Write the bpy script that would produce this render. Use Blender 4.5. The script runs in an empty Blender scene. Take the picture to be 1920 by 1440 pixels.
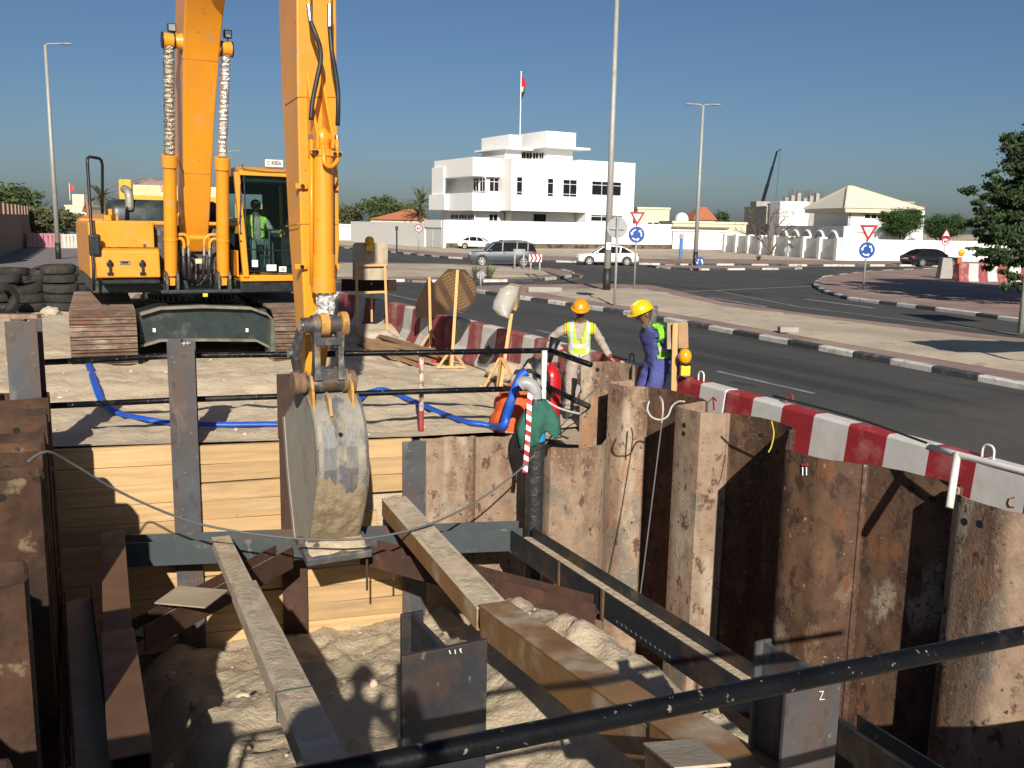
import bpy, bmesh, math, random
from mathutils import Vector, Matrix, Euler, noise
rnd = random.Random(7)
PI = math.pi; rad = math.radians
SC = bpy.context.scene; COL = SC.collection

# ---------------------------------------------------------------- camera
FPX, PITCH, ROLL, CAMH = 1746.0, rad(9.75), rad(1.1), 2.9
cam_data = bpy.data.cameras.new('camera'); cam = bpy.data.objects.new('camera', cam_data); COL.objects.link(cam)
cam_data.sensor_width = 36; cam_data.lens = 36 * FPX / 1920; cam_data.clip_end = 3000; cam_data.clip_start = .05
cam.matrix_world = Matrix.Translation((0, 0, CAMH)) @ Matrix.Rotation(PI/2 - PITCH, 4, 'X') @ Matrix.Rotation(ROLL, 4, 'Z')
SC.camera = cam
# ---------------------------------------------------------------- sky, sun, exposure
SUN_EL, SUN_AZ = rad(28), rad(-7.5)          # shadows run away from the camera, a little to the left
world = bpy.data.worlds.new('World'); SC.world = world; world.use_nodes = True
wn = world.node_tree.nodes; wl = world.node_tree.links
sky = wn.new('ShaderNodeTexSky'); sky.sky_type = 'NISHITA'; sky.sun_disc = False
sky.sun_elevation = SUN_EL; sky.sun_rotation = PI + SUN_AZ
sky.altitude = 0; sky.air_density = .95; sky.dust_density = 1.15; sky.ozone_density = 6.0
bg = wn['Background']; bg.inputs[1].default_value = .05
hs = wn.new('ShaderNodeHueSaturation'); hs.inputs['Saturation'].default_value = 1.0; hs.inputs['Value'].default_value = 1
wl.new(sky.outputs[0], hs.inputs['Color']); wl.new(hs.outputs[0], bg.inputs[0])
sd = bpy.data.lights.new('sun', 'SUN'); sd.energy = 5.0; sd.angle = rad(.53); sd.color = (1, .93, .82)
so = bpy.data.objects.new('sun', sd); COL.objects.link(so)
sdir = Vector((math.sin(SUN_AZ)*math.cos(SUN_EL), math.cos(SUN_AZ)*math.cos(SUN_EL), -math.sin(SUN_EL)))
so.rotation_euler = sdir.to_track_quat('-Z', 'Y').to_euler(); so.location = (5, -20, 20)
SC.view_settings.view_transform = 'Standard'; SC.view_settings.look = 'None'
SC.cycles.diffuse_bounces = 2
SC.view_settings.exposure = .35; SC.view_settings.gamma = 1

# ---------------------------------------------------------------- measuring helpers (site survey from the photograph)
def ray(px, py):
    a = px-960; b = py-720
    x = (a*math.cos(ROLL)+b*math.sin(ROLL))/FPX; y = (-a*math.sin(ROLL)+b*math.cos(ROLL))/FPX
    return Vector((x, math.cos(PITCH)-y*math.sin(PITCH), -math.sin(PITCH)-y*math.cos(PITCH)))
def G(px, py, z=0.0):                       # where that sight line meets the level z
    d = ray(px, py); t = (z-CAMH)/d.z; return Vector((d.x*t, d.y*t, z))
def Q(px, py, dist):                        # a point at that distance along the view axis
    return ray(px, py)*dist + Vector((0, 0, CAMH))
AXA = rad(27); AU = Vector((-math.sin(AXA), math.cos(AXA), 0)); AV = Vector((math.cos(AXA), math.sin(AXA), 0))
def UV(u, v, z=0.0): return AU*u + AV*v + Vector((0, 0, z))   # pit axis u, across v
def uv(p): return (p.dot(AU), p.dot(AV))

# ---------------------------------------------------------------- mesh helpers
class MB:
    def __init__(s): s.v = []; s.f = []; s.m = []
    def add(s, vs, fs, m=0):
        o = len(s.v); s.v += [Vector(p) for p in vs]
        for f in fs: s.f.append([i+o for i in f]); s.m.append(m)
        return s
    def bx(s, x0, x1, y0, y1, z0, z1, m=0, T=None):
        vs = [Vector((x, y, z)) for z in (z0, z1) for y in (y0, y1) for x in (x0, x1)]
        if T: vs = [T @ p for p in vs]
        return s.add(vs, [(0,2,3,1),(4,5,7,6),(0,1,5,4),(2,6,7,3),(0,4,6,2),(1,3,7,5)], m)
    def loft(s, rings, m=0, cap=True, closed=True):
        n = len(rings[0]); vs = [p for r in rings for p in r]; fs = []
        for i in range(len(rings)-1):
            for j in range(n if closed else n-1):
                k = (j+1) % n; fs.append((i*n+j, i*n+k, (i+1)*n+k, (i+1)*n+j))
        if cap and closed: fs.append(tuple(range(n-1, -1, -1))); fs.append(tuple((len(rings)-1)*n+j for j in range(n)))
        return s.add(vs, fs, m)
    def tube(s, pts, r, n=8, m=0, cap=True):
        pts = [Vector(p) for p in pts]; N = len(pts); rs = r if isinstance(r, (list, tuple)) else [r]*N
        rings = []; a = None
        for i, p in enumerate(pts):
            t = (pts[min(i+1, N-1)]-pts[max(i-1, 0)]); t = t.normalized() if t.length > 1e-9 else Vector((0, 0, 1))
            if a is None: a = t.orthogonal().normalized()
            a = a - t*a.dot(t); a = a.normalized() if a.length > 1e-6 else t.orthogonal().normalized()
            b = t.cross(a)
            rings.append([p+(a*math.cos(2*PI*k/n)+b*math.sin(2*PI*k/n))*rs[i] for k in range(n)])
        return s.loft(rings, m, cap)
    def cyl(s, p0, p1, r0, r1=None, n=12, m=0): return s.tube([p0, p1], [r0, r0 if r1 is None else r1], n, m)
    def lathe(s, prof, c=(0, 0, 0), n=16, T=None, m=0, cap=True):
        c = Vector(c); rings = []
        for r, z in prof:
            q = [Vector((r*math.cos(2*PI*k/n), r*math.sin(2*PI*k/n), z)) for k in range(n)]
            rings.append([(T @ p if T else p)+c for p in q])
        return s.loft(rings, m, cap)
    def ball(s, c, r, nu=12, nv=8, m=0, T=None):
        r = (r, r, r) if not isinstance(r, (tuple, list)) else r; c = Vector(c); rings = []
        for i in range(nv+1):
            th = PI*(i/nv); th = min(max(th, .06), PI-.06)
            q = [Vector((r[0]*math.sin(th)*math.cos(2*PI*k/nu), r[1]*math.sin(th)*math.sin(2*PI*k/nu), -r[2]*math.cos(th))) for k in range(nu)]
            rings.append([(T @ p if T else p)+c for p in q])
        return s.loft(rings, m)
    def prism(s, poly, d, m=0):              # polygon (3-D points) pushed along the vector d
        d = Vector(d); a = [Vector(p) for p in poly]; return s.loft([a, [p+d for p in a]], m)
    def beam(s, p0, p1, w, h, up=(0, 0, 1), m=0):
        p0 = Vector(p0); p1 = Vector(p1); t = (p1-p0).normalized(); up = Vector(up); x = t.cross(up).normalized(); y = x.cross(t)
        q = [(-w/2, -h/2), (w/2, -h/2), (w/2, h/2), (-w/2, h/2)]
        return s.loft([[p+x*a+y*b for a, b in q] for p in (p0, p1)], m)
    def ibeam(s, p0, p1, w, h, tf=.02, tw=.012, up=(0, 0, 1), m=0):
        p0 = Vector(p0); p1 = Vector(p1); t = (p1-p0).normalized(); up = Vector(up); x = t.cross(up).normalized(); y = x.cross(t)
        q = [(-w/2,-h/2),(w/2,-h/2),(w/2,-h/2+tf),(tw/2,-h/2+tf),(tw/2,h/2-tf),(w/2,h/2-tf),(w/2,h/2),(-w/2,h/2),(-w/2,h/2-tf),(-tw/2,h/2-tf),(-tw/2,-h/2+tf),(-w/2,-h/2+tf)]
        return s.loft([[p+x*a+y*b for a, b in q] for p in (p0, p1)], m)
    def xf(s, T): s.v = [T @ p for p in s.v]; return s
    def join(s, o, T=None, m=None):
        return s.add([T @ p for p in o.v] if T else o.v, o.f, 0) if m is None and not any(o.m) else s._jm(o, T)
    def _jm(s, o, T):
        k = len(s.v); s.v += [T @ p for p in o.v] if T else list(o.v)
        for f, mm in zip(o.f, o.m): s.f.append([i+k for i in f]); s.m.append(mm)
        return s

LOCAL = set()                                # names of roots whose parts are given in the root's own frame
def new_mesh(name, mb, mats, smooth=False, off=None):
    me = bpy.data.meshes.new(name)
    me.from_pydata([tuple(p-off) if off else tuple(p) for p in mb.v], [], mb.f)
    for m in (mats if isinstance(mats, (list, tuple)) else [mats]): me.materials.append(m)
    if any(mb.m): me.polygons.foreach_set('material_index', mb.m)
    bm = bmesh.new(); bm.from_mesh(me); bmesh.ops.recalc_face_normals(bm, faces=bm.faces); bm.to_mesh(me); bm.free()
    if smooth:
        me.polygons.foreach_set('use_smooth', [True]*len(me.polygons))
        if isinstance(smooth, (int, float)) and smooth is not True: me.set_sharp_from_angle(angle=rad(smooth))
    me.update(); return me
def root_of(o):
    while o.parent: o = o.parent
    return o
def finish(o, bevel, solid=0):
    if solid: md = o.modifiers.new('solid', 'SOLIDIFY'); md.thickness = solid; md.offset = 0
    if bevel: md = o.modifiers.new('bevel', 'BEVEL'); md.width = bevel; md.segments = 2; md.limit_method = 'ANGLE'; md.angle_limit = rad(35)
def tag(o, label=None, cat=None, group=None, kind=None):
    if label: o['label'] = label
    if cat: o['category'] = cat
    if group: o['group'] = group
    if kind: o['kind'] = kind
    return o
def part(name, mb, mats, parent=None, smooth=False, bevel=0, solid=0):
    """a mesh object; without a parent its origin goes to its own base"""
    if parent is None:
        xs = [p.x for p in mb.v]; ys = [p.y for p in mb.v]; zs = [p.z for p in mb.v]
        off = Vector(((min(xs)+max(xs))/2, (min(ys)+max(ys))/2, min(zs)))
    else:
        r = root_of(parent); off = None if r.name in LOCAL else Vector(r.location)
    o = bpy.data.objects.new(name, new_mesh(name, mb, mats, smooth, off)); COL.objects.link(o)
    if parent is None: o.location = off
    else: o.parent = parent
    finish(o, bevel, solid); return o
def thing(name, label, cat, loc, rz=None, group=None, kind=None):
    o = bpy.data.objects.new(name, None); COL.objects.link(o); o.location = loc; o.empty_display_size = .2
    if rz is not None: o.rotation_euler = (0, 0, rz); LOCAL.add(o.name)
    return tag(o, label, cat, group, kind or ('thing' if cat else None))
def solo(name, mb, mats, label, cat, group=None, **k): return tag(part(name, mb, mats, **k), label, cat, group, 'thing')
def struct(name, mb, mats, **k): return tag(part(name, mb, mats, **k), kind='structure')
def inst(name, me, parent, T):               # another piece that shares mesh data
    o = bpy.data.objects.new(name, me); COL.objects.link(o); o.parent = parent
    if root_of(parent).name not in LOCAL: T = Matrix.Translation(-Vector(root_of(parent).location)) @ T
    o.matrix_basis = T; return o
def copy_tree(o, parent=None):
    c = o.copy(); COL.objects.link(c); c.parent = parent
    if o.name in LOCAL: LOCAL.add(c.name)
    for ch in list(o.children): copy_tree(ch, c)
    return c
def poly_sheet(loops, z, mb=None):           # flat sheet from an outline and optional holes
    bm = bmesh.new(); es = []
    for lp in loops:
        vs = [bm.verts.new((p[0], p[1], z)) for p in lp]
        for i in range(len(vs)): es.append(bm.edges.new((vs[i], vs[(i+1) % len(vs)])))
    bmesh.ops.triangle_fill(bm, use_beauty=True, use_dissolve=False, edges=es)
    bm.verts.index_update(); mb = mb or MB()
    mb.add([v.co.copy() for v in bm.verts], [[v.index for v in f.verts] if f.normal.z > 0 else [v.index for v in reversed(f.verts)] for f in bm.faces]); bm.free(); return mb
def curve_pts(pts, n=8):                     # Catmull-Rom through points
    pts = [Vector(p) for p in pts]; out = []
    P = [pts[0]*2-pts[1]]+pts+[pts[-1]*2-pts[-2]]
    for i in range(1, len(P)-2):
        for k in range(n):
            t = k/n; a, b, c, d = P[i-1:i+3]
            out.append(.5*((2*b)+(c-a)*t+(2*a-5*b+4*c-d)*t*t+(3*b-a-3*c+d)*t**3))
    return out+[pts[-1]]
def fbm(x, y, z=0, o=4): return noise.fractal(Vector((x, y, z)), 1.0, 2.0, o)

# ---------------------------------------------------------------- materials
MATS = {}
def mat(name, col, rough=.7, metal=0, var=.12, scale=4, bump=0, bscale=40, layers=(), rand=0, spec=.5, stretch=None, coat=0, trans=0, emit=None, bdist=.01):
    """procedural material: base tone with noise, then layers (colour, noise scale, low, high[, stretch]) laid over it"""
    if name in MATS: return MATS[name]
    m = bpy.data.materials.new(name); m.use_nodes = True; N = m.node_tree.nodes; L = m.node_tree.links; b = N['Principled BSDF']; MATS[name] = m
    tc = N.new('ShaderNodeTexCoord'); oi = N.new('ShaderNodeObjectInfo')
    off = N.new('ShaderNodeVectorMath'); off.operation = 'MULTIPLY_ADD'; off.inputs[1].default_value = (37, 53, 71)
    L.new(oi.outputs['Random'], off.inputs[0]); L.new(tc.outputs['Object'], off.inputs[2])
    def nz(sc, st=None, det=6, ro=.6):
        n = N.new('ShaderNodeTexNoise'); n.inputs['Scale'].default_value = sc; n.inputs['Detail'].default_value = det; n.inputs['Roughness'].default_value = ro
        if st:
            mp = N.new('ShaderNodeMapping'); mp.inputs['Scale'].default_value = st; L.new(off.outputs[0], mp.inputs[0]); L.new(mp.outputs[0], n.inputs['Vector'])
        else: L.new(off.outputs[0], n.inputs['Vector'])
        return n.outputs['Fac']
    def ramp(src, a, bb, lo, hi):
        r = N.new('ShaderNodeMapRange'); r.inputs[1].default_value = lo; r.inputs[2].default_value = hi; r.inputs[3].default_value = a; r.inputs[4].default_value = bb
        L.new(src, r.inputs[0]); return r.outputs[0]
    def mix(fac, c1, c2, mode='MIX'):
        x = N.new('ShaderNodeMix'); x.data_type = 'RGBA'; x.blend_type = mode
        for i, c in ((6, c1), (7, c2)):
            if hasattr(c, 'links'): L.new(c, x.inputs[i])
            else: x.inputs[i].default_value = (*c[:3], 1)
        if hasattr(fac, 'links'): L.new(fac, x.inputs[0])
        else: x.inputs[0].default_value = fac
        return x.outputs[2]
    v = ramp(nz(scale, stretch), 0, 1, .3, .7)
    c = mix(v, [x*(1-var) for x in col], [min(1, x*(1+var)) for x in col])
    rsock = None
    for ly in layers:
        lc, ls, lo, hi = ly[:4]; st = ly[4] if len(ly) > 4 else None
        fac = ramp(nz(ls, st), 0, 1, lo, hi); c = mix(fac, c, lc)
    if rand:
        h = N.new('ShaderNodeHueSaturation'); L.new(ramp(oi.outputs['Random'], 1-rand, 1+rand, 0, 1), h.inputs['Value']); L.new(c, h.inputs['Color']); c = h.outputs[0]
    L.new(c, b.inputs['Base Color'])
    if rough < .95: L.new(ramp(nz(scale*2.3), max(.03, rough-.1), min(1, rough+.12), .3, .7), b.inputs['Roughness'])
    else: b.inputs['Roughness'].default_value = rough
    b.inputs['Metallic'].default_value = metal; b.inputs['Specular IOR Level'].default_value = spec
    if coat: b.inputs['Coat Weight'].default_value = coat; b.inputs['Coat Roughness'].default_value = .08
    if trans: b.inputs['Transmission Weight'].default_value = trans; b.inputs['IOR'].default_value = 1.3
    if emit: b.inputs['Emission Color'].default_value = (*emit[:3], 1); b.inputs['Emission Strength'].default_value = emit[3]
    if bump:
        bp = N.new('ShaderNodeBump'); bp.inputs['Strength'].default_value = bump; bp.inputs['Distance'].default_value = bdist
        L.new(nz(bscale, stretch if stretch else None, 8, .65), bp.inputs['Height']); L.new(bp.outputs[0], b.inputs['Normal'])
    return m
SAND = mat('sand', (.56, .455, .315), 1, var=.1, scale=1.6, bump=.7, bscale=8, bdist=.05, layers=[((.47, .37, .25), .55, .5, .68), ((.61, .52, .39), 4, .58, .75)])
SANDF = mat('far_sand', (.47, .39, .285), 1, var=.18, scale=.5, bump=.6, bscale=3, bdist=.06, layers=[((.34, .28, .2), .13, .5, .7), ((.3, .245, .17), 1.7, .57, .7)])
SANDP = mat('pit_sand', (.49, .4, .275), 1, var=.14, scale=2, bump=1, bscale=14, bdist=.04, layers=[((.4, .315, .21), .9, .48, .68), ((.56, .47, .34), 5, .58, .74)])
ASPH = mat('asphalt', (.062, .06, .056), .85, var=.12, scale=.5, bump=.5, bscale=140, spec=.3, layers=[((.078, .074, .067), .55, .48, .62, (1, .03, 1)), ((.04, .039, .038), .8, .54, .66, (1, .05, 1)), ((.09, .082, .068), .16, .56, .7), ((.036, .036, .036), 1.3, .66, .68, (1, .4, 1)), ((.1, .095, .088), 90, .62, .7)])
ASPHF = mat('asphalt_far', (.043, .044, .048), .85, var=.2, scale=.4, bump=.3, bscale=60, layers=[((.07, .066, .06), .2, .52, .75)])
LINE = mat('road_paint', (.27, .265, .25), .8, var=.25, scale=3, layers=[((.08, .08, .08), 6, .46, .66)])
LINEY = mat('road_paint_ochre', (.34, .25, .09), .8, var=.25, scale=3)
KW = mat('kerb_white', (.55, .53, .48), .85, var=.15, scale=3, layers=[((.26, .23, .19), 5, .5, .72)], rand=.12, bump=.3)
KB = mat('kerb_black', (.05, .05, .055), .8, var=.2, scale=3, layers=[((.17, .16, .14), 6, .54, .75)], rand=.2, bump=.3)
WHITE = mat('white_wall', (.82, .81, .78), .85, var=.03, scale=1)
WHITE2 = mat('dull_and_shade_white', (.68, .67, .63), .8, var=.06, scale=3, layers=[((.5, .46, .4), 2, .56, .8)])  # dull white; on walls turned from the sun it carries their shade
CREAM = mat('cream_wall', (.62, .55, .4), .85, var=.05, scale=.7)
CONC = mat('concrete', (.33, .31, .28), .9, var=.15, scale=1.2, bump=.3)
RUST = mat('rusty_steel', (.098, .054, .032), .8, .0, var=.3, scale=7, bump=.4, bscale=40, bdist=.012, rand=.1, spec=.3,
    layers=[((.048, .028, .02), 1.1, .47, .58, (1, 1, .35)), ((.16, .092, .048), 2.1, .53, .66, (1, 1, .45)), ((.05, .029, .02), 8, .52, .6, (1, 1, .6)), ((.29, .235, .17), 1.25, .6, .66, (1, 1, .5)), ((.15, .064, .03), 5, .58, .66, (1, 1, .5)), ((.11, .062, .036), 22, .54, .62), ((.38, .33, .26), 17, .675, .705, (1, 1, .8))])
RUSTP = mat('pale_caked_rust', (.29, .2, .138), .9, .0, var=.25, scale=6, bump=.55, bscale=34, bdist=.016, rand=.1, spec=.3,
    layers=[((.16, .095, .062), 1.5, .5, .6, (1, 1, .3)), ((.4, .32, .235), 2.0, .5, .62, (1, 1, .35)), ((.31, .165, .09), 3, .57, .66, (1, 1, .3)), ((.1, .06, .042), 7, .58, .65, (1, 1, .6)), ((.17, .15, .12), 1.7, .57, .65, (1, 1, .6)), ((.3, .22, .155), 20, .55, .64), ((.055, .034, .026), 15, .63, .69)])
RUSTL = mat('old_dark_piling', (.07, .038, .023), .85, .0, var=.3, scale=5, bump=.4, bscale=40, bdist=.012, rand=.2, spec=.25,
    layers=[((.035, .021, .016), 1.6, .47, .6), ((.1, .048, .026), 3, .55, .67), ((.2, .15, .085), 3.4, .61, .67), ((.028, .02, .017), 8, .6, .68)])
RUSTD = mat('dark_rust', (.07, .036, .024), .8, .0, var=.3, scale=4, bump=.4, bscale=40, rand=.12, spec=.3, layers=[((.12, .055, .03), 3, .54, .7, (1, 1, .5)), ((.16, .12, .09), 9, .64, .74), ((.035, .025, .022), 2, .5, .66)])
STEEL = mat('blue_grey_steel', (.06, .066, .073), .6, .1, var=.2, scale=3, bump=.25, bscale=60, layers=[((.1, .06, .042), 1.8, .46, .62, (1, 1, .25)), ((.16, .155, .145), 3.5, .55, .72, (1, 1, .3)), ((.05, .035, .03), 9, .58, .7, (1, 1, .5)), ((.24, .22, .19), 22, .66, .72)])
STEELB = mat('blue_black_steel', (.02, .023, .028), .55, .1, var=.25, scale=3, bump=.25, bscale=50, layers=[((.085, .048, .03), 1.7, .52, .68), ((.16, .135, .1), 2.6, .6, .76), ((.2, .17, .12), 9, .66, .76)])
WOOD = mat('lagging_timber', (.5, .325, .155), .8, var=.16, scale=2.2, stretch=(.25, 1, 7), bump=.35, bscale=9, rand=.14, layers=[((.39, .24, .11), 1.3, .5, .7, (.3, 1, 9)), ((.53, .39, .22), 3, .55, .75, (.3, 1, 6)), ((.2, .1, .045), 10, .71, .735), ((.36, .25, .14), .8, .58, .7, (.6, 1, 3))])
TIMB = mat('sign_timber', (.55, .33, .13), .75, var=.15, scale=5, stretch=(4, 4, .6), rand=.1, bump=.2)
PLY = mat('weathered_plywood', (.4, .325, .235), .85, var=.15, scale=4, layers=[((.2, .16, .115), 2, .5, .7, (1, 1, .3))], bump=.2)
DUCT = mat('brown_board', (.27, .145, .055), .55, var=.12, scale=2, bump=.15, layers=[((.42, .34, .24), 2.2, .5, .66), ((.2, .1, .04), 1.2, .5, .7)])
YEL = mat('digger_yellow', (.74, .285, .016), .38, var=.05, scale=1.5, coat=.15, bump=.04, bscale=8, layers=[((.6, .25, .03), .9, .5, .72), ((.52, .3, .11), 2.4, .58, .76), ((.3, .14, .03), 7, .66, .74), ((.05, .03, .015), 16, .7, .735)])
YELD = mat('digger_yellow_dirty', (.52, .26, .05), .7, var=.25, scale=6, bump=.5, bscale=30, layers=[((.3, .23, .15), 4, .46, .64), ((.12, .08, .05), 7, .56, .7)])
DGRN = mat('machine_dark_green', (.018, .03, .03), .45, var=.25, scale=3, layers=[((.12, .1, .07), 3, .56, .8)])
BLK = mat('black_paint', (.012, .013, .015), .4, var=.3, scale=5, layers=[((.09, .08, .07), 9, .6, .78)])
RUB = mat('tyre_rubber', (.03, .028, .026), .85, var=.25, scale=5, bump=.6, bscale=30, rand=.25, spec=.25, layers=[((.06, .05, .04), 3.5, .5, .7)])
HOSE = mat('hydraulic_hose', (.02, .02, .023), .5, var=.2)
MUDS = mat('muddy_bucket_steel', (.29, .265, .22), .8, .1, var=.2, scale=3, bump=1, bscale=12, bdist=.03, layers=[((.13, .13, .14), 2.2, .5, .6, (2.5, 2.5, .5)), ((.4, .33, .23), 3, .56, .7), ((.22, .14, .07), 5, .6, .74)])
MUDG = mat('grey_mud_on_steel', (.28, .26, .215), .85, var=.12, scale=2.5, bump=.5, bscale=18, layers=[((.3, .26, .2), 3, .5, .7), ((.17, .16, .14), 2, .56, .72)])
LINK = mat('worn_greasy_steel', (.075, .075, .078), .55, .4, var=.3, scale=6, bump=.6, bscale=28, layers=[((.26, .2, .13), 6, .5, .66), ((.16, .08, .035), 4, .56, .7)])
SHOE = mat('track_shoe_steel', (.15, .095, .066), .75, .2, var=.3, scale=7, bump=.6, bscale=30, rand=.12, layers=[((.34, .28, .2), 5, .5, .68, (.4, 1, 1)), ((.2, .09, .04), 3, .55, .72)])
FOIL = mat('crumpled_foil', (.78, .76, .72), .24, 1, var=.08, scale=5, bump=1, bscale=26, bdist=.03)
CHROME = mat('bright_pin', (.7, .7, .68), .25, 1, var=.05)
def glass_mat(name, col, alpha):
    m = bpy.data.materials.new(name); m.use_nodes = True; N = m.node_tree.nodes; L = m.node_tree.links
    b = N['Principled BSDF']; b.inputs['Base Color'].default_value = (*col, 1); b.inputs['Roughness'].default_value = .04
    t = N.new('ShaderNodeBsdfTransparent'); t.inputs[0].default_value = (.8, .93, .92, 1); mx = N.new('ShaderNodeMixShader'); mx.inputs[0].default_value = alpha
    tx = N.new('ShaderNodeTexNoise'); tx.inputs['Scale'].default_value = 3
    bp = N.new('ShaderNodeBump'); bp.inputs['Strength'].default_value = .02; L.new(tx.outputs[0], bp.inputs['Height']); L.new(bp.outputs[0], b.inputs['Normal'])
    L.new(t.outputs[0], mx.inputs[1]); L.new(b.outputs[0], mx.inputs[2]); L.new(mx.outputs[0], N['Material Output'].inputs[0]); return m
GLASS = glass_mat('cab_glass', (.02, .04, .04), .06)
DGLASS = mat('dark_window_glass', (.012, .015, .02), .15, var=.3, scale=1, spec=.2)
CGLASS = mat('car_glass', (.01, .011, .013), .5, var=.2, spec=.02)
GALV = mat('galvanised_pole', (.36, .36, .33), .6, .3, var=.1, scale=3, layers=[((.28, .25, .2), 4, .56, .76)])
def dull(m): m.node_tree.nodes['Principled BSDF'].inputs['Specular IOR Level'].default_value = .15; return m
SGREY = mat('sign_back_grey', (.3, .31, .32), .55, .2, var=.06)
RED = mat('barrier_red', (.3, .018, .024), .7, var=.15, scale=4, bump=.2, bscale=50, layers=[((.42, .17, .14), 3, .52, .76), ((.12, .03, .03), 8, .64, .78)])
REDD = mat('barrier_red_dusty', (.27, .06, .06), .8, var=.15, scale=4, bump=.2, bscale=50, layers=[((.4, .27, .22), 2.5, .5, .74)])
WHT = mat('barrier_white', (.56, .54, .5), .8, var=.1, scale=4, bump=.2, bscale=50, layers=[((.38, .33, .28), 3, .52, .76), ((.16, .14, .12), 9, .68, .8)])
SRED = mat('sign_red', (.36, .008, .014), .4, var=.03); SWHITE = mat('sign_white', (.78, .78, .76), .4, var=.03); SBLUE = mat('sign_blue', (.004, .06, .3), .4, var=.03); SBLACK = mat('sign_black', (.02, .02, .02), .5)
AMBER = mat('amber_lens', (.85, .33, .01), .2, var=.08); PYEL = mat('yellow_plastic', (.8, .52, .02), .5, var=.08)
BLUEP = mat('blue_hose_plastic', (.012, .09, .5), .45, var=.12, scale=4, layers=[((.12, .22, .48), 5, .58, .8)])
ROPE = mat('rope_white', (.46, .44, .4), .9, var=.1, scale=30)
CABLE = mat('grey_cable', (.11, .11, .11), .7, var=.15)
ORANGE = mat('orange_canvas', (.62, .1, .02), .75, var=.2, scale=6, bump=.5, bscale=12); SACK = mat('sack_cloth', (.42, .36, .27), .95, var=.15, scale=6, bump=.6, bscale=15)
GCLOTH = mat('green_cloth', (.03, .12, .085), .95, var=.25, scale=5, bump=.8, bscale=9, bdist=.03)
BPIPE = mat('bright_blue_pvc', (.02, .3, .55), .4, var=.1, scale=4); BWRAP = mat('black_plastic_wrap', (.03, .03, .03), .3, var=.3, scale=6, bump=1, bscale=9, bdist=.03, layers=[((.2, .19, .17), 8, .62, .72, (1, 1, .4))])

# ================================================================ THE SETTING
PL, PR = Vector((-5.2, 10.25, 0)), Vector((-1.36, 11.4, 0))       # line of the timber wall at the back of the pit
WD = (PR-PL).normalized(); WN = Vector((WD.y, -WD.x, 0))          # along it; towards the camera
def wall_pt(px, off=0.0, z=0.0):                                  # where a photo column crosses that line
    d = ray(px, 900); t = (PL.x*WD.y-PL.y*WD.x)/(d.x*WD.y-d.y*WD.x); return Vector((d.x*t, d.y*t, z))+WN*off
def smooth(a, b, x): t = min(1, max(0, (x-a)/(b-a))); return t*t*(3-2*t)

hole = [UV(2.7, -.4), UV(11.95, -.4), UV(11.2, 4.2), UV(11.0, 5.6), UV(10.5, 6.4), UV(11.35, 6.95), UV(11.25, 7.5), UV(2.7, 7.2)]
B = 1400
gmb = poly_sheet([[(-B, -B), (B, -B), (B, B), (-B, B)], hole], -.02)
struct('ground', gmb, SANDF)

# sand bank between the pit and the barriers, where the excavator stands
def bank_u0(v):
    if v < 0: return 11.75
    if v < 4.1: return 11.72-(v/4.1)*.95
    if v < 5.6: return 10.77-(v-4.1)*.12
    if v < 6.3: return 10.45
    return 11.3
def bank_h(u, v):
    h = .27-.03*v/4
    h *= 1-smooth(5.0, 6.6, v)*.85
    h *= 1-smooth(21, 31, u); h *= smooth(-8, -4, v)
    d = u-bank_u0(v)
    h += .10*math.exp(-((d-4.4)/.9)**2)*smooth(-4, -1, v)*(1-smooth(4, 6, v))        # lip pushed up before the tracks
    h -= .07*math.exp(-((d-1.6)/.9)**2)*(1-smooth(4, 6, v))
    n = fbm(u*.9, v*.9, 3)*.06+fbm(u*3.1, v*3.1, 9)*.045+max(0, fbm(u*5.5, v*5.5, 5)-.1)*.05
    h += n*smooth(0, .5, d)
    q = UV(u, v)
    for cx, cy, r, a in HEAPS: h += a*math.exp(-(((q.x-cx)**2+(q.y-cy)**2)/r**2))
    return max(h, .003)
HEAPS = [(*G(705, 632, .1)[:2], 1.1, .42), (*G(730, 655, .1)[:2], .8, .2), (*G(860, 745, .1)[:2], .9, .12), (*G(160, 690, .2)[:2], .6, .12)]
def ground_z(p): return bank_h(*uv(Vector((p[0], p[1], 0))))
vs = []; fs = []; us = [k*.13 for k in range(75)]+[9.75+k*.5 for k in range(30)]; vv = [-9+k*.5 for k in range(14)]+[-2+k*.13 for k in range(75)]
for i, d in enumerate(us):
    for j, v in enumerate(vv):
        u = bank_u0(v)+d; vs.append(UV(u, v, bank_h(u, v)))
W = len(vv)
for i in range(len(us)-1):
    for j in range(W-1): fs.append((i*W+j, i*W+j+1, (i+1)*W+j+1, (i+1)*W+j))
sb = MB().add(vs, fs); struct('sand_bank', sb, SAND, smooth=True)
# pit floor
def pit_z(u, v):
    pts = [(2, -1.1), (4.5, -1.05), (6.5, -1.1), (8, -1.35), (9.3, -1.8), (10.4, -2.0), (12, -2.1)]; z = pts[-1][1]
    for (a, za), (b, zb) in zip(pts, pts[1:]):
        if a <= u <= b: t = (u-a)/(b-a); z = za+(zb-za)*t*t*(3-2*t); break
    z -= 1.2*smooth(4.55, 5.15, v)-.55*math.exp(-((v-4.2)/.5)**2)*smooth(3.6, 5, u)*(1-smooth(8.2, 9.6, u))+.75*(1-smooth(.2, 1.3, v))
    z += -.2+fbm(u*.8, v*.8, 1)*.14+abs(fbm(u*2.2, v*2.2, 4))*.11+fbm(u*6, v*6, 7)*.028+max(0, fbm(u*11, v*11, 2))*.03
    return z
vs = []; fs = []; nu, nv = 150, 125
for i in range(nu):
    for j in range(nv): u = 2.3+i*9.9/(nu-1); v = -.5+j*8.2/(nv-1); vs.append(UV(u, v, pit_z(u, v)))
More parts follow.
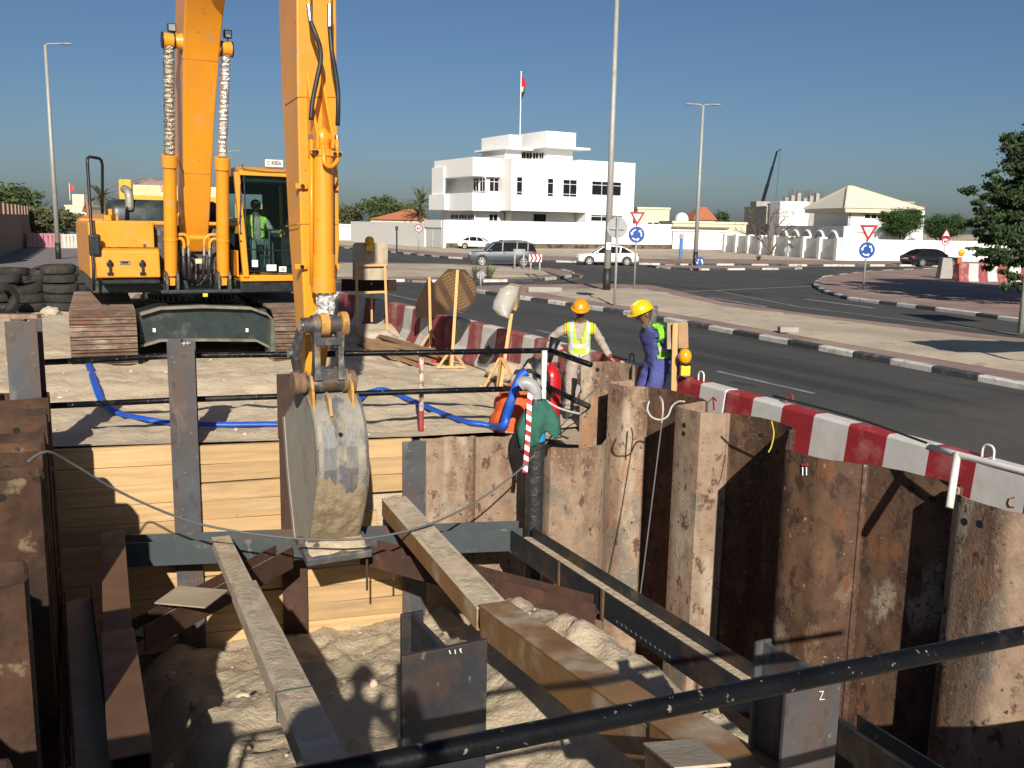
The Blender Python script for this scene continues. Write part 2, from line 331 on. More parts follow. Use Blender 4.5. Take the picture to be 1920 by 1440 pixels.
for i in range(nu-1):
    for j in range(nv-1): fs.append((i*nv+j, i*nv+j+1, (i+1)*nv+j+1, (i+1)*nv+j))
struct('pit_floor', MB().add(vs, fs), SANDP, smooth=True)
rocks = MB()
def lump(mb, c, r, seed):
    st = len(mb.v); mb.ball(c, r, 7, 5)
    for k in range(st, len(mb.v)): d = mb.v[k]-Vector(c); mb.v[k] = Vector(c)+d*(1+.45*noise.noise(d*3/max(r)+Vector((seed, 0, 0))))
for k in range(160):
    u = rnd.uniform(10.9, 19); v = rnd.uniform(-1.5, 7.2)
    if u < bank_u0(v)+.15: continue
    s = rnd.choice([.008, .012, .015, .02, .035]); lump(rocks, UV(u, v, bank_h(u, v)+s*.2), (s*rnd.uniform(.8, 1.6), s, s*.7), k)
for k in range(120):
    u = rnd.uniform(3, 10.8); v = rnd.uniform(.3, 6.5); s = rnd.choice([.012, .02, .025, .03, .05]); lump(rocks, UV(u, v, pit_z(u, v)+s*.1), (s*rnd.uniform(.8, 1.6), s, s*.75), k)
tag(part('sand_clods', rocks, SAND, smooth=True), 'loose pale clods and pebbles scattered over the sand', 'clods', kind='stuff')

# ---- roads
def pg(*pts): return [G(x, y) for x, y in pts]
road = [UV(-12, 8.35), UV(60, 8.35)]+pg((560, 500), (300, 488), (0, 492), (0, 462), (330, 456), (560, 459), (640, 465), (727, 473), (837, 484), (894, 487), (1021, 491), (1194, 496), (1256, 498), (1500, 500), (1700, 500), (1920, 502), (2200, 507), (2400, 540))+[UV(-12, 60)]
rd_ = struct('road', poly_sheet([[Matrix.Rotation(-AXA, 4, 'Z') @ p for p in road]], .004), ASPH); rd_.location = Matrix.Rotation(AXA, 4, 'Z') @ rd_.location; rd_.rotation_euler = (0, 0, AXA)
PAV = bpy.data.materials.new('pink_block_paving'); PAV.use_nodes = True
def _pav():
    N = PAV.node_tree.nodes; L = PAV.node_tree.links; b = N['Principled BSDF']; b.inputs['Roughness'].default_value = .9
    tc = N.new('ShaderNodeTexCoord'); br = N.new('ShaderNodeTexBrick'); br.inputs['Color1'].default_value = (.3, .175, .15, 1); br.inputs['Color2'].default_value = (.24, .15, .135, 1); br.inputs['Mortar'].default_value = (.17, .13, .11, 1)
    br.inputs['Scale'].default_value = 2.5; br.inputs['Mortar Size'].default_value = .025; L.new(tc.outputs['Object'], br.inputs['Vector'])
    n = N.new('ShaderNodeTexNoise'); n.inputs['Scale'].default_value = .5; n.inputs['Detail'].default_value = 6; L.new(tc.outputs['Object'], n.inputs['Vector'])
    r = N.new('ShaderNodeMapRange'); r.inputs[1].default_value = .42; r.inputs[2].default_value = .72; r.inputs[4].default_value = .75; L.new(n.outputs[0], r.inputs[0])
    x = N.new('ShaderNodeMix'); x.data_type = 'RGBA'; x.inputs[7].default_value = (.38, .29, .21, 1); L.new(r.outputs[0], x.inputs[0]); L.new(br.outputs[0], x.inputs[6]); L.new(x.outputs[2], b.inputs['Base Color'])
    bp = N.new('ShaderNodeBump'); bp.inputs['Strength'].default_value = .3; L.new(br.outputs['Fac'], bp.inputs['Height']); bp.invert = True; L.new(bp.outputs[0], b.inputs['Normal'])
_pav()
def raised(name, pts, z, m):                 # a low slab with a top and sides
    mb = MB(); a = [Vector((p[0], p[1], -.01)) for p in pts]; mb.loft([a, [p+Vector((0, 0, z+.01)) for p in a]], cap=False)
    poly_sheet([pts], z, mb); return struct(name, mb, m)
def inset(pts, d):
    n = len(pts); out = []
    ar = sum(pts[i].x*pts[(i+1) % n].y-pts[(i+1) % n].x*pts[i].y for i in range(n)); sg = 1 if ar > 0 else -1
    for i in range(n):
        a, b, c = pts[i-1], pts[i], pts[(i+1) % n]; t1 = (b-a).normalized(); t2 = (c-b).normalized()
        nn = (Vector((-t1.y, t1.x, 0))+Vector((-t2.y, t2.x, 0))); nn = nn.normalized()*sg if nn.length > .01 else nn
        out.append(b+nn*d)
    return out
def kerb(path, w=.2, h=.15, step=1.0, first=0, gapw=.012, close=False, z0=-.01):
    """kerb stones laid end to end along a path, black and white by turns"""
    path = [Vector(p) for p in path]; ln = [0]
    for a, b in zip(path, path[1:]): ln.append(ln[-1]+(b-a).length)
    def at(s):
        s = min(max(s, 0), ln[-1]-1e-6)
        for i in range(len(path)-1):
            if s <= ln[i+1]: return path[i].lerp(path[i+1], (s-ln[i])/(ln[i+1]-ln[i]))
        return path[-1]
    n = max(1, int(ln[-1]/step)); st = ln[-1]/n
    r = thing('kerb', None, None, path[0], kind='structure'); black = first; run = 0
    sh = [MB(), MB()]
    me = None
    for k in range(n):
        a, b = at(k*st+gapw), at((k+1)*st-gapw); d = b-a; L_ = d.length
        mb = MB(); q = [(-w/2, 0), (w/2, 0), (w/2, h-.03), (w/2-.03, h), (-w/2, h)]
        if me is None:
            mb.loft([[Vector((x, y, z)) for y, z in q] for x in (0, 1)]); me = [new_mesh('kerb_stone', mb, KW), new_mesh('kerb_stone', mb, KB)]
        T = Matrix.Translation(a+Vector((0, 0, z0))) @ Matrix.Rotation(math.atan2(d.y, d.x), 4, 'Z') @ Matrix.Diagonal((L_, 1, 1+rnd.uniform(-.06, .06), 1))
        inst('kerb_stone', me[black], r, T)
        black ^= 1
        if rnd.random() < .08: black ^= 1
    return r
# median between the near road and the slip road
mt = pg((893, 541), (985, 538), (1078, 537), (1150, 537), (1223, 539.5), (1260, 548), (1357, 572), (1523, 596), (1920, 644))+[UV(6, 27), UV(-8, 27)]
mbm = [UV(-8, 16.45), UV(10.9, 16.5)]+pg((1600, 669), (1300, 612), (1180, 591), (1020, 567), (930, 555), (893, 548))
median = mt+mbm
raised('median_pavement', median, .12, PAV)
ms = inset(median, .55); ms = [p for p in ms]
msand = pg((1010, 553), (1075, 547), (1180, 546), (1235, 553), (1357, 580), (1523, 603), (1920, 654))+[UV(6, 26), UV(-8, 26), UV(-8, 17.6), UV(10.9, 17.6)]+pg((1600, 657), (1300, 602), (1180, 582), (1060, 563))
def rough_sheet(name, poly, z, amp, m, res=.35):
    bm = bmesh.new(); vsl = [bm.verts.new((p.x, p.y, z)) for p in poly]; bm.faces.new(vsl)
    xs = [p.x for p in poly]; ys = [p.y for p in poly]
    x = min(xs)+res
    while x < max(xs): bmesh.ops.bisect_plane(bm, geom=bm.verts[:]+bm.edges[:]+bm.faces[:], plane_co=(x, 0, 0), plane_no=(1, 0, 0)); x += res
    y = min(ys)+res
    while y < max(ys): bmesh.ops.bisect_plane(bm, geom=bm.verts[:]+bm.edges[:]+bm.faces[:], plane_co=(0, y, 0), plane_no=(0, 1, 0)); y += res
    for v in bm.verts:
        if not v.is_boundary: v.co.z += amp*(.5+fbm(v.co.x*.7, v.co.y*.7)*.6+fbm(v.co.x*2.7, v.co.y*2.7)*.4)
    bm.normal_update(); bm.verts.index_update(); mb = MB().add([v.co.copy() for v in bm.verts], [[v.index for v in f.verts] for f in bm.faces]); bm.free()
    return struct(name, mb, m, smooth=True)
rough_sheet('median_sand', msand, .126, .09, SANDF, .6)
kerb([p+Vector((0, 0, 0)) for p in mbm[1:]], step=1.15, first=0)
# island with the right-hand give-way sign
isl = pg((2100, 640), (1920, 605), (1771, 585), (1594, 563), (1550, 551), (1529, 540), (1528, 533), (1545, 522), (1630, 511), (1764, 505), (1920, 503), (2200, 512))
raised('corner_pavement', isl, .12, PAV); kerb(isl[:8], step=1.0, first=1)
kerb(isl[7:11], step=1.6, first=0)
# round island in the middle of the junction
isc = pg((560, 531), (640, 529), (745, 528), (790, 530), (924, 529), (999, 528), (1051, 523), (1073, 519), (1075, 514), (1054, 508.5), (1034, 506), (968, 502), (881, 498), (727, 495), (560, 494))
raised('junction_island', isc, .1, PAV); kerb(isc[:10], step=1.3, first=0)
rough_sheet('island_sand', pg((560, 525), (640, 523), (745, 523), (924, 524.5), (990, 523), (1030, 518), (1020, 511), (968, 505), (881, 500.5), (727, 498), (560, 497)), .106, .1, SANDF, 1.2)
# small splitter island with the blue arrow sign
spl = pg((1215, 500.5), (1240, 503.5), (1300, 507), (1500, 505.5), (1504, 503), (1440, 500.5), (1250, 499.7))
raised('splitter_pavement', spl, .1, PAV); kerb(spl[:5], step=1.5, first=1)
# far pavement and kerbs
fp = pg((560, 459), (640, 465), (727, 473), (837, 484), (894, 487), (1021, 491), (1194, 496), (1256, 497.5), (1440, 498))
fp2 = pg((1440, 488), (1256, 487), (1194, 487), (1021, 482), (894, 478), (837, 475.5), (727, 467), (640, 460.5), (560, 454))
raised('far_pavement', fp+fp2, .1, PAV); kerb(fp, step=1.6, first=0)
fr = pg((1440, 498), (1500, 499), (1700, 499), (1920, 501), (2200, 506)); fr2 = pg((2200, 496), (1920, 493), (1700, 491), (1500, 490), (1440, 489))
raised('right_far_pavement', fr+fr2, .1, PAV); kerb(fr, step=1.6, first=1)
# paved lane behind the tyres on the left
struct('paved_lane', poly_sheet([pg((-250, 500), (-60, 468), (160, 462), (330, 466), (330, 505), (150, 530), (-60, 540))], .009), mat('grey_block_lane', (.19, .165, .155), .9, var=.15, scale=.8, bump=.3, bscale=30))
# painted lines
def stripe(name, a, b, w, m=None, z=.008):
    a = Vector(a); b = Vector(b); t = (b-a).normalized(); n = Vector((-t.y, t.x, 0))*w/2
    return struct(name, MB().add([Vector((p.x, p.y, z)) for p in (a-n, b-n, b+n, a+n)], [(0, 1, 2, 3)]), m or LINE)
for a, b in ((4.5, 7.2), (12.2, 14.9), (20, 22.7), (27.8, 30.5)): stripe('lane_line', UV(a, 12.3), UV(b, 12.3), .12)
stripe('lane_line', G(790, 565), G(640, 533), .14)
e = pg((1920, 628), (1500, 576), (1340, 545))
for a, b in zip(e, e[1:]): stripe('edge_line', a, b, .13)
stripe('give_way_line', G(1262, 548), G(1522, 537), .22)
stripe('turn_arrow', G(1510, 561), G(1640, 578), .3)
stripe('edge_line', G(1330, 558), G(1440, 576), .25)
for px, py in ((1210, 518), (1190, 513), (1205, 523), (1120, 505), (1075, 503), (1180, 520)): p = G(px, py); stripe('lane_mark', p, p+Vector((1.0, .25, 0)), .14)
arc = [G(x, y) for x, y in ((1000, 531), (1055, 527.5), (1088, 521.5), (1092, 517), (1080, 513))]
for a, b in zip(arc, arc[1:]): stripe('ochre_edge_line', a, b, .13, LINEY)

# ================================================================ SHEET PILES, TIMBER WALL, H PILES
def plate(mb, pts, z0, ztop, t=.016, lean=0):
    pts = [Vector((p[0], p[1], 0)) for p in pts]; n = len(pts); rings = []
    for i, p in enumerate(pts):
        d = (pts[min(i+1, n-1)]-pts[max(i-1, 0)]).normalized(); nn = Vector((-d.y, d.x, 0))*t/2; zt = ztop[i] if isinstance(ztop, (list, tuple)) else ztop
        a, b = p-nn, p+nn
        rings.append([Vector((a.x, a.y, z0)), Vector((b.x, b.y, z0)), Vector((b.x, b.y, zt)), Vector((a.x, a.y, zt))])
    return mb.loft(rings)
HOLE = mat('lifting_hole_dark', (.01, .008, .007), .9)
def sheet_wall(name, label, piles, ref):
    """piles: list of (points in u,v ; top ; material ; holes (segment, share along it, drop))"""
    p0 = UV(*piles[0][0][0]); r = thing(name, label, 'sheet piling', (p0.x, p0.y, -3.2))
    for pts, zt, m, holes in piles:
        P = [UV(a, b) for a, b in pts]; fine = []; Z = []
        for i in range(len(P)-1):
            for k in range(5): fine.append(P[i].lerp(P[i+1], k/5))
        fine.append(P[-1])
        n = len(fine); out = []; 
        for i, q in enumerate(fine):      # soften the folds a little, uneven cut top
            if 0 < i < n-1: q = q*.8+(fine[i-1]+fine[i+1])*.1
            out.append(q); Z.append(zt+.012*noise.noise(q*5)+.006*noise.noise(q*23))
        mb = MB(); plate(mb, out, -3.2, Z)
        # clutches (interlocks) at both ends
        for q in (out[0], out[-1]): mb.cyl((q.x, q.y, -3.2), (q.x, q.y, zt-.004), .022, n=8)
        o = part('sheet_pile', mb, m, r, smooth=40)
        for sgm, t, dz in holes:
            q = P[sgm].lerp(P[sgm+1], t); d = (P[sgm+1]-P[sgm]).normalized(); nn = Vector((-d.y, d.x, 0))
            hb = MB(); hb.cyl(q-nn*.0105+Vector((0, 0, zt-dz)), q+nn*.0105+Vector((0, 0, zt-dz)), .032, n=14); part('lifting_hole', hb, HOLE, o)
    return r
right = [
 ([(11.16, 6.80), (11.08, 7.2), (10.75, 7.36), (10.62, 7.3)], 1.0, RUSTP, [(0, .55, .12)]),
 ([(10.62, 7.27), (10.54, 6.84), (10.2, 6.9), (10.06, 7.14)], .8, RUSTP, []),
 ([(10.06, 7.17), (9.76, 7.28), (9.1, 7.3), (8.95, 7.25)], .8, RUST, [(1, .3, .25), (1, .5, .4)]),
 ([(8.95, 7.21), (8.83, 6.69), (8.37, 6.71), (8.26, 7.02)], .8, RUSTP, [(1, .4, .2), (1, .4, .3)]),
 ([(8.26, 7.05), (7.82, 7.22), (7.4, 7.17), (7.3, 7.1)], .8, RUST, [(0, .85, .2), (1, .5, .33)]),
 ([(7.3, 7.06), (6.75, 6.5), (6.62, 6.36), (6.17, 6.41), (5.9, 6.64)], .8, RUST, [(2, .5, .16)]),
 ([(5.9, 6.68), (5.34, 6.8), (5.1, 6.88), (5.03, 6.81)], .8, RUST, [(0, .75, .14), (1, .2, .18)]),
 ([(5.03, 6.77), (4.9, 6.58), (4.4, 6.52), (4.1, 6.75)], .8, RUSTP, [(1, .25, .2), (1, .55, .17)]),
 ([(4.1, 6.79), (3.7, 6.9), (3.3, 6.9), (3.2, 6.83)], .8, RUST, []),
 ([(3.2, 6.79), (3.05, 6.5), (2.6, 6.5), (2.4, 6.7)], .8, RUST, [])]
sheet_wall('sheet_pile_wall', 'rusty steel sheet pile wall along the road side of the pit', right, 0)
left = []                                     # (start of the camera-side web, how far it stands into the pit, top)
LP = [(3.3, -.2, .88), (5.5, -.16, .9), (7.85, -.07, .9), (8.62, -.05, .93), (9.4, -.03, .86), (10.1, 0, .95), (10.9, .03, .98)]
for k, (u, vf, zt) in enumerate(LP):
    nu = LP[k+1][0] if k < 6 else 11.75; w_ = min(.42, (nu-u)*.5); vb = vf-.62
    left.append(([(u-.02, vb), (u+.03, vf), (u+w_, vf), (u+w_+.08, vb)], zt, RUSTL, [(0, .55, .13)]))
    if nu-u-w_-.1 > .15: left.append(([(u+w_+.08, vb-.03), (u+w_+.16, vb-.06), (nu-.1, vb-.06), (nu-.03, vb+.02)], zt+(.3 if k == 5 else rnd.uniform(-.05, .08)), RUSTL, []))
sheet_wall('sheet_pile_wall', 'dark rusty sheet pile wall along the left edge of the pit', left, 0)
fw = G(790, 825, .2); fe = G(985, 815, .2)
ff = [fw.lerp(fe, t)+WN*.03*math.sin(t*19) for t in [k/14 for k in range(15)]]
e1 = uv(fe)
front = [([uv(p) for p in ff[:8]], .22, RUSTP, []), ([uv(p) for p in ff[7:]]+[(e1[0]+.1, e1[1]+.22)], .2, RUSTP, []),
         ([(10.35, 5.72), (10.1, 5.72), (9.88, 6.08), (9.95, 6.4), (10.5, 6.9)], .1, RUSTP, [])]
sheet_wall('sheet_pile_wall', 'short pale caked sheet piling facing the camera behind the corner pipe', front, 0)
# red and white survey marks on a pile
q = UV(6.42, 6.372, .62); mk = MB(); d = (UV(6.17, 6.41)-UV(6.62, 6.36)).normalized(); n_ = Vector((d.y, -d.x, 0))
if n_.dot(AV) > 0: n_ = -n_
def quad_on(mb, c, d, n, w, h, m=0, e=.012): mb.add([c+n*e+d*(-w/2)+Vector((0, 0, -h/2)), c+n*e+d*(w/2)+Vector((0, 0, -h/2)), c+n*e+d*(w/2)+Vector((0, 0, h/2)), c+n*e-d*(w/2)+Vector((0, 0, h/2))], [(0, 1, 2, 3)], m)

# timber lagging
r = thing('timber_lagging_wall', 'pale new timber planks lining the far end of the pit', 'timber wall', (*(PL+PR)[:2], 0)); r.location = ((PL+PR)/2+Vector((0, 0, -2.4)))
pxs = [95, 347, 548, 772]; cols = [wall_pt(x) for x in pxs]
for b in range(3):
    a, c = cols[b], cols[b+1]; z = .26-.03*b+.01; row = 0
    while z > -2.3:
        h = rnd.uniform(.215, .245); off = rnd.uniform(-.012, .012); tl = rnd.uniform(-.008, .008)
        t = .07; nn = WN*off
        ee = .0 if not (row == 0) else .0
        p, s = a+nn, c+nn
        if b == 2 and row in (3, 4): s = p.lerp(s, .62 if row == 3 else .7)      # hole where the duct comes through
        q = [p-WN*t, p+WN*0, s+WN*0, s-WN*t]; mb = MB()
        ga = rnd.choice([.003, .004, .005, .007]) if rnd.random() < .85 else .022
        mb.loft([[Vector((x.x, x.y, z-h+ga+(tl if i > 1 else -tl))) for i, x in enumerate(q)], [Vector((x.x, x.y, z+(tl if i > 1 else -tl))) for i, x in enumerate(q)]])
        o = part('plank', mb, WOOD, r, bevel=.004); z -= h; row += 1
# backing of dark earth behind the planks so that the joints stay dark
mb = MB(); a, c = cols[0]-WN*.12, cols[3]-WN*.12
mb.add([Vector((a.x, a.y, -2.6)), Vector((c.x, c.y, -2.6)), Vector((c.x, c.y, .12)), Vector((a.x, a.y, .16))], [(0, 1, 2, 3)]); part('earth_face', mb, SANDP, r)

def hpile(p, ztop, label, dirv=WN, w=.3, h=.3, m=STEEL, z0=-3, tf=.018):
    p = Vector((p[0], p[1], 0)); mb = MB(); mb.ibeam(p+Vector((0, 0, z0)), p+Vector((0, 0, ztop)), w, h, tf, .014, up=dirv)
    return solo('steel_h_pile', mb, m, label, 'steel pile', 'steel H piles driven round the pit', bevel=.003)
hpile(Q(45, 700, 10.0)-WN*.15, 1.78, 'grey steel H pile at far left with a chalked cross near its top', WN, .31)
hpile(wall_pt(350, -.05), 1.5, 'tall grey steel H pile standing in front of the timber planks')
hpile(wall_pt(548, -.05), 1.05, 'brown edged steel H pile behind the excavator bucket', m=RUSTD)
hpile(wall_pt(774, -.05), .2, 'short bluish steel H pile at the right end of the planks')
def tpile(c, ztop, label, m, w=.36, d=.36):   # flange towards the camera, web behind it, rear flange cut away
    c = Vector((c[0], c[1], 0)); mb = MB(); q = [(-w/2, 0), (w/2, 0), (w/2, .022), (.012, .022), (.009, d), (.05, d), (.05, d+.02), (-.05, d+.02), (-.05, d), (-.009, d), (-.012, .022), (-w/2, .022)]
    mb.loft([[c+AV*a+AU*b+Vector((0, 0, z)) for a, b in q] for z in (-3, ztop)])
    return solo('steel_h_pile', mb, m, label, 'steel pile', 'steel H piles driven round the pit', bevel=.003)
tpile(Q(836, 1211, 3.62), 1.27, 'broad dark steel pile close to the camera in the middle of the pit', STEELB)
tpile(Q(1530, 1258, 4.5), .8, 'steel pile with a grey face crossed by the near handrail', STEEL)
hpile(Q(-8, 1380, 5.6), -.1, 'cut off steel H pile at the bottom left corner', Vector((0, -1, 0)), .2, .2, STEELB)

# ================================================================ EXCAVATOR
EXP = Vector((-6.6685, 19.3623, .2)); EYAW = rad(27.5); LOWYAW = rad(-3.5)
_c, _s = math.cos(EYAW), math.sin(EYAW)
def U(px, py, yl):                            # photo point on the machine's own cross plane y = yl, in machine coordinates
    d = ray(px, py); den = -_s*d.x+_c*d.y; t = (yl-(_s*EXP.x-_c*EXP.y))/den
    x, y, z = d.x*t, d.y*t, CAMH+d.z*t
    return Vector((_c*(x-EXP.x)+_s*(y-EXP.y), yl, z-EXP.z))
EX = thing('excavator', 'large yellow crawler excavator standing on the sand with its bucket lowered into the pit', 'excavator', EXP, EYAW)
LT = Matrix.Rotation(LOWYAW, 4, 'Z')
# ---- tracks
LEN, HT, TW = 5.4, 1.02, 1.08; Rr = HT/2
def oval(s):                                   # point and outward angle along the track loop; y from -2.75 (front)
    st = LEN-HT; per = 2*st+2*PI*Rr; s %= per
    if s < st: return Vector((0, -2.75+Rr+s, HT)), PI/2
    s -= st
    if s < PI*Rr: a = PI/2-s/Rr; return Vector((0, -2.75+LEN-Rr+Rr*math.cos(a), Rr+Rr*math.sin(a))), a
    s -= PI*Rr
    if s < st: return Vector((0, -2.75+LEN-Rr-s, 0)), -PI/2
    s -= st; a = -PI/2-s/Rr; return Vector((0, -2.75+Rr+Rr*math.cos(a), Rr+Rr*math.sin(a))), a
PER = 2*(LEN-HT)+2*PI*Rr; NS = 56
sm = MB(); hp = PER/NS/2
sm.bx(-TW/2, TW/2, -hp+.006, hp-.006, -.03, 0)
for yy in (-hp+.012, 0, hp-.028): sm.bx(-TW/2, TW/2, yy, yy+.02, 0, .034)
for xx in (-.13, .1): sm.bx(xx, xx+.03, -hp+.04, -hp+.07, .0, .016)
shoe_me = new_mesh('track_shoe', sm, SHOE)
for sx in (-1, 1):
    fr = MB(); fr.bx(-.2, .2, -2.3, 2.2, .25, .72)
    for y in (-2.2, 2.1): fr.lathe([(.05, -.22), (.4, -.22), (.42, -.1), (.42, .1), (.4, .22), (.05, .22)], (0, y, Rr), 20, Matrix.Rotation(PI/2, 4, 'Y'))
    for k in range(7): fr.lathe([(.03, -.2), (.13, -.2), (.13, .2), (.03, .2)], (0, -1.6+k*.52, .17), 12, Matrix.Rotation(PI/2, 4, 'Y'))
    fr.xf(LT @ Matrix.Translation((sx*1.74, 0, 0)))
    tr = part('track', fr, DGRN, EX, smooth=35)
    for k in range(NS):
        p, a = oval(k*PER/NS+.05)
        inst('track_shoe', shoe_me, tr, LT @ Matrix.Translation((sx*1.74, 0, 0)) @ Matrix.Translation(p) @ Matrix.Rotation(a-PI/2, 4, 'X'))
# ---- undercarriage cross frame: flared trough between the tracks
def lowp(px, py, y=-2.15): return U(px, py, y)
top_ = [lowp(262, 588), lowp(300, 577), lowp(380, 574), lowp(468, 577), lowp(498, 588), lowp(517, 607)]
bot_ = [lowp(262, 648), lowp(300, 637), lowp(380, 636), lowp(478, 637), lowp(500, 648), lowp(519, 668)]
uc = MB(); back = Vector((0, .16, 0))
uc.loft([[p for p in top_]+[p for p in reversed(bot_)], [p+back*6 for p in top_]+[p+back*6 for p in reversed(bot_)]])
part('undercarriage_frame', uc, DGRN, EX)
DUSTY = mat('dusty_dark_steel', (.2, .175, .13), .9, var=.25, scale=4, layers=[((.05, .055, .05), 3, .5, .68)])
for nm, row, h in (('frame_rim', top_, .05), ('frame_rim', bot_, .045)):
    mb = MB(); 
    for a, b in zip(row, row[1:]): mb.loft([[p+Vector((0, -.14, -h/2)), p+Vector((0, -.14, h/2)), p+Vector((0, .02, h/2)), p+Vector((0, .02, -h/2))] for p in (a, b)])
    part(nm, mb, DUSTY, EX)
mb = MB(); a, b, c, d = lowp(509, 600, -2.4), lowp(519, 606, -2.4), lowp(521, 690, -2.4), lowp(507, 683, -2.4); mb.prism([a, b, c, d], (0, .5, 0)); part('frame_end_plate', mb, mat('dusty_green_steel', (.1, .11, .085), .8, var=.3, scale=5), EX, bevel=.01)
for px in (289, 463):
    c = lowp(px, 619, -2.16); mb = MB().bx(c.x-.025, c.x+.025, c.y-.012, c.y+.0, c.z-.035, c.z+.035); part('marker_plate', mb, SWHITE, EX)
sl = MB(); sl.lathe([(.2, .9), (.95, .9), (.95, 1.0), (.82, 1.0), (.82, 1.24), (.2, 1.24)], (0, 0, 0), 40); part('slew_ring', sl, DGRN, EX, smooth=30)
tooth = new_mesh('slew_ring_tooth', MB().bx(-.03, .03, .8, .875, 1.06, 1.15), BLK)
for k in range(44): inst('slew_ring_tooth', tooth, EX, Matrix.Rotation(2*PI*k/44, 4, 'Z'))
mb = MB(); mb.bx(-1.25, 1.25, -1.6, 1.6, .42, .95); part('carbody', mb, DGRN, EX, bevel=.05)
# ---- house
mb = MB(); mb.bx(-1.98, 1.95, -1.55, 3.0, 1.3, 1.52); mb.bx(-.85, .6, -2.0, -1.5, 1.3, 1.37); part('deck_frame', mb, DGRN, EX, bevel=.02)
mb = MB(); mb.prism([(-1.99, -1.3, 1.53), (-1.99, 3.0, 1.53), (-1.99, 3.15, 1.8), (-1.99, 3.1, 2.6), (-1.99, -1.3, 2.6)], (.3, 0, 0)); part('side_panel', mb, YEL, EX, bevel=.05)
mb = MB(); mb.prism([(-1.97, 2.2, 1.4), (-1.97, 3.3, 1.4), (-1.6, 3.9, 1.5), (1.6, 3.9, 1.5), (1.95, 3.3, 1.4), (1.95, 2.2, 1.4)], (0, 0, 1.25)); part('counterweight', mb, YEL, EX, bevel=.08)
mb = MB(); mb.bx(.2, 1.93, .2, 3.0, 1.5, 2.55); part('engine_side', mb, YEL, EX, bevel=.04)
tb = MB(); x0, x1 = -1.93, -.86
tb.bx(x0, x1-.02, -1.58, -.4, 1.9, 2.62)
o = part('tool_box', tb, YEL, EX, bevel=.03)
lb = MB(); lb.prism([(x0, -1.62, 1.56), (x0, -1.84, 1.6), (x0, -1.82, 2.08), (x0, -1.74, 2.13), (x0, -1.5, 2.13), (x0, -1.5, 1.56)], (x1-x0+.03, 0, 0)); lo = part('lower_locker', lb, YEL, EX, bevel=.025)
tr_ = MB(); tr_.bx(x0+.02, x1, -1.76, -1.56, 2.135, 2.15); part('tread_strip', tr_, LINK, EX)
for px in (206, 267):
    c = U(px, 495, -1.84); mb = MB(); mb.lathe([(.0, 0), (.06, 0), (.06, .02), (.03, .035), (.0, .035)], c+Vector((0, -.0, 0)), 12, Matrix.Rotation(PI/2, 4, 'X')); mb.bx(c.x-.02, c.x+.02, c.y-.05, c.y-.01, c.z-.17, c.z+.08); mb.bx(c.x-.05, c.x+.05, c.y-.03, c.y, c.z-.2, c.z-.15); part('latch', mb, BLK, lo)
c = U(234, 492, -1.84); mb = MB(); mb.bx(c.x-.09, c.x+.09, c.y-.012, c.y, c.z-.035, c.z+.035, 0); mb.bx(c.x-.06, c.x+.06, c.y-.016, c.y-.01, c.z-.018, c.z+.018, 1); part('handle', mb, [CHROME, BLK], lo)
c = U(271, 460, -1.58); part('bolt', MB().lathe([(0, 0), (.03, 0), (.03, .015), (0, .015)], c, 10, Matrix.Rotation(PI/2, 4, 'X')), LINK, o)
st = MB(); st.bx(x0+.1, x1, -1.9, -1.5, 1.5, 1.56)
for k in range(24): st.bx(x0+.3+k*.03, x0+.315+k*.03, -1.9, -1.55, 1.56, 1.575)
part('step', st, BLK, EX)
hd = MB(); prof = [(-.42, 0), (-.42, .22), (-.34, .36), (-.2, .43), (.2, .43), (.34, .36), (.42, .22), (.42, 0)]
hd.loft([[Vector((x, .9+a*k, 2.62+b*k)) for a, b in prof] for x, k in ((-1.5, .75), (-1.44, .95), (-1.3, 1), (.6, 1), (.66, .9))]); part('engine_hood', hd, DGRN, EX, smooth=50)
ex_ = U(243, 385, .5); pipe = MB(); pipe.tube(curve_pts([ex_+Vector((0, 0, -.1)), ex_+Vector((0, 0, .18)), ex_+Vector((-.03, .1, .3)), ex_+Vector((-.06, .25, .33))], 4), .085, 12); part('exhaust_pipe', pipe, mat('weathered_grey_pipe', (.3, .28, .25), .6, .4, var=.2), EX, smooth=True)
mb = MB(); c = U(208, 402, -.2); mb.bx(c.x-.14, c.x+.12, c.y-.15, c.y+.15, 2.6, 2.72); mb.cyl((c.x, c.y, 2.72), (c.x, c.y, 2.84), .05); part('filler_cap', mb, YEL, EX, bevel=.01)
# centre bulkhead behind the cylinders, with the hoses
mb = MB(); mb.bx(-.84, -.4, -1.3, .4, 1.5, 2.55); mb.bx(-.4, .2, -1.2, .4, 1.5, 2.3); mb.bx(.2, .56, -1.3, .4, 1.5, 2.5); part('swing_frame', mb, LINK, EX, bevel=.02)
for px in (311, 331, 408, 428):
    c = U(px, 522, -1.86); mb = MB(); mb.prism([(c.x-.02, -2.02, 1.34), (c.x-.02, -2.05, 1.62), (c.x-.02, -1.92, 1.75), (c.x-.02, -1.7, 1.72), (c.x-.02, -1.4, 1.5), (c.x-.02, -1.4, 1.34)], (.045, 0, 0)); part('cylinder_bracket', mb, LINK, EX, bevel=.008)
# ---- boom
BC = -.12
fl = [(-.9, 2.05, 2.75, .22), (-1.35, 2.2, 3.2, .23), (-1.75, 2.45, 3.7, .235), (-2.4, 3.35, 4.65, .24), (-3.1, 4.5, 5.75, .26), (-3.7, 5.5, 6.7, .29), (-4.3, 6.3, 7.55, .3), (-5.0, 6.95, 8.05, .3), (-6.2, 7.35, 8.25, .3), (-7.5, 7.3, 8.05, .29), (-8.8, 7.1, 7.7, .27), (-9.5, 7.0, 7.4, .25)]
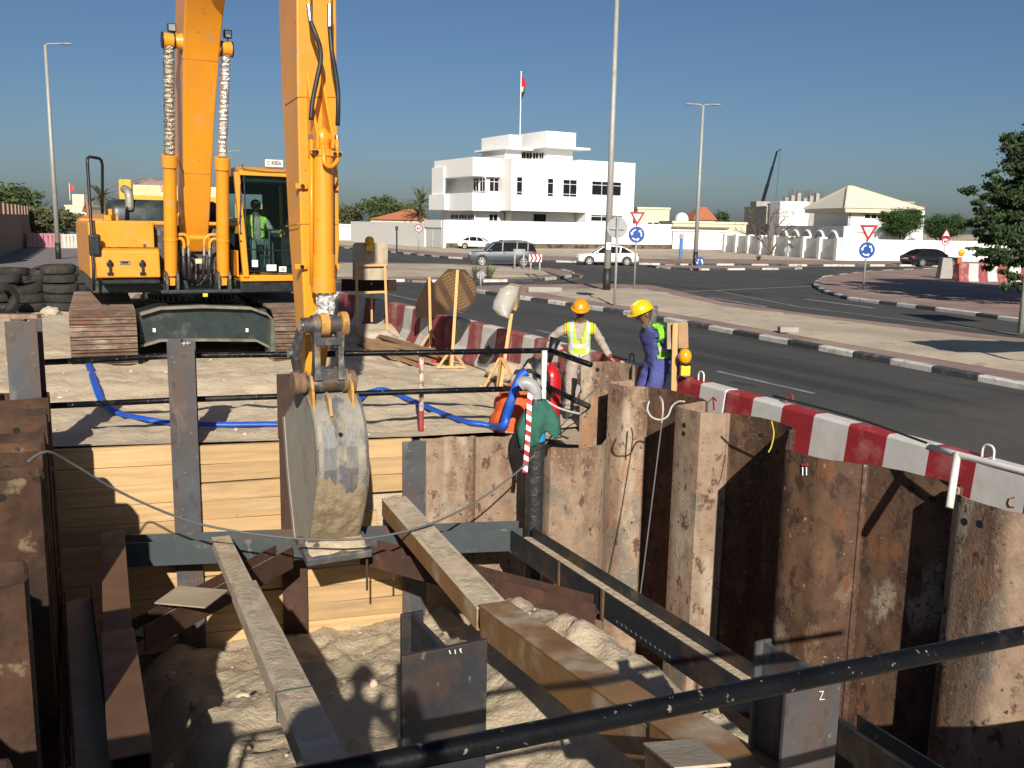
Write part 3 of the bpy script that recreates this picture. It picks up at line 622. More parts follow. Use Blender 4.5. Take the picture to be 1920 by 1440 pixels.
# front (lower) and rear (upper) edges of the boom, taken across its own slope
edge_f = [(-1.42, 2.3), (-1.66, 2.75), (-1.95, 3.5), (-2.3, 4.4), (-2.75, 5.4), (-3.3, 6.2), (-4.1, 6.75), (-5.3, 7.15), (-6.8, 7.2), (-8.6, 7.0), (-9.7, 6.85)]
edge_b = [(-.95, 2.5), (-1.0, 3.1), (-1.15, 3.9), (-1.45, 4.9), (-1.95, 6.0), (-2.7, 7.1), (-3.8, 7.9), (-5.2, 8.2), (-6.9, 8.0), (-8.7, 7.6), (-9.85, 7.25)]
wid = [.235, .24, .25, .27, .3, .315, .315, .3, .29, .27, .24]
bm_ = MB(); rings = []
for (fy, fz), (by_, bz), w in zip(edge_f, edge_b, wid):
    rings.append([Vector((BC-w, fy, fz)), Vector((BC+w, fy, fz)), Vector((BC+w, by_, bz)), Vector((BC-w, by_, bz))])
bm_.loft(rings); boom = part('boom', bm_, YEL, EX, bevel=.02, smooth=30)
mb = MB(); mb.prism([(BC-.27, -.7, 2.1), (BC-.27, -1.3, 2.05), (BC-.27, -1.5, 2.32), (BC-.27, -1.1, 2.8), (BC-.27, -.7, 2.7)], (.54, 0, 0)); part('boom_foot', mb, YEL, EX, bevel=.03)
CY = (U(321, 525, -1.85), U(418, 525, -1.85)); CT = (U(318, 290, -2.35), U(417, 295, -2.35)); CP = (U(316, 76, -2.75), U(424, 92, -2.75))
for k in range(2):
    a, b, c = CY[k], CT[k], CP[k]; d = (b-a).normalized()
    mb = MB(); mb.cyl(a+d*.12, b-d*.2, .115, n=20); mb.cyl(b-d*.22, b, .14, n=20); mb.cyl(a+d*.1, a+d*.14, .12, n=20); mb.cyl(a+d*.75, a+d*.79, .122, n=20)
    mb.bx(a.x-.06, a.x+.06, a.y-.08, a.y+.08, a.z-.1, a.z+.2); o = part('boom_cylinder', mb, YEL, EX, smooth=35, bevel=.006)
    pm = MB(); pm.cyl(a-Vector((.13, 0, 0)), a+Vector((.13, 0, 0)), .075, n=14); part('cylinder_pin', pm, LINK, o, smooth=30)
    # rod wrapped in crumpled foil
    n = 60; pts = []; rings = []
    for i in range(n+1):
        t = i/n; p = b.lerp(c, t); row = []
        for j in range(18):
            an = 2*PI*j/18; r_ = (.092 if k == 0 else .08)*(1+.16*noise.noise(Vector((math.cos(an)*1.2, math.sin(an)*1.2, t*24+k*9)))+.10*math.sin(t*150+2.5*noise.noise(Vector((an*1.5, t*8, k)))))
            row.append(p+Vector((math.cos(an)*r_, math.sin(an)*r_, 0)))
        rings.append(row)
    part('foil_wrapped_rod', MB().loft(rings), mat('dulled_foil', (.5, .46, .38), .3, 1, var=.3, scale=9, bump=1, bscale=30, bdist=.03) if k == 0 else FOIL, o)
    sd_ = -1 if k == 0 else 1
    bo = MB(); x_in = BC+sd_*.28; x_out = c.x+sd_*.1
    bo.cyl((c.x-sd_*.1, c.y, c.z), (x_out, c.y, c.z), .125, n=18); bo.cyl((x_in, c.y, c.z), (c.x-sd_*.1, c.y, c.z), .15, .11, n=18); part('pin_boss', bo, YEL, EX, smooth=35)
    rg = MB()
    for xx in (x_out, c.x-sd_*.09): rg.cyl((xx-.012, c.y, c.z), (xx+.012, c.y, c.z), .135, n=18)
    part('grease_seal', rg, BLK, o, smooth=35)
    wl_ = U((322, 427)[k], (52, 64)[k], -2.8); mb = MB(); mb.bx(wl_.x-.07, wl_.x+.07, wl_.y-.04, wl_.y+.06, wl_.z-.07, wl_.z+.07); o2 = part('work_light', mb, BLK, EX, bevel=.015)
    part('lens', MB().bx(wl_.x-.052, wl_.x+.052, wl_.y-.045, wl_.y-.039, wl_.z-.052, wl_.z+.052), mat('lamp_lens', (.5, .5, .46), .1, .6), o2)
    part('bracket', MB().cyl((wl_.x, wl_.y, wl_.z-.07), (wl_.x, c.y, c.z+.1), .012, n=6), BLK, o2)
# hoses and hard lines between the cylinders
for pts, m in (([(332, 440), (346, 440), (353, 448), (353, 462)], YEL), ([(331, 447), (341, 448), (345, 456), (345, 466)], YEL), ([(406, 440), (392, 441), (384, 449), (383, 462)], YEL), ([(407, 448), (398, 449), (393, 456), (393, 466)], YEL)):
    mb = MB(); mb.tube(curve_pts([U(x, y, -1.95) for x, y in pts], 5), .03, 8); part('hard_line', mb, m, EX, smooth=True)
for x, y0, sg in ((344, 468, 1), (354, 470, 1), (383, 468, -1), (393, 470, -1)):
    mb = MB(); mb.cyl(U(x, y0-6, -1.95), U(x, y0+14, -1.95), .028, n=8); mb.cyl(U(x, y0, -1.95), U(x, y0+6, -1.95), .038, n=8); part('hose_fitting', mb, CHROME, EX)
    mb = MB(); pts = curve_pts([U(x, y0+12, -1.95), U(x+sg*1, y0+30, -1.98), U(x+sg*3, y0+50, -1.9), U(x+sg*12, y0+62, -1.7)], 6); mb.tube(pts, .036, 8); part('hydraulic_hose', mb, HOSE, EX, smooth=True)
mb = MB(); a, b = U(366, 485, -1.6), U(380, 494, -1.6); mb.bx(a.x, b.x, -1.62, -1.6, b.z, a.z); part('caution_label', mb, mat('pale_yellow_label', (.7, .6, .3), .5), EX)
mb = MB(); a, b = U(380, 550, -1.98), U(389, 556, -1.98); mb.bx(a.x, b.x, -2.01, -1.99, b.z, a.z); part('caution_label', mb, PYEL, EX)
# ---- cab
cx0, cx1, cy0, cy1, cz0, cz1 = .58, 1.86, -2.05, -.35, 1.52, 3.62
cb = MB(); cb.bx(cx0, cx1, cy0, cy1, cz0, 1.64); part('cab_floor', cb, YEL, EX, bevel=.015)
cb = MB(); cb.bx(cx0-.0, cx1, cy0+.06, cy0+.6, 1.3, 1.515); part('cab_skirt', cb, BLK, EX, bevel=.02)
cb = MB(); cb.prism([(cx0+.02, cy0-.06, 3.5), (cx0+.02, cy0-.02, 3.6), (cx0+.02, cy0+.2, 3.67), (cx0+.02, cy1, 3.66), (cx0+.02, cy1, 3.5)], (cx1-cx0-.04, 0, 0)); part('cab_roof', cb, YEL, EX, bevel=.03)
for nm, pts in (('pillar', [(cx0+.1, cy0, 1.6), (cx0-.02, cy0, 3.56)]), ('pillar', [(cx1-.06, cy0, 1.6), (cx1-.06, cy0, 3.56)]), ('pillar', [(cx0+.06, cy1, 1.6), (cx0+.06, cy1, 3.56)]), ('pillar', [(cx1-.06, cy1, 1.6), (cx1-.06, cy1, 3.56)])):
    cb = MB(); a, b = Vector(pts[0]), Vector(pts[1]); rings = [[p+Vector((dx, dy, 0)) for dx, dy in ((-.055, -.05), (.055, -.05), (.055, .06), (-.055, .06))] for p in (a, b)]; cb.loft(rings); part(nm, cb, YEL, EX, bevel=.018)
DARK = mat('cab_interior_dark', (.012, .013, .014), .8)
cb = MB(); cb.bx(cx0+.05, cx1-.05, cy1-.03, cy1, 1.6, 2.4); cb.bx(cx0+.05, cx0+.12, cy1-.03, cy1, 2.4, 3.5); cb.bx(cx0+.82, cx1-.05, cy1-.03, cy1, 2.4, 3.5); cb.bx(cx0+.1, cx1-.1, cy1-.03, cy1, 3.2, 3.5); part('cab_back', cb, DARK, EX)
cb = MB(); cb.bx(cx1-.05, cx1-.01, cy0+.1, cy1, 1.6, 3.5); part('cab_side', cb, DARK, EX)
cb = MB(); cb.bx(cx0-.03, cx0+.0, cy0+.15, cy1, 1.6, 2.1); part('cab_side', cb, YEL, EX, bevel=.01)
cb = MB(); cb.bx(cx0+.02, cx0+.03, cy0+.1, cy1, 2.1, 3.5); part('side_window', cb, GLASS, EX)
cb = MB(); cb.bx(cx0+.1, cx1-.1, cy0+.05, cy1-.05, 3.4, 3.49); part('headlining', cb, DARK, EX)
a, b, c, d = U(464, 508, cy0-.02), U(550, 512, cy0-.02), U(544, 334, cy0-.02), U(457, 327, cy0-.02)
b.x = c.x = cx1-.1
fg = MB(); fg.prism([a, b, c, d], (0, .008, 0)); part('windscreen', fg, GLASS, EX)
fs_ = MB()
for p, q in ((a, b), (b, c), (c, d), (d, a), (a.lerp(d, .23), b.lerp(c, .23))): fs_.cyl(p+Vector((0, -.005, 0)), q+Vector((0, -.005, 0)), .014, n=6)
part('window_seal', fs_, BLK, EX)
for (x, y, w, h) in ((478, 494, 12, 14), (509, 502, 20, 13), (530, 505, 15, 12)):
    p = U(x, y, cy0-.03); k_ = 16.3/FPX; lb = MB(); lb.bx(p.x-w*k_/2, p.x+w*k_/2, cy0-.034, cy0-.031, p.z-h*k_/2, p.z+h*k_/2); o = part('window_sticker', lb, SWHITE, EX)
    tx = MB()
    for r_ in range(4):
        if x == 530: tx.bx(p.x-.05+r_*.012+.03, p.x-.045+r_*.012+.035, cy0-.037, cy0-.035, p.z-.035, p.z+.035)
        else: tx.bx(p.x-w*k_*.35, p.x+w*k_*rnd.uniform(.1, .35), cy0-.037, cy0-.035, p.z+h*k_*(.28-.18*r_), p.z+h*k_*(.34-.18*r_))
    part('sticker_print', tx, SGREY, o)
cb = MB(); cb.cyl(U(451, 345, cy0-.06), U(451, 440, cy0-.06), .01, n=6); cb.cyl(U(453, 365, cy0-.07), U(449, 420, cy0-.07), .012, n=6); part('wiper', cb, BLK, EX)
for y in (405, 437, 452, 511):
    p = U(452, y, cy0-.06); part('bolt', MB().ball(p, .018, 8, 5), BLK, EX)
cb = MB(); cb.tube(curve_pts([U(446, 312, cy0-.05), U(455, 308, cy0-.06), U(456, 316, cy0-.07), U(470, 319, cy0-.06), U(500, 322, cy0-.06), U(540, 323, cy0-.06)], 5), .008, 5); part('wiring', cb, BLK, EX)
# seat and control stand
cb = MB(); cb.bx(.85, 1.4, -1.15, -.75, 2.02, 2.16); cb.bx(.87, 1.38, -.82, -.66, 2.16, 2.9); cb.bx(.9, 1.35, -1.1, -.75, 1.64, 2.02); part('operator_seat', cb, BLK, EX, bevel=.04)
cb = MB(); s0 = U(505, 500, -1.8); s1 = U(505, 432, -1.72); cb.cyl(s0, s1, .03, n=8); cb.cyl(U(490, 431, -1.72), U(520, 431, -1.72), .018, n=8); cb.cyl(U(495, 500, -1.8), U(498, 455, -1.75), .014, n=6); cb.cyl(U(513, 500, -1.8), U(511, 455, -1.75), .014, n=6); part('travel_levers', cb, BLK, EX)
cb = MB(); cb.bx(1.5, 1.78, -1.5, -.9, 1.64, 2.35); cb.cyl((1.56, -1.42, 2.35), (1.5, -1.5, 2.6), .02, n=8); part('control_console', cb, BLK, EX, bevel=.02)
# number plate with its characters
def text_mesh(s, size, bold=.0, sx=1.0):
    cu = bpy.data.curves.new('lettering', 'FONT'); cu.body = s; cu.size = size; cu.align_x = 'CENTER'; cu.align_y = 'CENTER'; cu.extrude = .0015; cu.offset = bold
    o = bpy.data.objects.new('lettering', cu); COL.objects.link(o); dg = bpy.context.evaluated_depsgraph_get(); me = bpy.data.meshes.new_from_object(o.evaluated_get(dg))
    mb = MB().add([Vector((v.co.x*sx, v.co.y, v.co.z)) for v in me.vertices], [list(p.vertices) for p in me.polygons]); bpy.data.objects.remove(o); bpy.data.curves.remove(cu); return mb
pl_ = U(514, 306, cy0+.1); mb = MB(); mb.bx(pl_.x-.17, pl_.x+.17, pl_.y, pl_.y+.02, pl_.z-.065, pl_.z+.065); po = part('number_plate', mb, mat('plate_white', (.75, .72, .62), .5), EX)
tx = text_mesh('C 45826', .105, .002, .72).xf(Matrix.Translation((pl_.x, pl_.y-.003, pl_.z)) @ Matrix.Rotation(PI/2, 4, 'X')); part('plate_characters', tx, SBLACK, po)
# ---- handrail and mirror
hr = MB(); pts = [U(176, 545, -1.9), U(175, 500, -1.9), U(172, 440, -1.75), U(164, 305, -1.6), U(164, 297, -1.6), U(168, 294, -1.55), U(186, 297, -1.1), U(190, 301, -1.05), U(192, 310, -1.0), U(192, 400, -1.0)]
hr.tube(pts, .028, 8); part('handrail', hr, BLK, EX, smooth=True)
c = U(178, 460, -1.82); mb = MB(); mb.bx(c.x-.1, c.x+.1, c.y-.06, c.y+.06, c.z-.2, c.z+.2); part('mirror', mb, BLK, EX, bevel=.04)
# ---- arm
A0, A1 = -10.3, -9.72
def fx(px, py, y=A0): q = U(px, py, y); return q.x, q.z
rows = [(-170, 553, 629, .8), (0, 556, 631, .75), (150, 557, 632, .68), (300, 560, 634, .58), (450, 564, 637, .5), (560, 569, 630, .42), (640, 572, 618, .36), (730, 574, 606, .32)]
ar = MB(); rings = []
for py, l, r_, dp in rows:
    a, za = fx(l, py); b, zb = fx(r_, py); z = (za+zb)/2; rings.append([Vector((a, A0, z)), Vector((b, A0, z)), Vector((b, A0+dp, z)), Vector((a, A0+dp, z))])
top = rings[0]; rings.insert(0, [p+Vector((0, .1, 2.4)) for p in top]); armo = part('arm', ar.loft(rings), YEL, EX, bevel=.018)
mb = MB(); z7 = rings[0][0].z; mb.prism([(-.26, -10.35, z7-.2), (-.26, -10.3, z7+.5), (-.26, -9.5, z7+.9), (-.26, -9.0, z7+.5), (-.26, -9.4, z7-.1)], (.5, 0, 0)); part('arm_head', mb, YEL, EX, bevel=.03)
mb = MB(); mb.cyl((BC, -4.6, 8.35), (BC, -7.2, 8.75), .15, n=16); mb.cyl((BC, -7.2, 8.75), (BC, -9.2, z7+.75), .08, n=12); part('arm_cylinder', mb, YEL, EX, smooth=35)
# bucket cylinder on the front of the arm
CYY = -10.55
t0, t1, t2 = U(607, 545, CYY), U(605, 290, CYY), U(604, 266, CYY)
mb = MB(); mb.cyl(t0, t1, .105, n=22); k_ = (t1-t0).normalized(); mb.cyl(t0, t0+k_*.38, .123, n=22); mb.cyl(t0-k_*.02, t0+k_*.12, .13, n=22); mb.cyl(t1-k_*.02, t1+k_*.05, .118, n=22); mb.cyl(t1, t1+k_*.14, .07, n=16)
cyo = part('bucket_cylinder', mb, YEL, EX, smooth=35, bevel=.005)
for k in range(10): an = 2*PI*k/10; q = t0+Vector((math.cos(an)*.115, math.sin(an)*.115, -.03)); part('head_bolt', MB().cyl(q, q+Vector((0, 0, .02)), .016, n=6), YELD, cyo) if an > PI else None
mb = MB(); mb.ball(t2+Vector((0, 0, .03)), (.085, .085, .12), 14, 10); part('cylinder_eye', mb, YEL, EX, smooth=True)
for sx in (-1, 1):
    px = 604+sx*14; mb = MB(); e0, e1 = U(px-2, 215, A0), U(px+2, 272, CYY)
    pts = [Vector((e1.x, A0+.02, U(px, 130, A0).z)), Vector((e1.x, A0-.06, U(px, 165, A0).z)), Vector((e1.x, A0-.2, U(px, 215, A0).z)), Vector((e1.x, CYY-.1, e1.z+.1)), Vector((e1.x, CYY-.09, e1.z-.04)), Vector((e1.x, A0+.02, e1.z-.12))]
    mb.prism([p-Vector((.016, 0, 0)) for p in pts], (.032, 0, 0)); part('cylinder_lug', mb, YEL, EX, bevel=.008)
mb = MB(); mb.cyl(U(590, 258, CYY), U(624, 258, CYY), .05, n=14); part('lug_pin', mb, YELD, EX, smooth=30)
# clamps, hard lines, hoses
for px0, px1, py in ((579, 592, 285), (616, 637, 289)):
    a, b = U(px0, py, CYY), U(px1, py+1, CYY); mb = MB(); mb.bx(a.x, b.x, CYY-.1, CYY-.03, a.z-.025, a.z+.025); co = part('pipe_clamp', mb, YEL, EX, bevel=.008)
    for t in (.3, .75): q = a.lerp(b, t); part('bolt', MB().cyl((q.x, CYY-.115, q.z), (q.x, CYY-.1, q.z), .02, n=8), BLK, co)
for px, py in ((566, 349), (624, 352), (565, 500), (626, 500)):
    q = U(px, py, A0-.03); mb = MB(); mb.bx(q.x-.07, q.x+.06, A0-.05, A0, q.z-.028, q.z+.028); co = part('pipe_clamp', mb, YEL, EX, bevel=.006); part('bolt', MB().cyl((q.x, A0-.07, q.z), (q.x, A0-.05, q.z), .022, n=8), BLK, co)
for px, y0, y1 in ((584, 262, 535), (632, 262, 292)):
    mb = MB(); mb.tube([U(px, y0, CYY-.02), U(px, y1, CYY-.02)], .02, 8); part('hard_line', mb, YEL, EX, smooth=True)
mb = MB(); mb.tube(curve_pts([U(633, 290, CYY-.03), U(632, 302, CYY-.08), U(620, 313, CYY-.16), U(609, 306, CYY-.18), U(607, 290, CYY-.16), U(606, 276, CYY-.12)], 6), .024, 8); part('hard_line', mb, YEL, EX, smooth=True)
for pts in ([(579, 8), (582, 40), (592, 65), (600, 90), (601, 115), (594, 150), (586, 190), (583, 225), (582, 262)], [(618, 8), (618, 50), (622, 95), (628, 130), (633, 165), (634, 200), (633, 235), (632, 262)]):
    P3 = [U(x, y, CYY-.05 if 60 < y < 230 else CYY) for x, y in pts]; mb = MB(); mb.tube(curve_pts(P3[1:-1], 6), .024, 10); h_ = part('hydraulic_hose', mb, HOSE, EX, smooth=True)
    for a, b in ((P3[0], P3[1]), (P3[-2].lerp(P3[-1], .7), P3[-1])): part('hose_fitting', MB().cyl(a, b, .026, n=8), CHROME, h_)
    mb = MB(); p = P3[0]; mb.tube([p, p+Vector((0, 0, .5)), p+Vector((0, .25, 1.2))], .02, 8); part('hard_line', mb, YEL, EX)
# crumpled foil boot over the rod
n = 26; rings = []
ctr = [(611, 537, 26), (613, 548, 33), (612, 556, 36), (608, 565, 34), (612, 575, 32), (610, 585, 30), (606, 591, 40), (608, 597, 44), (606, 603, 34)]
for i, (px, py, w) in enumerate(ctr):
    p = U(px, py, CYY); row = []
    for j in range(30):
        an = 2*PI*j/30; r_ = w/2*9.75/FPX*(1+.34*noise.noise(Vector((math.cos(an)*2.6, math.sin(an)*2.6, i*1.1)))+.15*noise.noise(Vector((math.cos(an)*6, math.sin(an)*6, i*2.3+7))))
        row.append(p+Vector((math.cos(an)*r_, math.sin(an)*r_*.9, .03*noise.noise(Vector((an*2, i*3, 1))))))
    rings.append(row)
part('foil_boot', MB().loft(rings), FOIL, EX)
# ---- linkage
LY = -10.72
p0, p1 = U(566, 611, LY), U(646, 607, LY); mid = (p0+p1)/2
mb = MB(); mb.cyl(p0, p1, .085, n=18); mb.cyl(p0+(p1-p0)*.22, p0+(p1-p0)*.38, .105, n=18); mb.cyl(p0+(p1-p0)*.62, p0+(p1-p0)*.8, .105, n=18); part('upper_link_boss', mb, LINK, EX, smooth=35)
part('rod_eye', MB().cyl(p0.lerp(p1, .4), p0.lerp(p1, .6), .12, n=18), YELD, EX, smooth=35)
mb = MB(); mb.cyl(p0-Vector((.03, 0, 0)), p0+Vector((.03, 0, 0)), .06, n=14); part('link_pin', mb, CHROME, EX, smooth=30)
part('link_collar', MB().cyl(p1-Vector((.05, 0, 0)), p1+Vector((.02, 0, 0)), .13, n=18), YELD, EX, smooth=35)
q0, q1 = U(556, 722, LY-.05), U(662, 714, LY-.05)
# slotted push link (two side rails, cross webs)
hl = MB(); a, b = U(592, 622, LY-.02), U(594, 712, LY-.08); c, d = U(636, 620, LY-.02), U(638, 710, LY-.08)
for s_, e_ in ((a, b), (c, d)):
    dirv = (e_-s_); rings = []
    for t, w, dp in ((0, .08, .16), (.2, .07, .14), (.5, .06, .12), (.8, .07, .15), (1, .1, .17)):
        p = s_+dirv*t; rings.append([p+Vector((-w/2, -dp/2, 0)), p+Vector((w/2, -dp/2, 0)), p+Vector((w/2, dp/2, 0)), p+Vector((-w/2, dp/2, 0))])
    hl.loft(rings)
def web(py0, py1): 
    a_, b_ = U(590, py0, LY-.04), U(638, py1, LY-.06); hl.bx(a_.x, b_.x, LY-.12, LY+.04, b_.z, a_.z)
web(633, 646); web(691, 712)
for sx, pxx in ((1, 603), (-1, 627)):      # rounded ends of the slot
    for py, sz in ((648, -1), (689, 1)): q = U(pxx, py, LY-.05); hl.cyl((q.x, LY-.1, q.z), (q.x, LY+.02, q.z), .022, n=10)
part('push_link', hl, LINK, EX, bevel=.012)
for (xa, ya, xb, yb) in ((566, 616, 552, 665), (552, 665, 560, 705)):
    mb = MB(); a_, b_ = U(xa, ya, LY+.05), U(xb, yb, LY+.15); mb.beam(a_, b_, .07, .16, up=(0, 1, 0)); part('guide_link', mb, LINK, EX, bevel=.02)
mb = MB(); q = U(549, 661, LY+.15); mb.cyl(q-Vector((.05, 0, 0)), q+Vector((.06, 0, 0)), .055, n=12); part('link_pin', mb, CHROME, EX, smooth=30)
mb = MB(); mb.cyl(q0, q1, .09, n=18); lower = part('lower_link_boss', mb, LINK, EX, smooth=35)
for px in (553, 565, 646, 658):
    c = U(px, 719 if px < 600 else 715, LY-.05); mb = MB(); mb.cyl(c-Vector((.028, 0, 0)), c+Vector((.03, 0, 0)), .125 if px in (553, 658) else .11, n=20); part('pin_collar', mb, mat('rusty_pin_boss', (.2, .12, .07), .7, .2, var=.3, scale=8, bump=.5, layers=[((.3, .24, .17), 6, .5, .7)]), EX, smooth=35)
# ---- bucket
BF = -11.12
def bz(py, y=BF): return U(620, py, y).z
xl, xr = U(592, 850, BF).x, U(691, 850, BF).x
shell = [(-10.55, bz(738)), (-10.78, bz(752)), (-10.95, bz(772)), (-11.06, bz(800)), (-11.13, bz(840)), (-11.15, bz(880)), (-11.1, bz(920)), (-11.0, bz(955, -11)), (-10.88, bz(990, -10.9)), (-10.74, bz(1022, -10.8))]
inner = [(y+.035 if i > 1 else y+.01, z-.03 if i < 2 else z) for i, (y, z) in enumerate(shell)]
sh = MB(); ring = [Vector((0, y, z)) for y, z in shell]
cols_ = 15; rings = []
for k in range(cols_):
    x = xl+(xr-xl)*k/(cols_-1); rings.append([Vector((x, y, z)) for y, z in shell]+[Vector((x, y, z)) for y, z in reversed(inner)])
sh.loft(rings); bko = part('bucket', sh, MUDS, EX, smooth=40)
for x, nm in ((xl, 'bucket_side'), (xr-.03, 'bucket_side')):
    back_ = [(-10.7, bz(1026, -10.75)), (-10.2, bz(1000, -10.2)), (-9.95, bz(880, -9.95)), (-9.82, bz(775, -9.82)), (-10.3, bz(745, -10.35))]
    sp = MB(); sp.prism([Vector((x, y, z)) for y, z in shell+back_], (.03, 0, 0)); part(nm, sp, MUDG, bko)
    rb = MB(); pr = [(-10.18, bz(1000, -10.2)), (-9.93, bz(880, -9.95)), (-9.8, bz(775, -9.82))]
    for a_, b_ in zip(pr, pr[1:]): rb.beam((x+.015, *a_), (x+.015, *b_), .075, .05, up=(1, 0, 0))
    if x == xl: part('side_cutter', rb, MUDG, bko)
for xx in (U(577, 740, -10.75).x, U(650, 735, -10.75).x):
    mb = MB(); pr = [(-10.95, bz(775, -10.95)), (-10.92, bz(735)), (-10.85, bz(712)), (-10.68, bz(706)), (-10.35, bz(722, -10.35)), (-10.15, bz(770, -10.15))]; mb.prism([Vector((xx, y, z)) for y, z in pr], (.03, 0, 0)); part('bucket_ear', mb, YELD, bko, bevel=.006)
mb = MB(); q = U(618, 766, -10.97); mb.prism([(q.x-.015, -11.04, q.z-.07), (q.x-.015, -10.98, q.z+.1), (q.x-.015, -10.86, q.z+.16), (q.x-.015, -10.8, q.z-.0)], (.035, 0, 0)); part('lifting_eye', mb, YELD, bko, bevel=.006)
mb = MB(); q = U(639, 815, -11.11); mb.cyl((q.x, -11.115, q.z), (q.x, -11.09, q.z), .022, n=12); part('drain_hole', mb, HOLE, bko)
for px, w in ((618, .13), (660, .12)):        # worn wear strips
    a_ = U(px, 823, -11.13); rings = []
    for y, z in shell[3:8]: rings.append([Vector((a_.x-w/2, y-.006, z)), Vector((a_.x+w/2, y-.006, z)), Vector((a_.x+w/2, y+.01, z)), Vector((a_.x-w/2, y+.01, z))])
    mb = MB().loft(rings); part('wear_strip', mb, mat('scraped_steel', (.2, .195, .19), .5, .4, var=.25, scale=5, stretch=(6, 6, 1), layers=[((.3, .26, .2), 3, .5, .64, (3, 3, .6)), ((.25, .16, .08), 5, .62, .74)], bump=.5, bscale=20), bko)
mud = MB(); vs = []; fs = []; nx, nz_ = 26, 20                                   # caked wet sand on the lower back
for i in range(nz_):
    t = i/(nz_-1); k = 5.2+t*3.75; i0 = int(k); f_ = k-i0; y = shell[i0][0]*(1-f_)+shell[min(i0+1, 9)][0]*f_; z = shell[i0][1]*(1-f_)+shell[min(i0+1, 9)][1]*f_
    for j in range(nx):
        x = xl-.004+(xr-xl+.01)*j/(nx-1); h = .02+.055*abs(fbm(x*5, z*5, 2))+.03*noise.noise(Vector((x*16, z*16, 3)))
        te = t+.22*noise.noise(Vector((x*5, 1.7, 4)))+.1*noise.noise(Vector((x*14, .3, 8)))-.1; edge = max(0, min(1, te*4))*min(1, (1-t)*6)*min(1, j/2.)*min(1, (nx-1-j)/2.); vs.append(Vector((x, y-h*edge+.006*(1-edge), z)))
for i in range(nz_-1):
    for j in range(nx-1): fs.append((i*nx+j, i*nx+j+1, (i+1)*nx+j+1, (i+1)*nx+j))
part('caked_mud', mud.add(vs, fs), mat('wet_caked_sand', (.28, .215, .135), .95, var=.2, scale=6, bump=1, bscale=25, bdist=.02, layers=[((.2, .15, .09), 3, .5, .7)]), bko, smooth=True)
c0, c1 = U(556, 1050, -10.85), U(666, 1036, -10.85); z0, z1 = c0.z, c1.z
mb = MB(); lipw = xr-xl+.16; cxm = (xl+xr)/2; zb = bz(1038, -10.85)
mb.prism([(cxm-lipw/2, -10.98, zb-.06), (cxm-lipw/2, -10.99, zb+.02), (cxm-lipw/2, -10.7, zb+.14), (cxm-lipw/2, -10.5, zb+.12), (cxm-lipw/2, -10.5, zb+.06)], (lipw, 0, 0)); part('cutting_edge', mb, mat('worn_cutting_edge', (.12, .12, .12), .5, .4, var=.3, scale=8, bump=.5, layers=[((.3, .26, .19), 5, .5, .66)]), bko, bevel=.01)
vs = []; fs = []                                # sand lying on the lip
for i in range(8):
    for j in range(18):
        x = cxm-lipw/2+.02+(lipw-.04)*j/17; t = i/7; y = -10.97+.3*t; z = zb+.024+.115*t; h = .05*max(0, math.sin(PI*t))*(.6+.8*noise.noise(Vector((x*8, t*3, 5))))*min(1, j/2, (17-j)/2); vs.append(Vector((x, y, z+h)))
for i in range(7):
    for j in range(17): fs.append((i*18+j, i*18+j+1, (i+1)*18+j+1, (i+1)*18+j))
part('sand_on_edge', MB().add(vs, fs), SANDP, bko, smooth=True)

WELD = mat('weld_seam', (.42, .17, .02), .6, var=.2)
for t, ed in ((2, 0), (4, 0), (6, 0)):
    fy, fz = edge_f[t]; by_, bz_2 = edge_b[t]; w = wid[t]+.004; mb = MB(); mb.tube([Vector((BC-w, by_, bz_2)), Vector((BC-w, fy, fz)), Vector((BC+w, fy, fz)), Vector((BC+w, by_, bz_2))], .009, 6); part('weld_seam', mb, WELD, EX)
for py in (182, 420):
    l = rings = None; a_, b_ = U(558, py, A0), U(633, py, A0); mb = MB(); mb.tube([a_+Vector((-.004, .5, -.03)), a_+Vector((-.004, -.003, 0)), b_+Vector((.004, -.003, 0)), b_+Vector((.004, .5, -.03))], .007, 6); part('weld_seam', mb, WELD, EX)

# ================================================================ STEELWORK AND SERVICES IN THE PIT
def hz(v): return Vector((v.x, v.y, 0)).normalized()
ZW = -.83
def waler(name, p0, p1, w, dpt, m, label, cat='steel beam', sand=True):
    """H beam laid with its web flat, so the flanges stand up on both sides"""
    t = (p1-p0).normalized(); side = hz(Vector((t.y, -t.x, 0))); mb = MB(); mb.ibeam(p0, p1, w, dpt, .016, .012, up=side)
    r = thing(name, label, cat, (p0+p1)/2-Vector((0, 0, w/2)), group=None); part('beam', mb, m, r, bevel=.002)
    if sand:
        vs = []; fs = []; n = int((p1-p0).length/.06)+2
        for i in range(n):
            for j in range(5):
                s_ = (j/4-.5)*(dpt-.04); q = p0.lerp(p1, i/(n-1))+side*s_; vs.append(q+Vector((0, 0, .012+.03*max(0, .25+fbm(q.x*4, q.y*4, 3))*(1-(j/2-1)**2)+.004)))
        for i in range(n-1):
            for j in range(4): fs.append((i*5+j, i*5+j+1, (i+1)*5+j+1, (i+1)*5+j))
        part('sand_in_web', MB().add(vs, fs), SANDP, r, smooth=True)
    return r
w0 = wall_pt(215, .36, ZW-.02); corner = UV(9.62, 4.99, ZW)
bw_dir = (corner-w0).normalized()
SLATE = mat('slate_steel', (.05, .062, .066), .6, .1, var=.2, scale=3, bump=.2, bscale=50, layers=[((.1, .06, .04), 1.6, .58, .7), ((.2, .17, .13), 5, .62, .72)])
waler('waling_beam', w0, corner+bw_dir*.06, .28, .3, SLATE, 'blue grey steel waling beam along the foot of the timber planks')
waler('waling_beam', corner-AU*.17, UV(2.9, 5.02, ZW), .28, .3, STEELB, 'long dark steel waling beam beside the rusty road side piles')
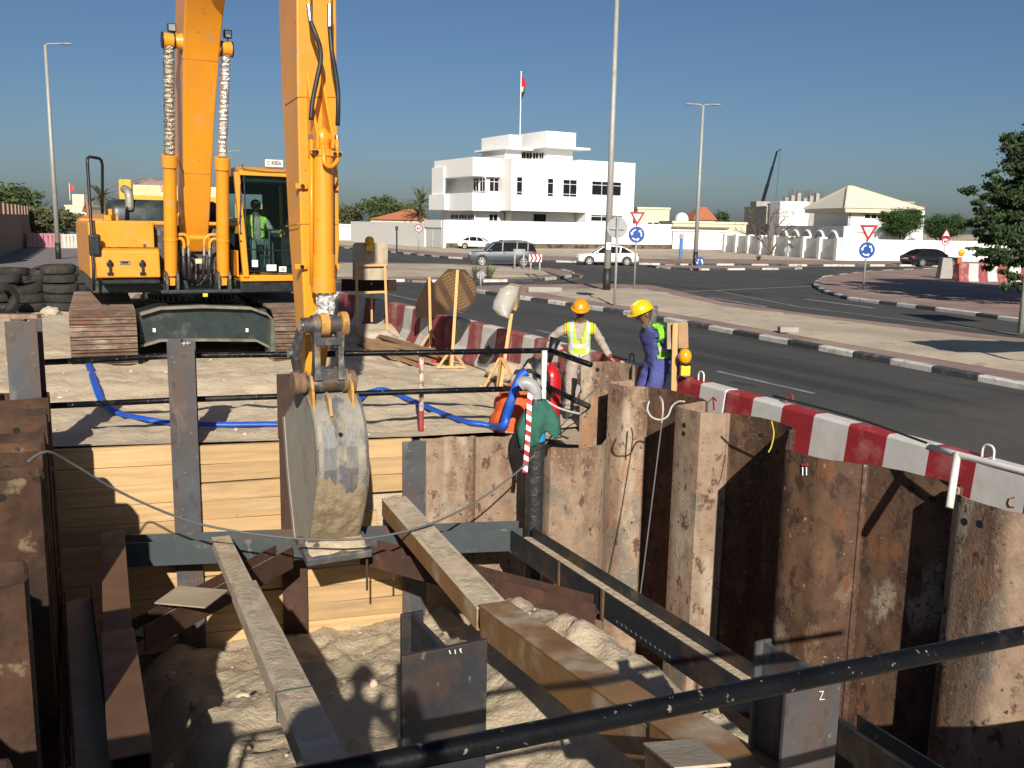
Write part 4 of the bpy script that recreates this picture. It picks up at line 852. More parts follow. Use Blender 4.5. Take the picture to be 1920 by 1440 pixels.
a = w0.lerp(corner, .60); waler('diagonal_brace', Vector((*(a+AU*-.17)[:2], ZW-.07)), UV(7.45, 4.83, ZW-.1), .25, .22, RUSTD, 'rusty diagonal brace bridging the right corner of the pit', sand=False)
a = w0.lerp(corner, .40); waler('diagonal_brace', Vector((*(a+AU*-.18)[:2], ZW-.09)), Vector((*Q(255, 1190, 8.7)[:2], ZW-.14)), .25, .22, RUSTD, 'rusty diagonal brace in the left corner with sand on top')
# left waling beam in the dark
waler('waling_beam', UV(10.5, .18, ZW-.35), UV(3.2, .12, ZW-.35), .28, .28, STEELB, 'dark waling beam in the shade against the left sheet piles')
for px, py, d, l_ in ((688, 1065, 10.3, .26), (738, 1068, 10.3, .12)):
    p = Q(px, py, d); solo('steel_rod', MB().cyl(p+Vector((0, 0, -l_)), p+Vector((0, 0, .2)), .014, n=6), RUSTD, 'thin rusty rod hanging at the %s of the corner brace' % ('left end' if px < 700 else 'middle'), 'rod')
for k, (u_) in enumerate((7.42, 8.3)):
    p = UV(u_, 4.84, ZW); solo('stiffener_plate', MB().bx(-.012, .012, -.02, .02, -.16, .15, T=Matrix.Translation(p) @ Matrix.Rotation(AXA, 4, 'Z')), RUST, ('near' if k == 0 else 'far')+' welded plate where the diagonal brace meets the dark waling beam', 'plate')
# loose steel plate lying on the left brace
pp = [Q(290, 1137, 8.9), Q(335, 1117, 9.3), Q(428, 1127, 9.2), Q(385, 1152, 8.75)]; zc_ = ZW+.09
pp = [Vector((p.x, p.y, zc_+.01*i)) for i, p in enumerate(pp)]
solo('steel_plate', MB().prism(pp, (0, 0, .014)), mat('sandy_plate', (.34, .27, .19), .9, var=.15, scale=4), 'loose sandy steel plate lying across the left diagonal brace', 'plate')

def box_duct(name, p0, p1, w, h, m, label, topm=None, wall=.016, open_end=True):
    t = (p1-p0).normalized(); x = t.cross(Vector((0, 0, 1))).normalized(); y = x.cross(t); r = thing(name, label, 'duct box', (p0+p1)/2-Vector((0, 0, h/2)))
    def slab(nm, c0, ww, hh, mm):
        mb = MB(); q = [(-ww/2, -hh/2), (ww/2, -hh/2), (ww/2, hh/2), (-ww/2, hh/2)]; mb.loft([[p+x*(c0[0]+a)+y*(c0[1]+b) for a, b in q] for p in (p0, p1)]); return part(nm, mb, mm, r, bevel=.003)
    slab('side_board', (-w/2, 0), wall, h, m); slab('side_board', (w/2, 0), wall, h, m); slab('top_board', (0, h/2+wall/2+.001), w+wall+.012, wall, topm or m); slab('bottom_board', (0, -h/2), w-wall-.002, wall, m)
    return r, x, y, t
def sand_strip(r, p0, p1, w, lift, x, y, cov=.15):
    vs = []; fs = []; n = int((p1-p0).length/.05)+2; ph = rnd.random()*50
    for i in range(n):
        for j in range(7):
            s_ = (j/6-.5)*w; q = p0.lerp(p1, i/(n-1))+x*s_; e = 1-abs(j/3-1)**3
            vs.append(q+y*(lift+.028*max(-.12, cov+fbm(q.x*3+ph, q.y*3, q.z*3))*e-.004*(1-e)))
    for i in range(n-1):
        for j in range(6): fs.append((i*7+j, i*7+j+1, (i+1)*7+j+1, (i+1)*7+j))
    part('spilt_sand', MB().add(vs, fs), SANDP, r, smooth=True)
SBRD = mat('sandy_board', (.45, .36, .255), .9, var=.2, scale=3, bump=.6, bscale=20, layers=[((.3, .2, .11), 1.8, .54, .7), ((.53, .45, .33), 4, .5, .68)])
def duct_run(pts, w, h, m, topm, labels, cov):
    for k, (a, b) in enumerate(zip(pts, pts[1:])):
        ww = w*(1+.16*k); hh = h*(1+.22*k); off = Vector((0, 0, .03*k)); r, x, y, t = box_duct('service_duct', a+off, b+off, ww, hh, m, labels[k], topm)
        if cov is not None: sand_strip(r, a+off, b+off, ww*.98, hh/2+.018, x, y, cov)
        if m is not SBRD or k == 0: continue
        tie = MB(); c = (a+off).lerp(b+off, .55)
        for e0, e1 in (((-1, -1), (1, -1)), ((1, -1), (1, 1)), ((1, 1), (-1, 1)), ((-1, 1), (-1, -1))): tie.cyl(c+x*e0[0]*(ww/2+.014)+y*e0[1]*(hh/2+.024), c+x*e1[0]*(ww/2+.014)+y*e1[1]*(hh/2+.024), .005, n=5)
        part('tie_rope', tie, mat('green_rope', (.02, .05, .04), .9), r)
m0 = Q(414, 1018, 10.55); m2 = Q(585, 1400, 5.35); m1 = m0.lerp(m2, .40); m3 = m2+(m2-m1)*.5
duct_run([m0, m1, m3], .17, .12, SBRD, SBRD, ['sandy service duct box entering the timber wall left of the bucket', 'sand covered service duct box running to the bottom edge, left of centre'], .12)
r0 = Q(738, 950, 11.05); r1 = Q(922, 1158, 8.25); r2 = Q(1262, 1408, 5.4)
duct_run([r0, r1], .27, .2, DUCT, SBRD, ['upper brown service duct box coming out of the timber wall right of the bucket'], .02)
duct_run([r1+(r2-r1).normalized()*.06, r2, r2+(r2-r1)*.35], .25, .27, DUCT, DUCT, ['large brown service duct box sloping towards the camera in the pit centre', 'near end of the brown service duct at the bottom of the picture'], None)
l0 = Q(212, 1008, 9.9); l1 = Q(222, 1208, 7.9); l2 = Q(247, 1450, 5.9)
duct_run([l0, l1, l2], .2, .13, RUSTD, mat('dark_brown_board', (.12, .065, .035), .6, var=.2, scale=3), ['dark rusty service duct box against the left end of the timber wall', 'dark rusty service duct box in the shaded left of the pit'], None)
b0 = Q(1255, 1420, 5.0); b1 = Q(1320, 1470, 4.5); r, x, y, t = box_duct('timber_block', b0, b1, .26, .14, DUCT, 'brown board box end at the bottom edge beside the long duct', SBRD)
waler('lower_waling_beam', Q(1585, 1372, 6.3), Q(1760, 1490, 5.3), .22, .2, STEELB, 'low dark beam behind the near grey pile at the bottom right', sand=False)

# chalk marks
def chalk(name, pts, r, label, m=None):
    mb = MB()
    for a, b in pts: mb.cyl(a, b, r, n=5)
    return mb
CHALK = mat('chalk_white', (.6, .6, .58), .9)
lp = [o for o in bpy.data.objects if o.name.startswith('steel_h_pile')]
def mark(par, segs, dist, rr=.004):
    mb = MB()
    for (x0, y0), (x1, y1) in segs: mb.cyl(Q(x0, y0, dist), Q(x1, y1, dist), rr, n=5)
    off = Vector(par.location); mb.v = [p-off for p in mb.v]; o = bpy.data.objects.new('chalk_mark', new_mesh('chalk_mark', mb, CHALK)); COL.objects.link(o); o.parent = par
def face_depth(par, px, py, n):   # distance along the view axis to a pile's camera-side face
    best = None; off = Vector(par.location); d = ray(px, py); inv = Vector((0, 0, CAMH))-off
    hit, loc, nn, ix = par.ray_cast(inv, d); return None if not hit else (loc-inv).length/d.length
bpy.context.view_layer.update()
for par, segs in ((lp[0], [((44, 602), (54, 614)), ((54, 600), (46, 616))]), (lp[1], [((341, 644), (358, 643)), ((345, 648), (345, 640)), ((352, 647), (352, 640))]), (lp[4], [((842, 1219), (845, 1226)), ((853, 1218), (854, 1226)), ((862, 1216), (865, 1224)), ((865, 1216), (862, 1220))]), (lp[5], [((1536, 1297), (1544, 1296)), ((1544, 1296), (1537, 1312)), ((1537, 1312), (1546, 1311))])):
    dd = face_depth(par, *segs[0][0], None)
    if dd: mark(par, segs, dd-.003, .0025 if par in (lp[4], lp[5]) else .004)

# ================================================================ HANDRAILS, CABLES, HOSES
PIPE = mat('black_scaffold_pipe', (.005, .0055, .007), .42, .0, var=.3, scale=4, bump=.3, bscale=20, spec=.14, layers=[((.22, .2, .17), 26, .63, .68), ((.035, .03, .028), 3, .55, .7)])
WPIPE = mat('white_painted_pipe', (.66, .65, .6), .5, var=.1, scale=5, layers=[((.3, .14, .08), 9, .64, .74)])
RWPIPE = mat('rusty_white_pipe', (.5, .45, .38), .7, var=.15, scale=8, layers=[((.2, .085, .045), 11, .48, .6)])
hr = thing('handrail', 'black pipe handrail across the back of the pit in front of the excavator', 'handrail', Q(500, 800, 11.6))
hp = [[Q(72, 680, 10.85), Q(330, 667, 11.3), Q(790, 661, 11.85), Q(1030, 657, 12.1)], [Q(95, 761, 10.85), Q(330, 750, 11.3), Q(790, 734, 11.85), Q(1030, 727, 12.1)]]
for row in hp: part('rail', MB().tube(row, .036, 10), PIPE, hr, smooth=True)
for row in ([Q(1030, 657, 12.1), Q(1108, 684, 11.5)], [Q(1030, 727, 12.1), Q(1104, 762, 11.5)]): part('rail', MB().tube(row, .036, 10), PIPE, hr, smooth=True)
p = Q(790, 661, 11.9); mb = MB(); mb.tube([Vector((p.x, p.y, 0)), p+Vector((0, .03, .03))], .032, 10); part('post', mb, RWPIPE, hr, smooth=True)
mb = MB(); mb.tube([Vector((p.x, p.y, .08)), Vector((p.x, p.y, .5))], .0345, 10); part('red_painted_foot', mb, mat('red_paint_old', (.28, .03, .03), .7, var=.2, scale=8, layers=[((.2, .1, .06), 9, .55, .7)]), hr, smooth=True)
p = Q(1021, 660, 12.0); mb = MB(); mb.tube([Vector((p.x, p.y, 0)), p+Vector((0, 0, .02))], .036, 10); part('post', mb, WPIPE, hr, smooth=True)
fr_ = thing('handrail', 'near black scaffold pipe handrail sweeping across the foreground', 'handrail', UV(1.78, 2.5, .6))
ra, rb = Q(900, 1395, 2.2), Q(1900, 1195, 2.9); rd = (rb-ra).normalized()
part('rail', MB().tube([ra-rd*1.6, ra, rb, rb+rd*2.4], .0285, 14), PIPE, fr_, smooth=True)
lo_ = Vector((0, 0, -.56)); 
part('rail', MB().tube([ra-rd*1.6+lo_, rb+rd*2.4+lo_+Vector((0, 0, .02))], .0285, 12), PIPE, fr_, smooth=True)
for s_ in (-1.45, 3.6): q = ra+rd*s_; part('post', MB().tube([Vector((q.x, q.y-.05, -.02)), Vector((q.x, q.y-.05, q.z+.05))], .0285, 10), PIPE, fr_, smooth=True)
wr = thing('handrail', 'white painted pipe handrail above the near road side piles', 'handrail', Q(1790, 940, 7.4))
wa, wb, wc = Q(1744, 838, 7.75), Q(1795, 852, 7.45), Q(1925, 886, 6.9)
part('rail', MB().tube([wa, wb, wc, wc+(wc-wb)*1.5], .026, 12), WPIPE, wr, smooth=True)
part('post', MB().tube([wb+Vector((0, 0, .01)), Q(1780, 952, 7.28)], .03, 12), WPIPE, wr, smooth=True)
part('coupler', MB().cyl(Q(1740, 836, 7.78), Q(1752, 841, 7.73), .033, n=12), RWPIPE, wr, smooth=30)
mb = MB(); mb.tube(curve_pts([Q(1450, 742, 9.3), Q(1600, 782, 8.6), Q(1744, 833, 7.9), Q(1830, 865, 7.5), Q(1930, 893, 7.1)], 5), .012, 6); solo('black_cable', mb, HOSE, 'thin black cable stretched along the top of the near barrier', 'cable', smooth=True)
# long grey cable across the pit
cp = [(52, 866, 7.6), (72, 852, 7.7), (95, 848, 7.8), (140, 872, 8.1), (230, 925, 8.6), (340, 972, 9.0), (430, 994, 9.2), (560, 1010, 9.35), (680, 1010, 9.5), (790, 988, 9.9), (880, 948, 10.4), (960, 893, 10.9), (1010, 845, 11.3), (1060, 790, 11.7), (1105, 740, 12.0), (1140, 715, 12.15)]
solo('grey_cable', MB().tube(curve_pts([Q(*q) for q in cp], 5), .0115, 8), CABLE, 'long grey cable sagging across the pit in front of the bucket', 'cable', smooth=True)
mb = MB(); mb.tube(curve_pts([Q(1235, 745, 11.2), Q(1241, 760, 11.15), Q(1241, 790, 11.1), Q(1235, 840, 11.1), Q(1225, 920, 11.1), Q(1215, 1000, 11.1), Q(1205, 1080, 11.1), Q(1200, 1118, 11.1)], 5), .009, 6)
solo('grey_rope', mb, CABLE, 'grey rope hanging down a dark trough of the road side piles', 'rope', smooth=True)
mb = MB(); mb.tube(curve_pts([Q(1217, 752, 11.0), Q(1214, 768, 10.95), Q(1222, 782, 10.9), Q(1238, 787, 10.88), Q(1252, 780, 10.85), Q(1260, 762, 10.85), Q(1272, 753, 10.8), Q(1284, 753, 10.75)], 6), .011, 8); mb.tube(curve_pts([Q(1236, 743, 11.0), Q(1242, 752, 10.86), Q(1243, 770, 10.82), Q(1240, 795, 10.9)], 5), .011, 8)
solo('white_rope', mb, ROPE, 'white rope looped round the top of a road side pile', 'rope', smooth=True)
mb = MB(); mb.tube(curve_pts([Q(1447, 790, 9.5), Q(1451, 812, 9.4), Q(1447, 835, 9.4), Q(1441, 848, 9.4)], 4), .006, 5); solo('yellow_string', mb, mat('yellow_string', (.6, .5, .05), .8), 'thin yellow string tied over the edge of a sheet pile', 'string')
# blue lay-flat hose on the sand
def on_sand(px, py, lift=.03):
    z = .25
    for _ in range(6): p = G(px, py, z+lift); z = ground_z(p)
    return Vector((p.x, p.y, z+lift))
hp_ = [(146, 672), (160, 673), (168, 686), (178, 718), (190, 750), (200, 768), (225, 776), (262, 787), (310, 796), (352, 798), (420, 797), (500, 795), (560, 796), (615, 785), (662, 760), (685, 738), (700, 729), (722, 733), (770, 750), (830, 775), (875, 789), (905, 796), (925, 800)]
P = [on_sand(x, y, .035) for x, y in hp_]+[Q(943, 800, 11.75), Q(950, 780, 11.7), Q(962, 740, 11.6), Q(975, 708, 11.6), Q(988, 697, 11.6)]
mb = MB(); C = curve_pts(P, 5); rings = []
for i, p in enumerate(C):
    t = (C[min(i+1, len(C)-1)]-C[max(0, i-1)]).normalized(); x = t.cross(Vector((0, 0, 1))); x = x.normalized() if x.length > .05 else AV; y = x.cross(t); fl_ = 1 if i > len(C)-26 else .55
    rings.append([p+x*math.cos(2*PI*k/10)*.058+y*math.sin(2*PI*k/10)*.058*fl_ for k in range(10)])
solo('blue_hose', mb.loft(rings), BLUEP, 'long blue lay-flat hose winding over the sand behind the planks', 'hose', smooth=True)
# stand pipe at the corner
sp = thing('stand_pipe', 'bright blue and black wrapped pump pipe with a grey elbow in the pit corner', 'pipe', Q(1005, 1000, 11.15)); sp.location.z = -1.9
a, b, c = Q(1004, 738, 11.45), Q(1005, 822, 11.3), Q(1008, 1010, 11.15); c = Vector((b.x+.0, b.y, -1.9)); b = Vector((b.x, b.y, b.z)); a = Vector((b.x-.02, b.y, a.z-.06))
part('blue_pipe', MB().tube([b-Vector((0, 0, .02)), b+Vector((0, 0, .2)), b+Vector((0, 0, .24))], [.115, .115, .08], 18), BPIPE, sp, smooth=35)
part('blue_riser', MB().tube([b+Vector((0, 0, .22)), a], .065, 14), BPIPE, sp, smooth=35)
n = 40; rings = []
for i in range(n): z = b.z-.02+(c.z-b.z)*i/(n-1); rings.append([Vector((b.x+math.cos(2*PI*j/16)*(.112+.008*noise.noise(Vector((j*.9, i*.7, 2)))), b.y+math.sin(2*PI*j/16)*(.112+.008*noise.noise(Vector((j*.9, i*.7, 5)))), z)) for j in range(16)])
part('wrapped_pipe', MB().loft(rings), BWRAP, sp, smooth=60)
mb = MB(); mb.tube(curve_pts([a-Vector((0, 0, .02)), a+Vector((0, 0, .1)), a+Vector((-.05, 0, .2)), a+Vector((-.14, 0, .23)), a+Vector((-.19, 0, .2))], 5), [.078]*6+[.085]*15, 14); part('grey_elbow', mb, mat('grey_pvc', (.3, .31, .31), .45), sp, smooth=35)
mb = MB(); mb.cyl(a-Vector((0, 0, .03)), a+Vector((0, 0, .05)), .088, n=16); part('clamp', mb, CHROME, sp, smooth=35)
# green cloth tied round it: gathered at the top, hanging open in folds with a pointed lower edge
ctr = b+Vector((0, 0, .36)); rings = []
for i in range(12):
    t = i/11; row = []
    for j in range(48):
        an = 2*PI*j/48; c_, s_ = math.cos(an), math.sin(an)
        r_ = .085+.15*math.sin(min(1, t*1.5)*PI/2)-.07*max(0, t-.6)
        r_ *= 1+.16*math.sin(an*7+2*noise.noise(Vector((c_*2, s_*2, t*2))))*t+.3*noise.noise(Vector((c_*1.3, s_*1.3, t*1.2+3)))
        row.append(ctr+Vector((c_*r_*1.08+.02, s_*r_*.8, .12-t*(.42+.2*max(0, math.cos(an-3.6))+.12*noise.noise(Vector((c_*2, s_*2, 9)))))))
    rings.append(row)
solo('green_cloth', MB().loft(rings, cap=False), GCLOTH, 'dark green cloth bundled round the blue pump pipe', 'cloth', smooth=True, solid=.008)
TAPE = bpy.data.materials.new('red_white_tape'); TAPE.use_nodes = True
def _tape(m, d, sc):
    N = m.node_tree.nodes; L = m.node_tree.links; b_ = N['Principled BSDF']; tc = N.new('ShaderNodeTexCoord'); dp = N.new('ShaderNodeVectorMath'); dp.operation = 'DOT_PRODUCT'; dp.inputs[1].default_value = d; L.new(tc.outputs['Object'], dp.inputs[0])
    mu = N.new('ShaderNodeMath'); mu.operation = 'MULTIPLY'; mu.inputs[1].default_value = sc; L.new(dp.outputs['Value'], mu.inputs[0]); f_ = N.new('ShaderNodeMath'); f_.operation = 'FRACT'; L.new(mu.outputs[0], f_.inputs[0]); g = N.new('ShaderNodeMath'); g.operation = 'GREATER_THAN'; g.inputs[1].default_value = .5; L.new(f_.outputs[0], g.inputs[0])
    x = N.new('ShaderNodeMix'); x.data_type = 'RGBA'; x.inputs[6].default_value = (.75, .73, .7, 1); x.inputs[7].default_value = (.4, .02, .03, 1); L.new(g.outputs[0], x.inputs[0]); L.new(x.outputs[2], b_.inputs['Base Color'])
_tape(TAPE, (.5, 0, .9), 9)
pts = [Q(1000, 722, 11.2), Q(994, 742, 11.12), Q(992, 770, 11.05), Q(991, 800, 11.05), Q(988, 840, 11.08), Q(986, 868, 11.1), Q(984, 886, 11.1)]; C = curve_pts(pts, 5); vs = []; fs = []
for i, p in enumerate(C): w_ = .03; vs += [p-Vector((w_, 0, 0)), p+Vector((w_, .012*math.sin(i*.8), 0))]
for i in range(len(C)-1): fs.append((2*i, 2*i+1, 2*i+3, 2*i+2))
solo('warning_tape', MB().add(vs, fs), TAPE, 'red and white striped warning tape hanging from the pump pipe', 'tape', solid=.002)
mb = MB(); mb.tube(curve_pts([Q(1022, 750, 11.35), Q(1045, 764, 11.4), Q(1070, 772, 11.5), Q(1088, 776, 11.6)], 4), .014, 7); solo('white_rope', mb, ROPE, 'short white rope tied from the green cloth to the pile', 'rope', smooth=True)
# clutter behind the pipe
def blob(name, c, r, m, label, cat, seed=0, amp=.35, fr=2.0):
    mb = MB(); mb.ball((0, 0, 0), 1, 28, 20)
    mb.v = [Vector((p.x*r[0], p.y*r[1], p.z*r[2]))*(1+amp*noise.noise(p*fr+Vector((seed, 0, 0)))+amp*.35*noise.noise(p*fr*3+Vector((seed, 4, 0)))) for p in mb.v]
    mb.v = [Vector(c)+p for p in mb.v]; return solo(name, mb, m, label, cat, smooth=True)
def g2(px, py, z): p = G(px, py, z); return p
c = Q(958, 765, 12.5); blob('orange_bag', (c.x, c.y, .36), (.27, .24, .42), ORANGE, 'crumpled orange canvas bag beside the blue hose', 'bag', 3)
c = Q(985, 690, 12.9); blob('cloth_sack', (c.x, c.y, .62), (.22, .22, .34), SACK, 'pale cloth sack tied at the neck behind the orange bag', 'sack', 8)
c = Q(1005, 695, 13.2); blob('black_bag', (c.x, c.y, .55), (.22, .2, .45), HOSE, 'black bag standing behind the grey elbow', 'bag', 5)
c = Q(1034, 705, 13.3); rt = thing('fire_extinguisher', 'red fire extinguisher with a black horn beside the orange helmeted worker', 'extinguisher', (c.x, c.y, .02))
mb = MB(); mb.lathe([(.05, 0), (.13, .01), (.14, .05), (.14, .75), (.1, .85), (.04, .9), (.04, .95)], (c.x, c.y, .02), 18); part('cylinder', mb, mat('gloss_red', (.45, .012, .015), .3, coat=.3), rt, smooth=40)
mb = MB(); mb.tube([Q(1030, 680, 13.25), Q(1034, 660, 13.25), Q(1042, 634, 13.25)], [.03, .05, .085], 12); part('discharge_horn', mb, BLK, rt, smooth=True)
mb = MB(); mb.tube(curve_pts([(c.x, c.y, .95), (c.x+.15, c.y, .8), (c.x+.2, c.y-.02, .5), (c.x+.12, c.y-.05, .3)], 5), .014, 6); part('hose', mb, HOSE, rt, smooth=True)
c = on_sand(928, 690, 0); blob('brown_sack', (c.x, c.y, .2+c.z), (.3, .2, .26), mat('dark_sack', (.12, .08, .05), .95, var=.3, bump=.6), 'dark brown sack slumped against the striped barrier', 'sack', 12)
c = on_sand(945, 712, 0); blob('sand_bag', (c.x, c.y, .16+c.z), (.34, .26, .2), SANDP, 'rounded sand bag beside the bagged warning sign', 'sand bag', 17, .2)

# ================================================================ BARRIERS
def barrier(p0, p1, red, white, label, first=0, h=.85, stripe=.5, loops=True, group='red and white concrete barriers', foot=(.3, .3, .17, .11)):
    d = (p1-p0); L_ = d.length; r = thing('concrete_barrier', label, 'barrier', p0.lerp(p1, .5), math.atan2(d.y, d.x), group)
    prof = [(-foot[0], 0), (foot[0], 0), (foot[1], .08*h), (foot[2], .36*h), (foot[3]+.005, h-.03), (foot[3]-.02, h), (-foot[3]+.02, h), (-foot[3]-.005, h-.03), (-foot[2], .36*h), (-foot[1], .08*h)]
    n = round(L_/stripe); mb = MB()
    xs = [-L_/2+.015+(L_-.03)*k/n for k in range(n+1)]
    rings = [[Vector((x, a, b)) for a, b in prof] for x in xs]; m = len(prof)
    vs = [p for q in rings for p in q]; base = len(mb.v); mb.v += vs
    for i in range(n):
        for j in range(m): k = (j+1) % m; mb.f.append([i*m+j, i*m+k, (i+1)*m+k, (i+1)*m+j]); mb.m.append((i+first) % 2)
    mb.f.append(list(range(m-1, -1, -1))); mb.m.append(first % 2); mb.f.append([n*m+j for j in range(m)]); mb.m.append((n-1+first) % 2)
    part('barrier_body', mb, [red, white], r, bevel=.012)
    if loops:
        for x in (-L_*.28, L_*.28):
            mb = MB(); mb.tube(curve_pts([(x-.06, 0, h-.02), (x-.06, 0, h+.08), (x-.03, 0, h+.12), (x+.03, 0, h+.12), (x+.06, 0, h+.08), (x+.06, 0, h-.02)], 4), .011, 8); part('lifting_loop', mb, WPIPE if x < 0 else RED, r, smooth=True)
    return r
bj = [(1.4, 7.55), (4.4, 7.68), (9.25, 7.92), (12.5, 8.1), (15.9, 8.2), (19.2, 8.18), (22.4, 8.1), (25.6, 7.95), (29, 7.75), (32.5, 7.5)]
bl = ['striped barrier nearest the camera at the right edge', 'bright red and white barrier behind the near sheet piles', 'red and white barrier the blue overalled worker leans on', 'dusty red and white barrier behind the orange helmeted worker', 'dusty striped barrier behind the bagged sign post', 'dusty striped barrier behind the octagonal sign board', 'dusty striped barrier between the triangular and rectangular sign boards', 'striped barrier beside the excavator arm', 'far striped barrier behind the excavator cab']
for k in range(9):
    a, b = UV(*bj[k]), UV(*bj[k+1])
    if k >= 5: sh_ = AV*((-1)**k*.1); a, b = a+sh_, b-sh_
    near = k < 3; barrier(a, b, RED if near else REDD, WHT, bl[k], first=(0 if k != 2 else 1), stripe=.52 if k < 4 else .62, loops=near)
# ================================================================ TEMPORARY SIGNS
def leg_stand(r, foot, w=.34, h=.35, m=TIMB):
    for dx, dy in ((-w, -.06), (w, .05), (-.05, w)):
        mb = MB(); mb.beam(foot+Vector((dx, dy, .0)), foot+Vector((dx*.08, dy*.08, h)), .045, .05, up=(.3, 1, .2)); part('brace', mb, m, r, bevel=.003)
    mb = MB(); mb.beam(foot+Vector((-w, -.06, .025)), foot+Vector((w, .05, .025)), .05, .045); part('foot_rail', mb, m, r, bevel=.003)
def board(r, pts, n, t, m, name='sign_board'): o = part(name, MB().prism(pts, Vector(n)*t), m, r, bevel=.003); return o
FILM = dull(mat('film_faced_ply', (.035, .02, .013), .9, var=.2, scale=3)); PRINT = dull(mat('ply_print', (.24, .14, .06), .9, var=.1))
AMB2 = AMBER
def amber_lamp(c, s, label, lens_up=True):
    r = thing('warning_lamp', label, 'warning lamp', c)
    mb = MB(); mb.bx(c.x-.09*s, c.x+.09*s, c.y-.05*s, c.y+.05*s, c.z, c.z+.16*s); part('battery_box', mb, PYEL, r, bevel=.015)
    mb = MB(); mb.lathe([(0, -.05*s), (.07*s, -.05*s), (.1*s, -.03*s), (.1*s, .03*s), (.07*s, .05*s), (0, .05*s)], Vector((c.x, c.y, c.z+.28*s)), 20, Matrix.Rotation(PI/2, 4, 'X')); part('lens', mb, AMBER, r, smooth=40)
    mb = MB(); mb.tube([Vector((c.x+math.cos(2*PI*k/20)*.115*s, c.y, c.z+.28*s+math.sin(2*PI*k/20)*.115*s)) for k in range(21)], .014*s, 6); part('lens_ring', mb, PYEL, r, smooth=True)
    return r
# rectangular board on a two-legged frame
D = 19.6
def qd(px, py, d=D): return Q(px, py, d)
f0 = on_sand(671, 640, 0); r = thing('temporary_sign', 'weathered plywood rectangle on a two legged timber frame with a lamp on top', 'temporary sign', f0)
d0 = (f0.y+.0)/1.0
Dz = (f0-Vector((0, 0, CAMH))).dot(Vector((0, math.cos(PITCH), -math.sin(PITCH)))); qf = lambda px, py, o=0: Q(px, py, Dz+o)
pp = [qf(661, 525), qf(661, 460), qf(665, 455), qf(723, 455), qf(727, 460), qf(727, 525)]; board(r, pp, (0, .02, 0), 1, PLY)
for x0, y0, x1, y1 in ((668, 497, 671, 645), (722, 497, 727, 652), (668, 498, 726, 497), (670, 549, 726, 547)):
    mb = MB(); mb.beam(qf(x0, y0, -.08), qf(x1, y1, -.08), .055, .05, up=(0, 1, 0)); part('timber', mb, TIMB, r, bevel=.004)
for x0, y0, x1, y1 in ((672, 612, 682, 640), (669, 612, 664, 643), (724, 612, 712, 648), (727, 612, 738, 650)):
    mb = MB(); mb.beam(qf(x0, y0, -.1), qf(x1, y1, -.25 if x1 > x0 else .2), .045, .04, up=(0, 1, 0)); part('brace', mb, TIMB, r, bevel=.003)
c = qf(693, 471, -.1); amber_lamp(c, .85, 'amber flashing lamp on a yellow battery box on top of the plywood rectangle')
# dark board beyond the barrier
Dd = 23.5; r = thing('sign_board', 'dark film faced board on a short post beyond the barriers', 'temporary sign', G(697, 566, 0)); pp = [Q(640, 546, Dd), Q(640, 523, Dd), Q(743, 524, Dd), Q(743, 546, Dd)]; board(r, pp, (0, .02, 0), 1, FILM, 'board')
mb = MB(); p = Q(697, 545, Dd+.05); mb.beam(Vector((p.x, p.y, 0)), p+Vector((0, 0, .2)), .05, .05, up=(0, 1, 0)); part('post', mb, TIMB, r)
# triangle
f1 = on_sand(808, 656, 0); Dt = (f1-Vector((0, 0, CAMH))).dot(Vector((0, math.cos(PITCH), -math.sin(PITCH)))); qt = lambda px, py, o=0: Q(px, py, Dt+o)
r = thing('sign_board', 'dark triangular board seen from behind on a timber post', 'temporary sign', f1)
board(r, [qt(779, 570), qt(779, 596), qt(838, 595), qt(838, 588), qt(813, 533), qt(805, 517)], (0, .02, 0), 1, FILM, 'board')
mb = MB(); mb.beam(qt(805, 519, -.05), f1+Vector((0, -.02, 0)), .06, .05, up=(0, 1, 0)); part('post', mb, TIMB, r, bevel=.004); leg_stand(r, f1, .28, .36)
# octagon with printed back
f2 = on_sand(847, 690, 0); Do = (f2-Vector((0, 0, CAMH))).dot(Vector((0, math.cos(PITCH), -math.sin(PITCH)))); qo = lambda px, py, o=0: Q(px, py, Do+o)
r = thing('sign_board', 'brown octagonal board with printed plywood back on a timber post', 'temporary sign', f2)
oc = [(840, 504), (872, 505), (893, 529), (892, 562), (872, 584), (840, 584), (815, 560), (814, 530)]; O8 = [qo(*q) for q in oc]; FILM2 = dull(mat('film_ply_brown', (.075, .045, .028), .9, var=.2, scale=3)); bo_ = board(r, O8, (0, .02, 0), 1, FILM2, 'board')
cO = sum(O8, Vector())/8; tx = MB(); tm = text_mesh('FORMPLEX', .06, .0015)
for k in range(-9, 10):
    for j in (-1, 0, 1):
        tx.join(tm, Matrix.Translation((j*.42, k*.06, 0)))
Rt = Matrix.Translation(cO+Vector((0, -.003, 0))) @ Matrix.Rotation(PI/2-PITCH, 4, 'X') @ Matrix.Rotation(rad(28), 4, 'Z'); keep = MB(); inc = .39
vv_ = [Rt @ p for p in tx.v]; 
for f in tx.f:
    q = sum((vv_[i] for i in f), Vector())/len(f)
    if all((vv_[i]-cO).length < .395 for i in f): keep.add([vv_[i] for i in f], [list(range(len(f)))])
part('ply_print', keep, PRINT, bo_)
mb = MB(); mb.beam(qo(858, 506, -.05), f2+Vector((0, -.02, 0)), .06, .05, up=(0, 1, 0)); part('post', mb, TIMB, r, bevel=.004); leg_stand(r, f2, .28, .36)
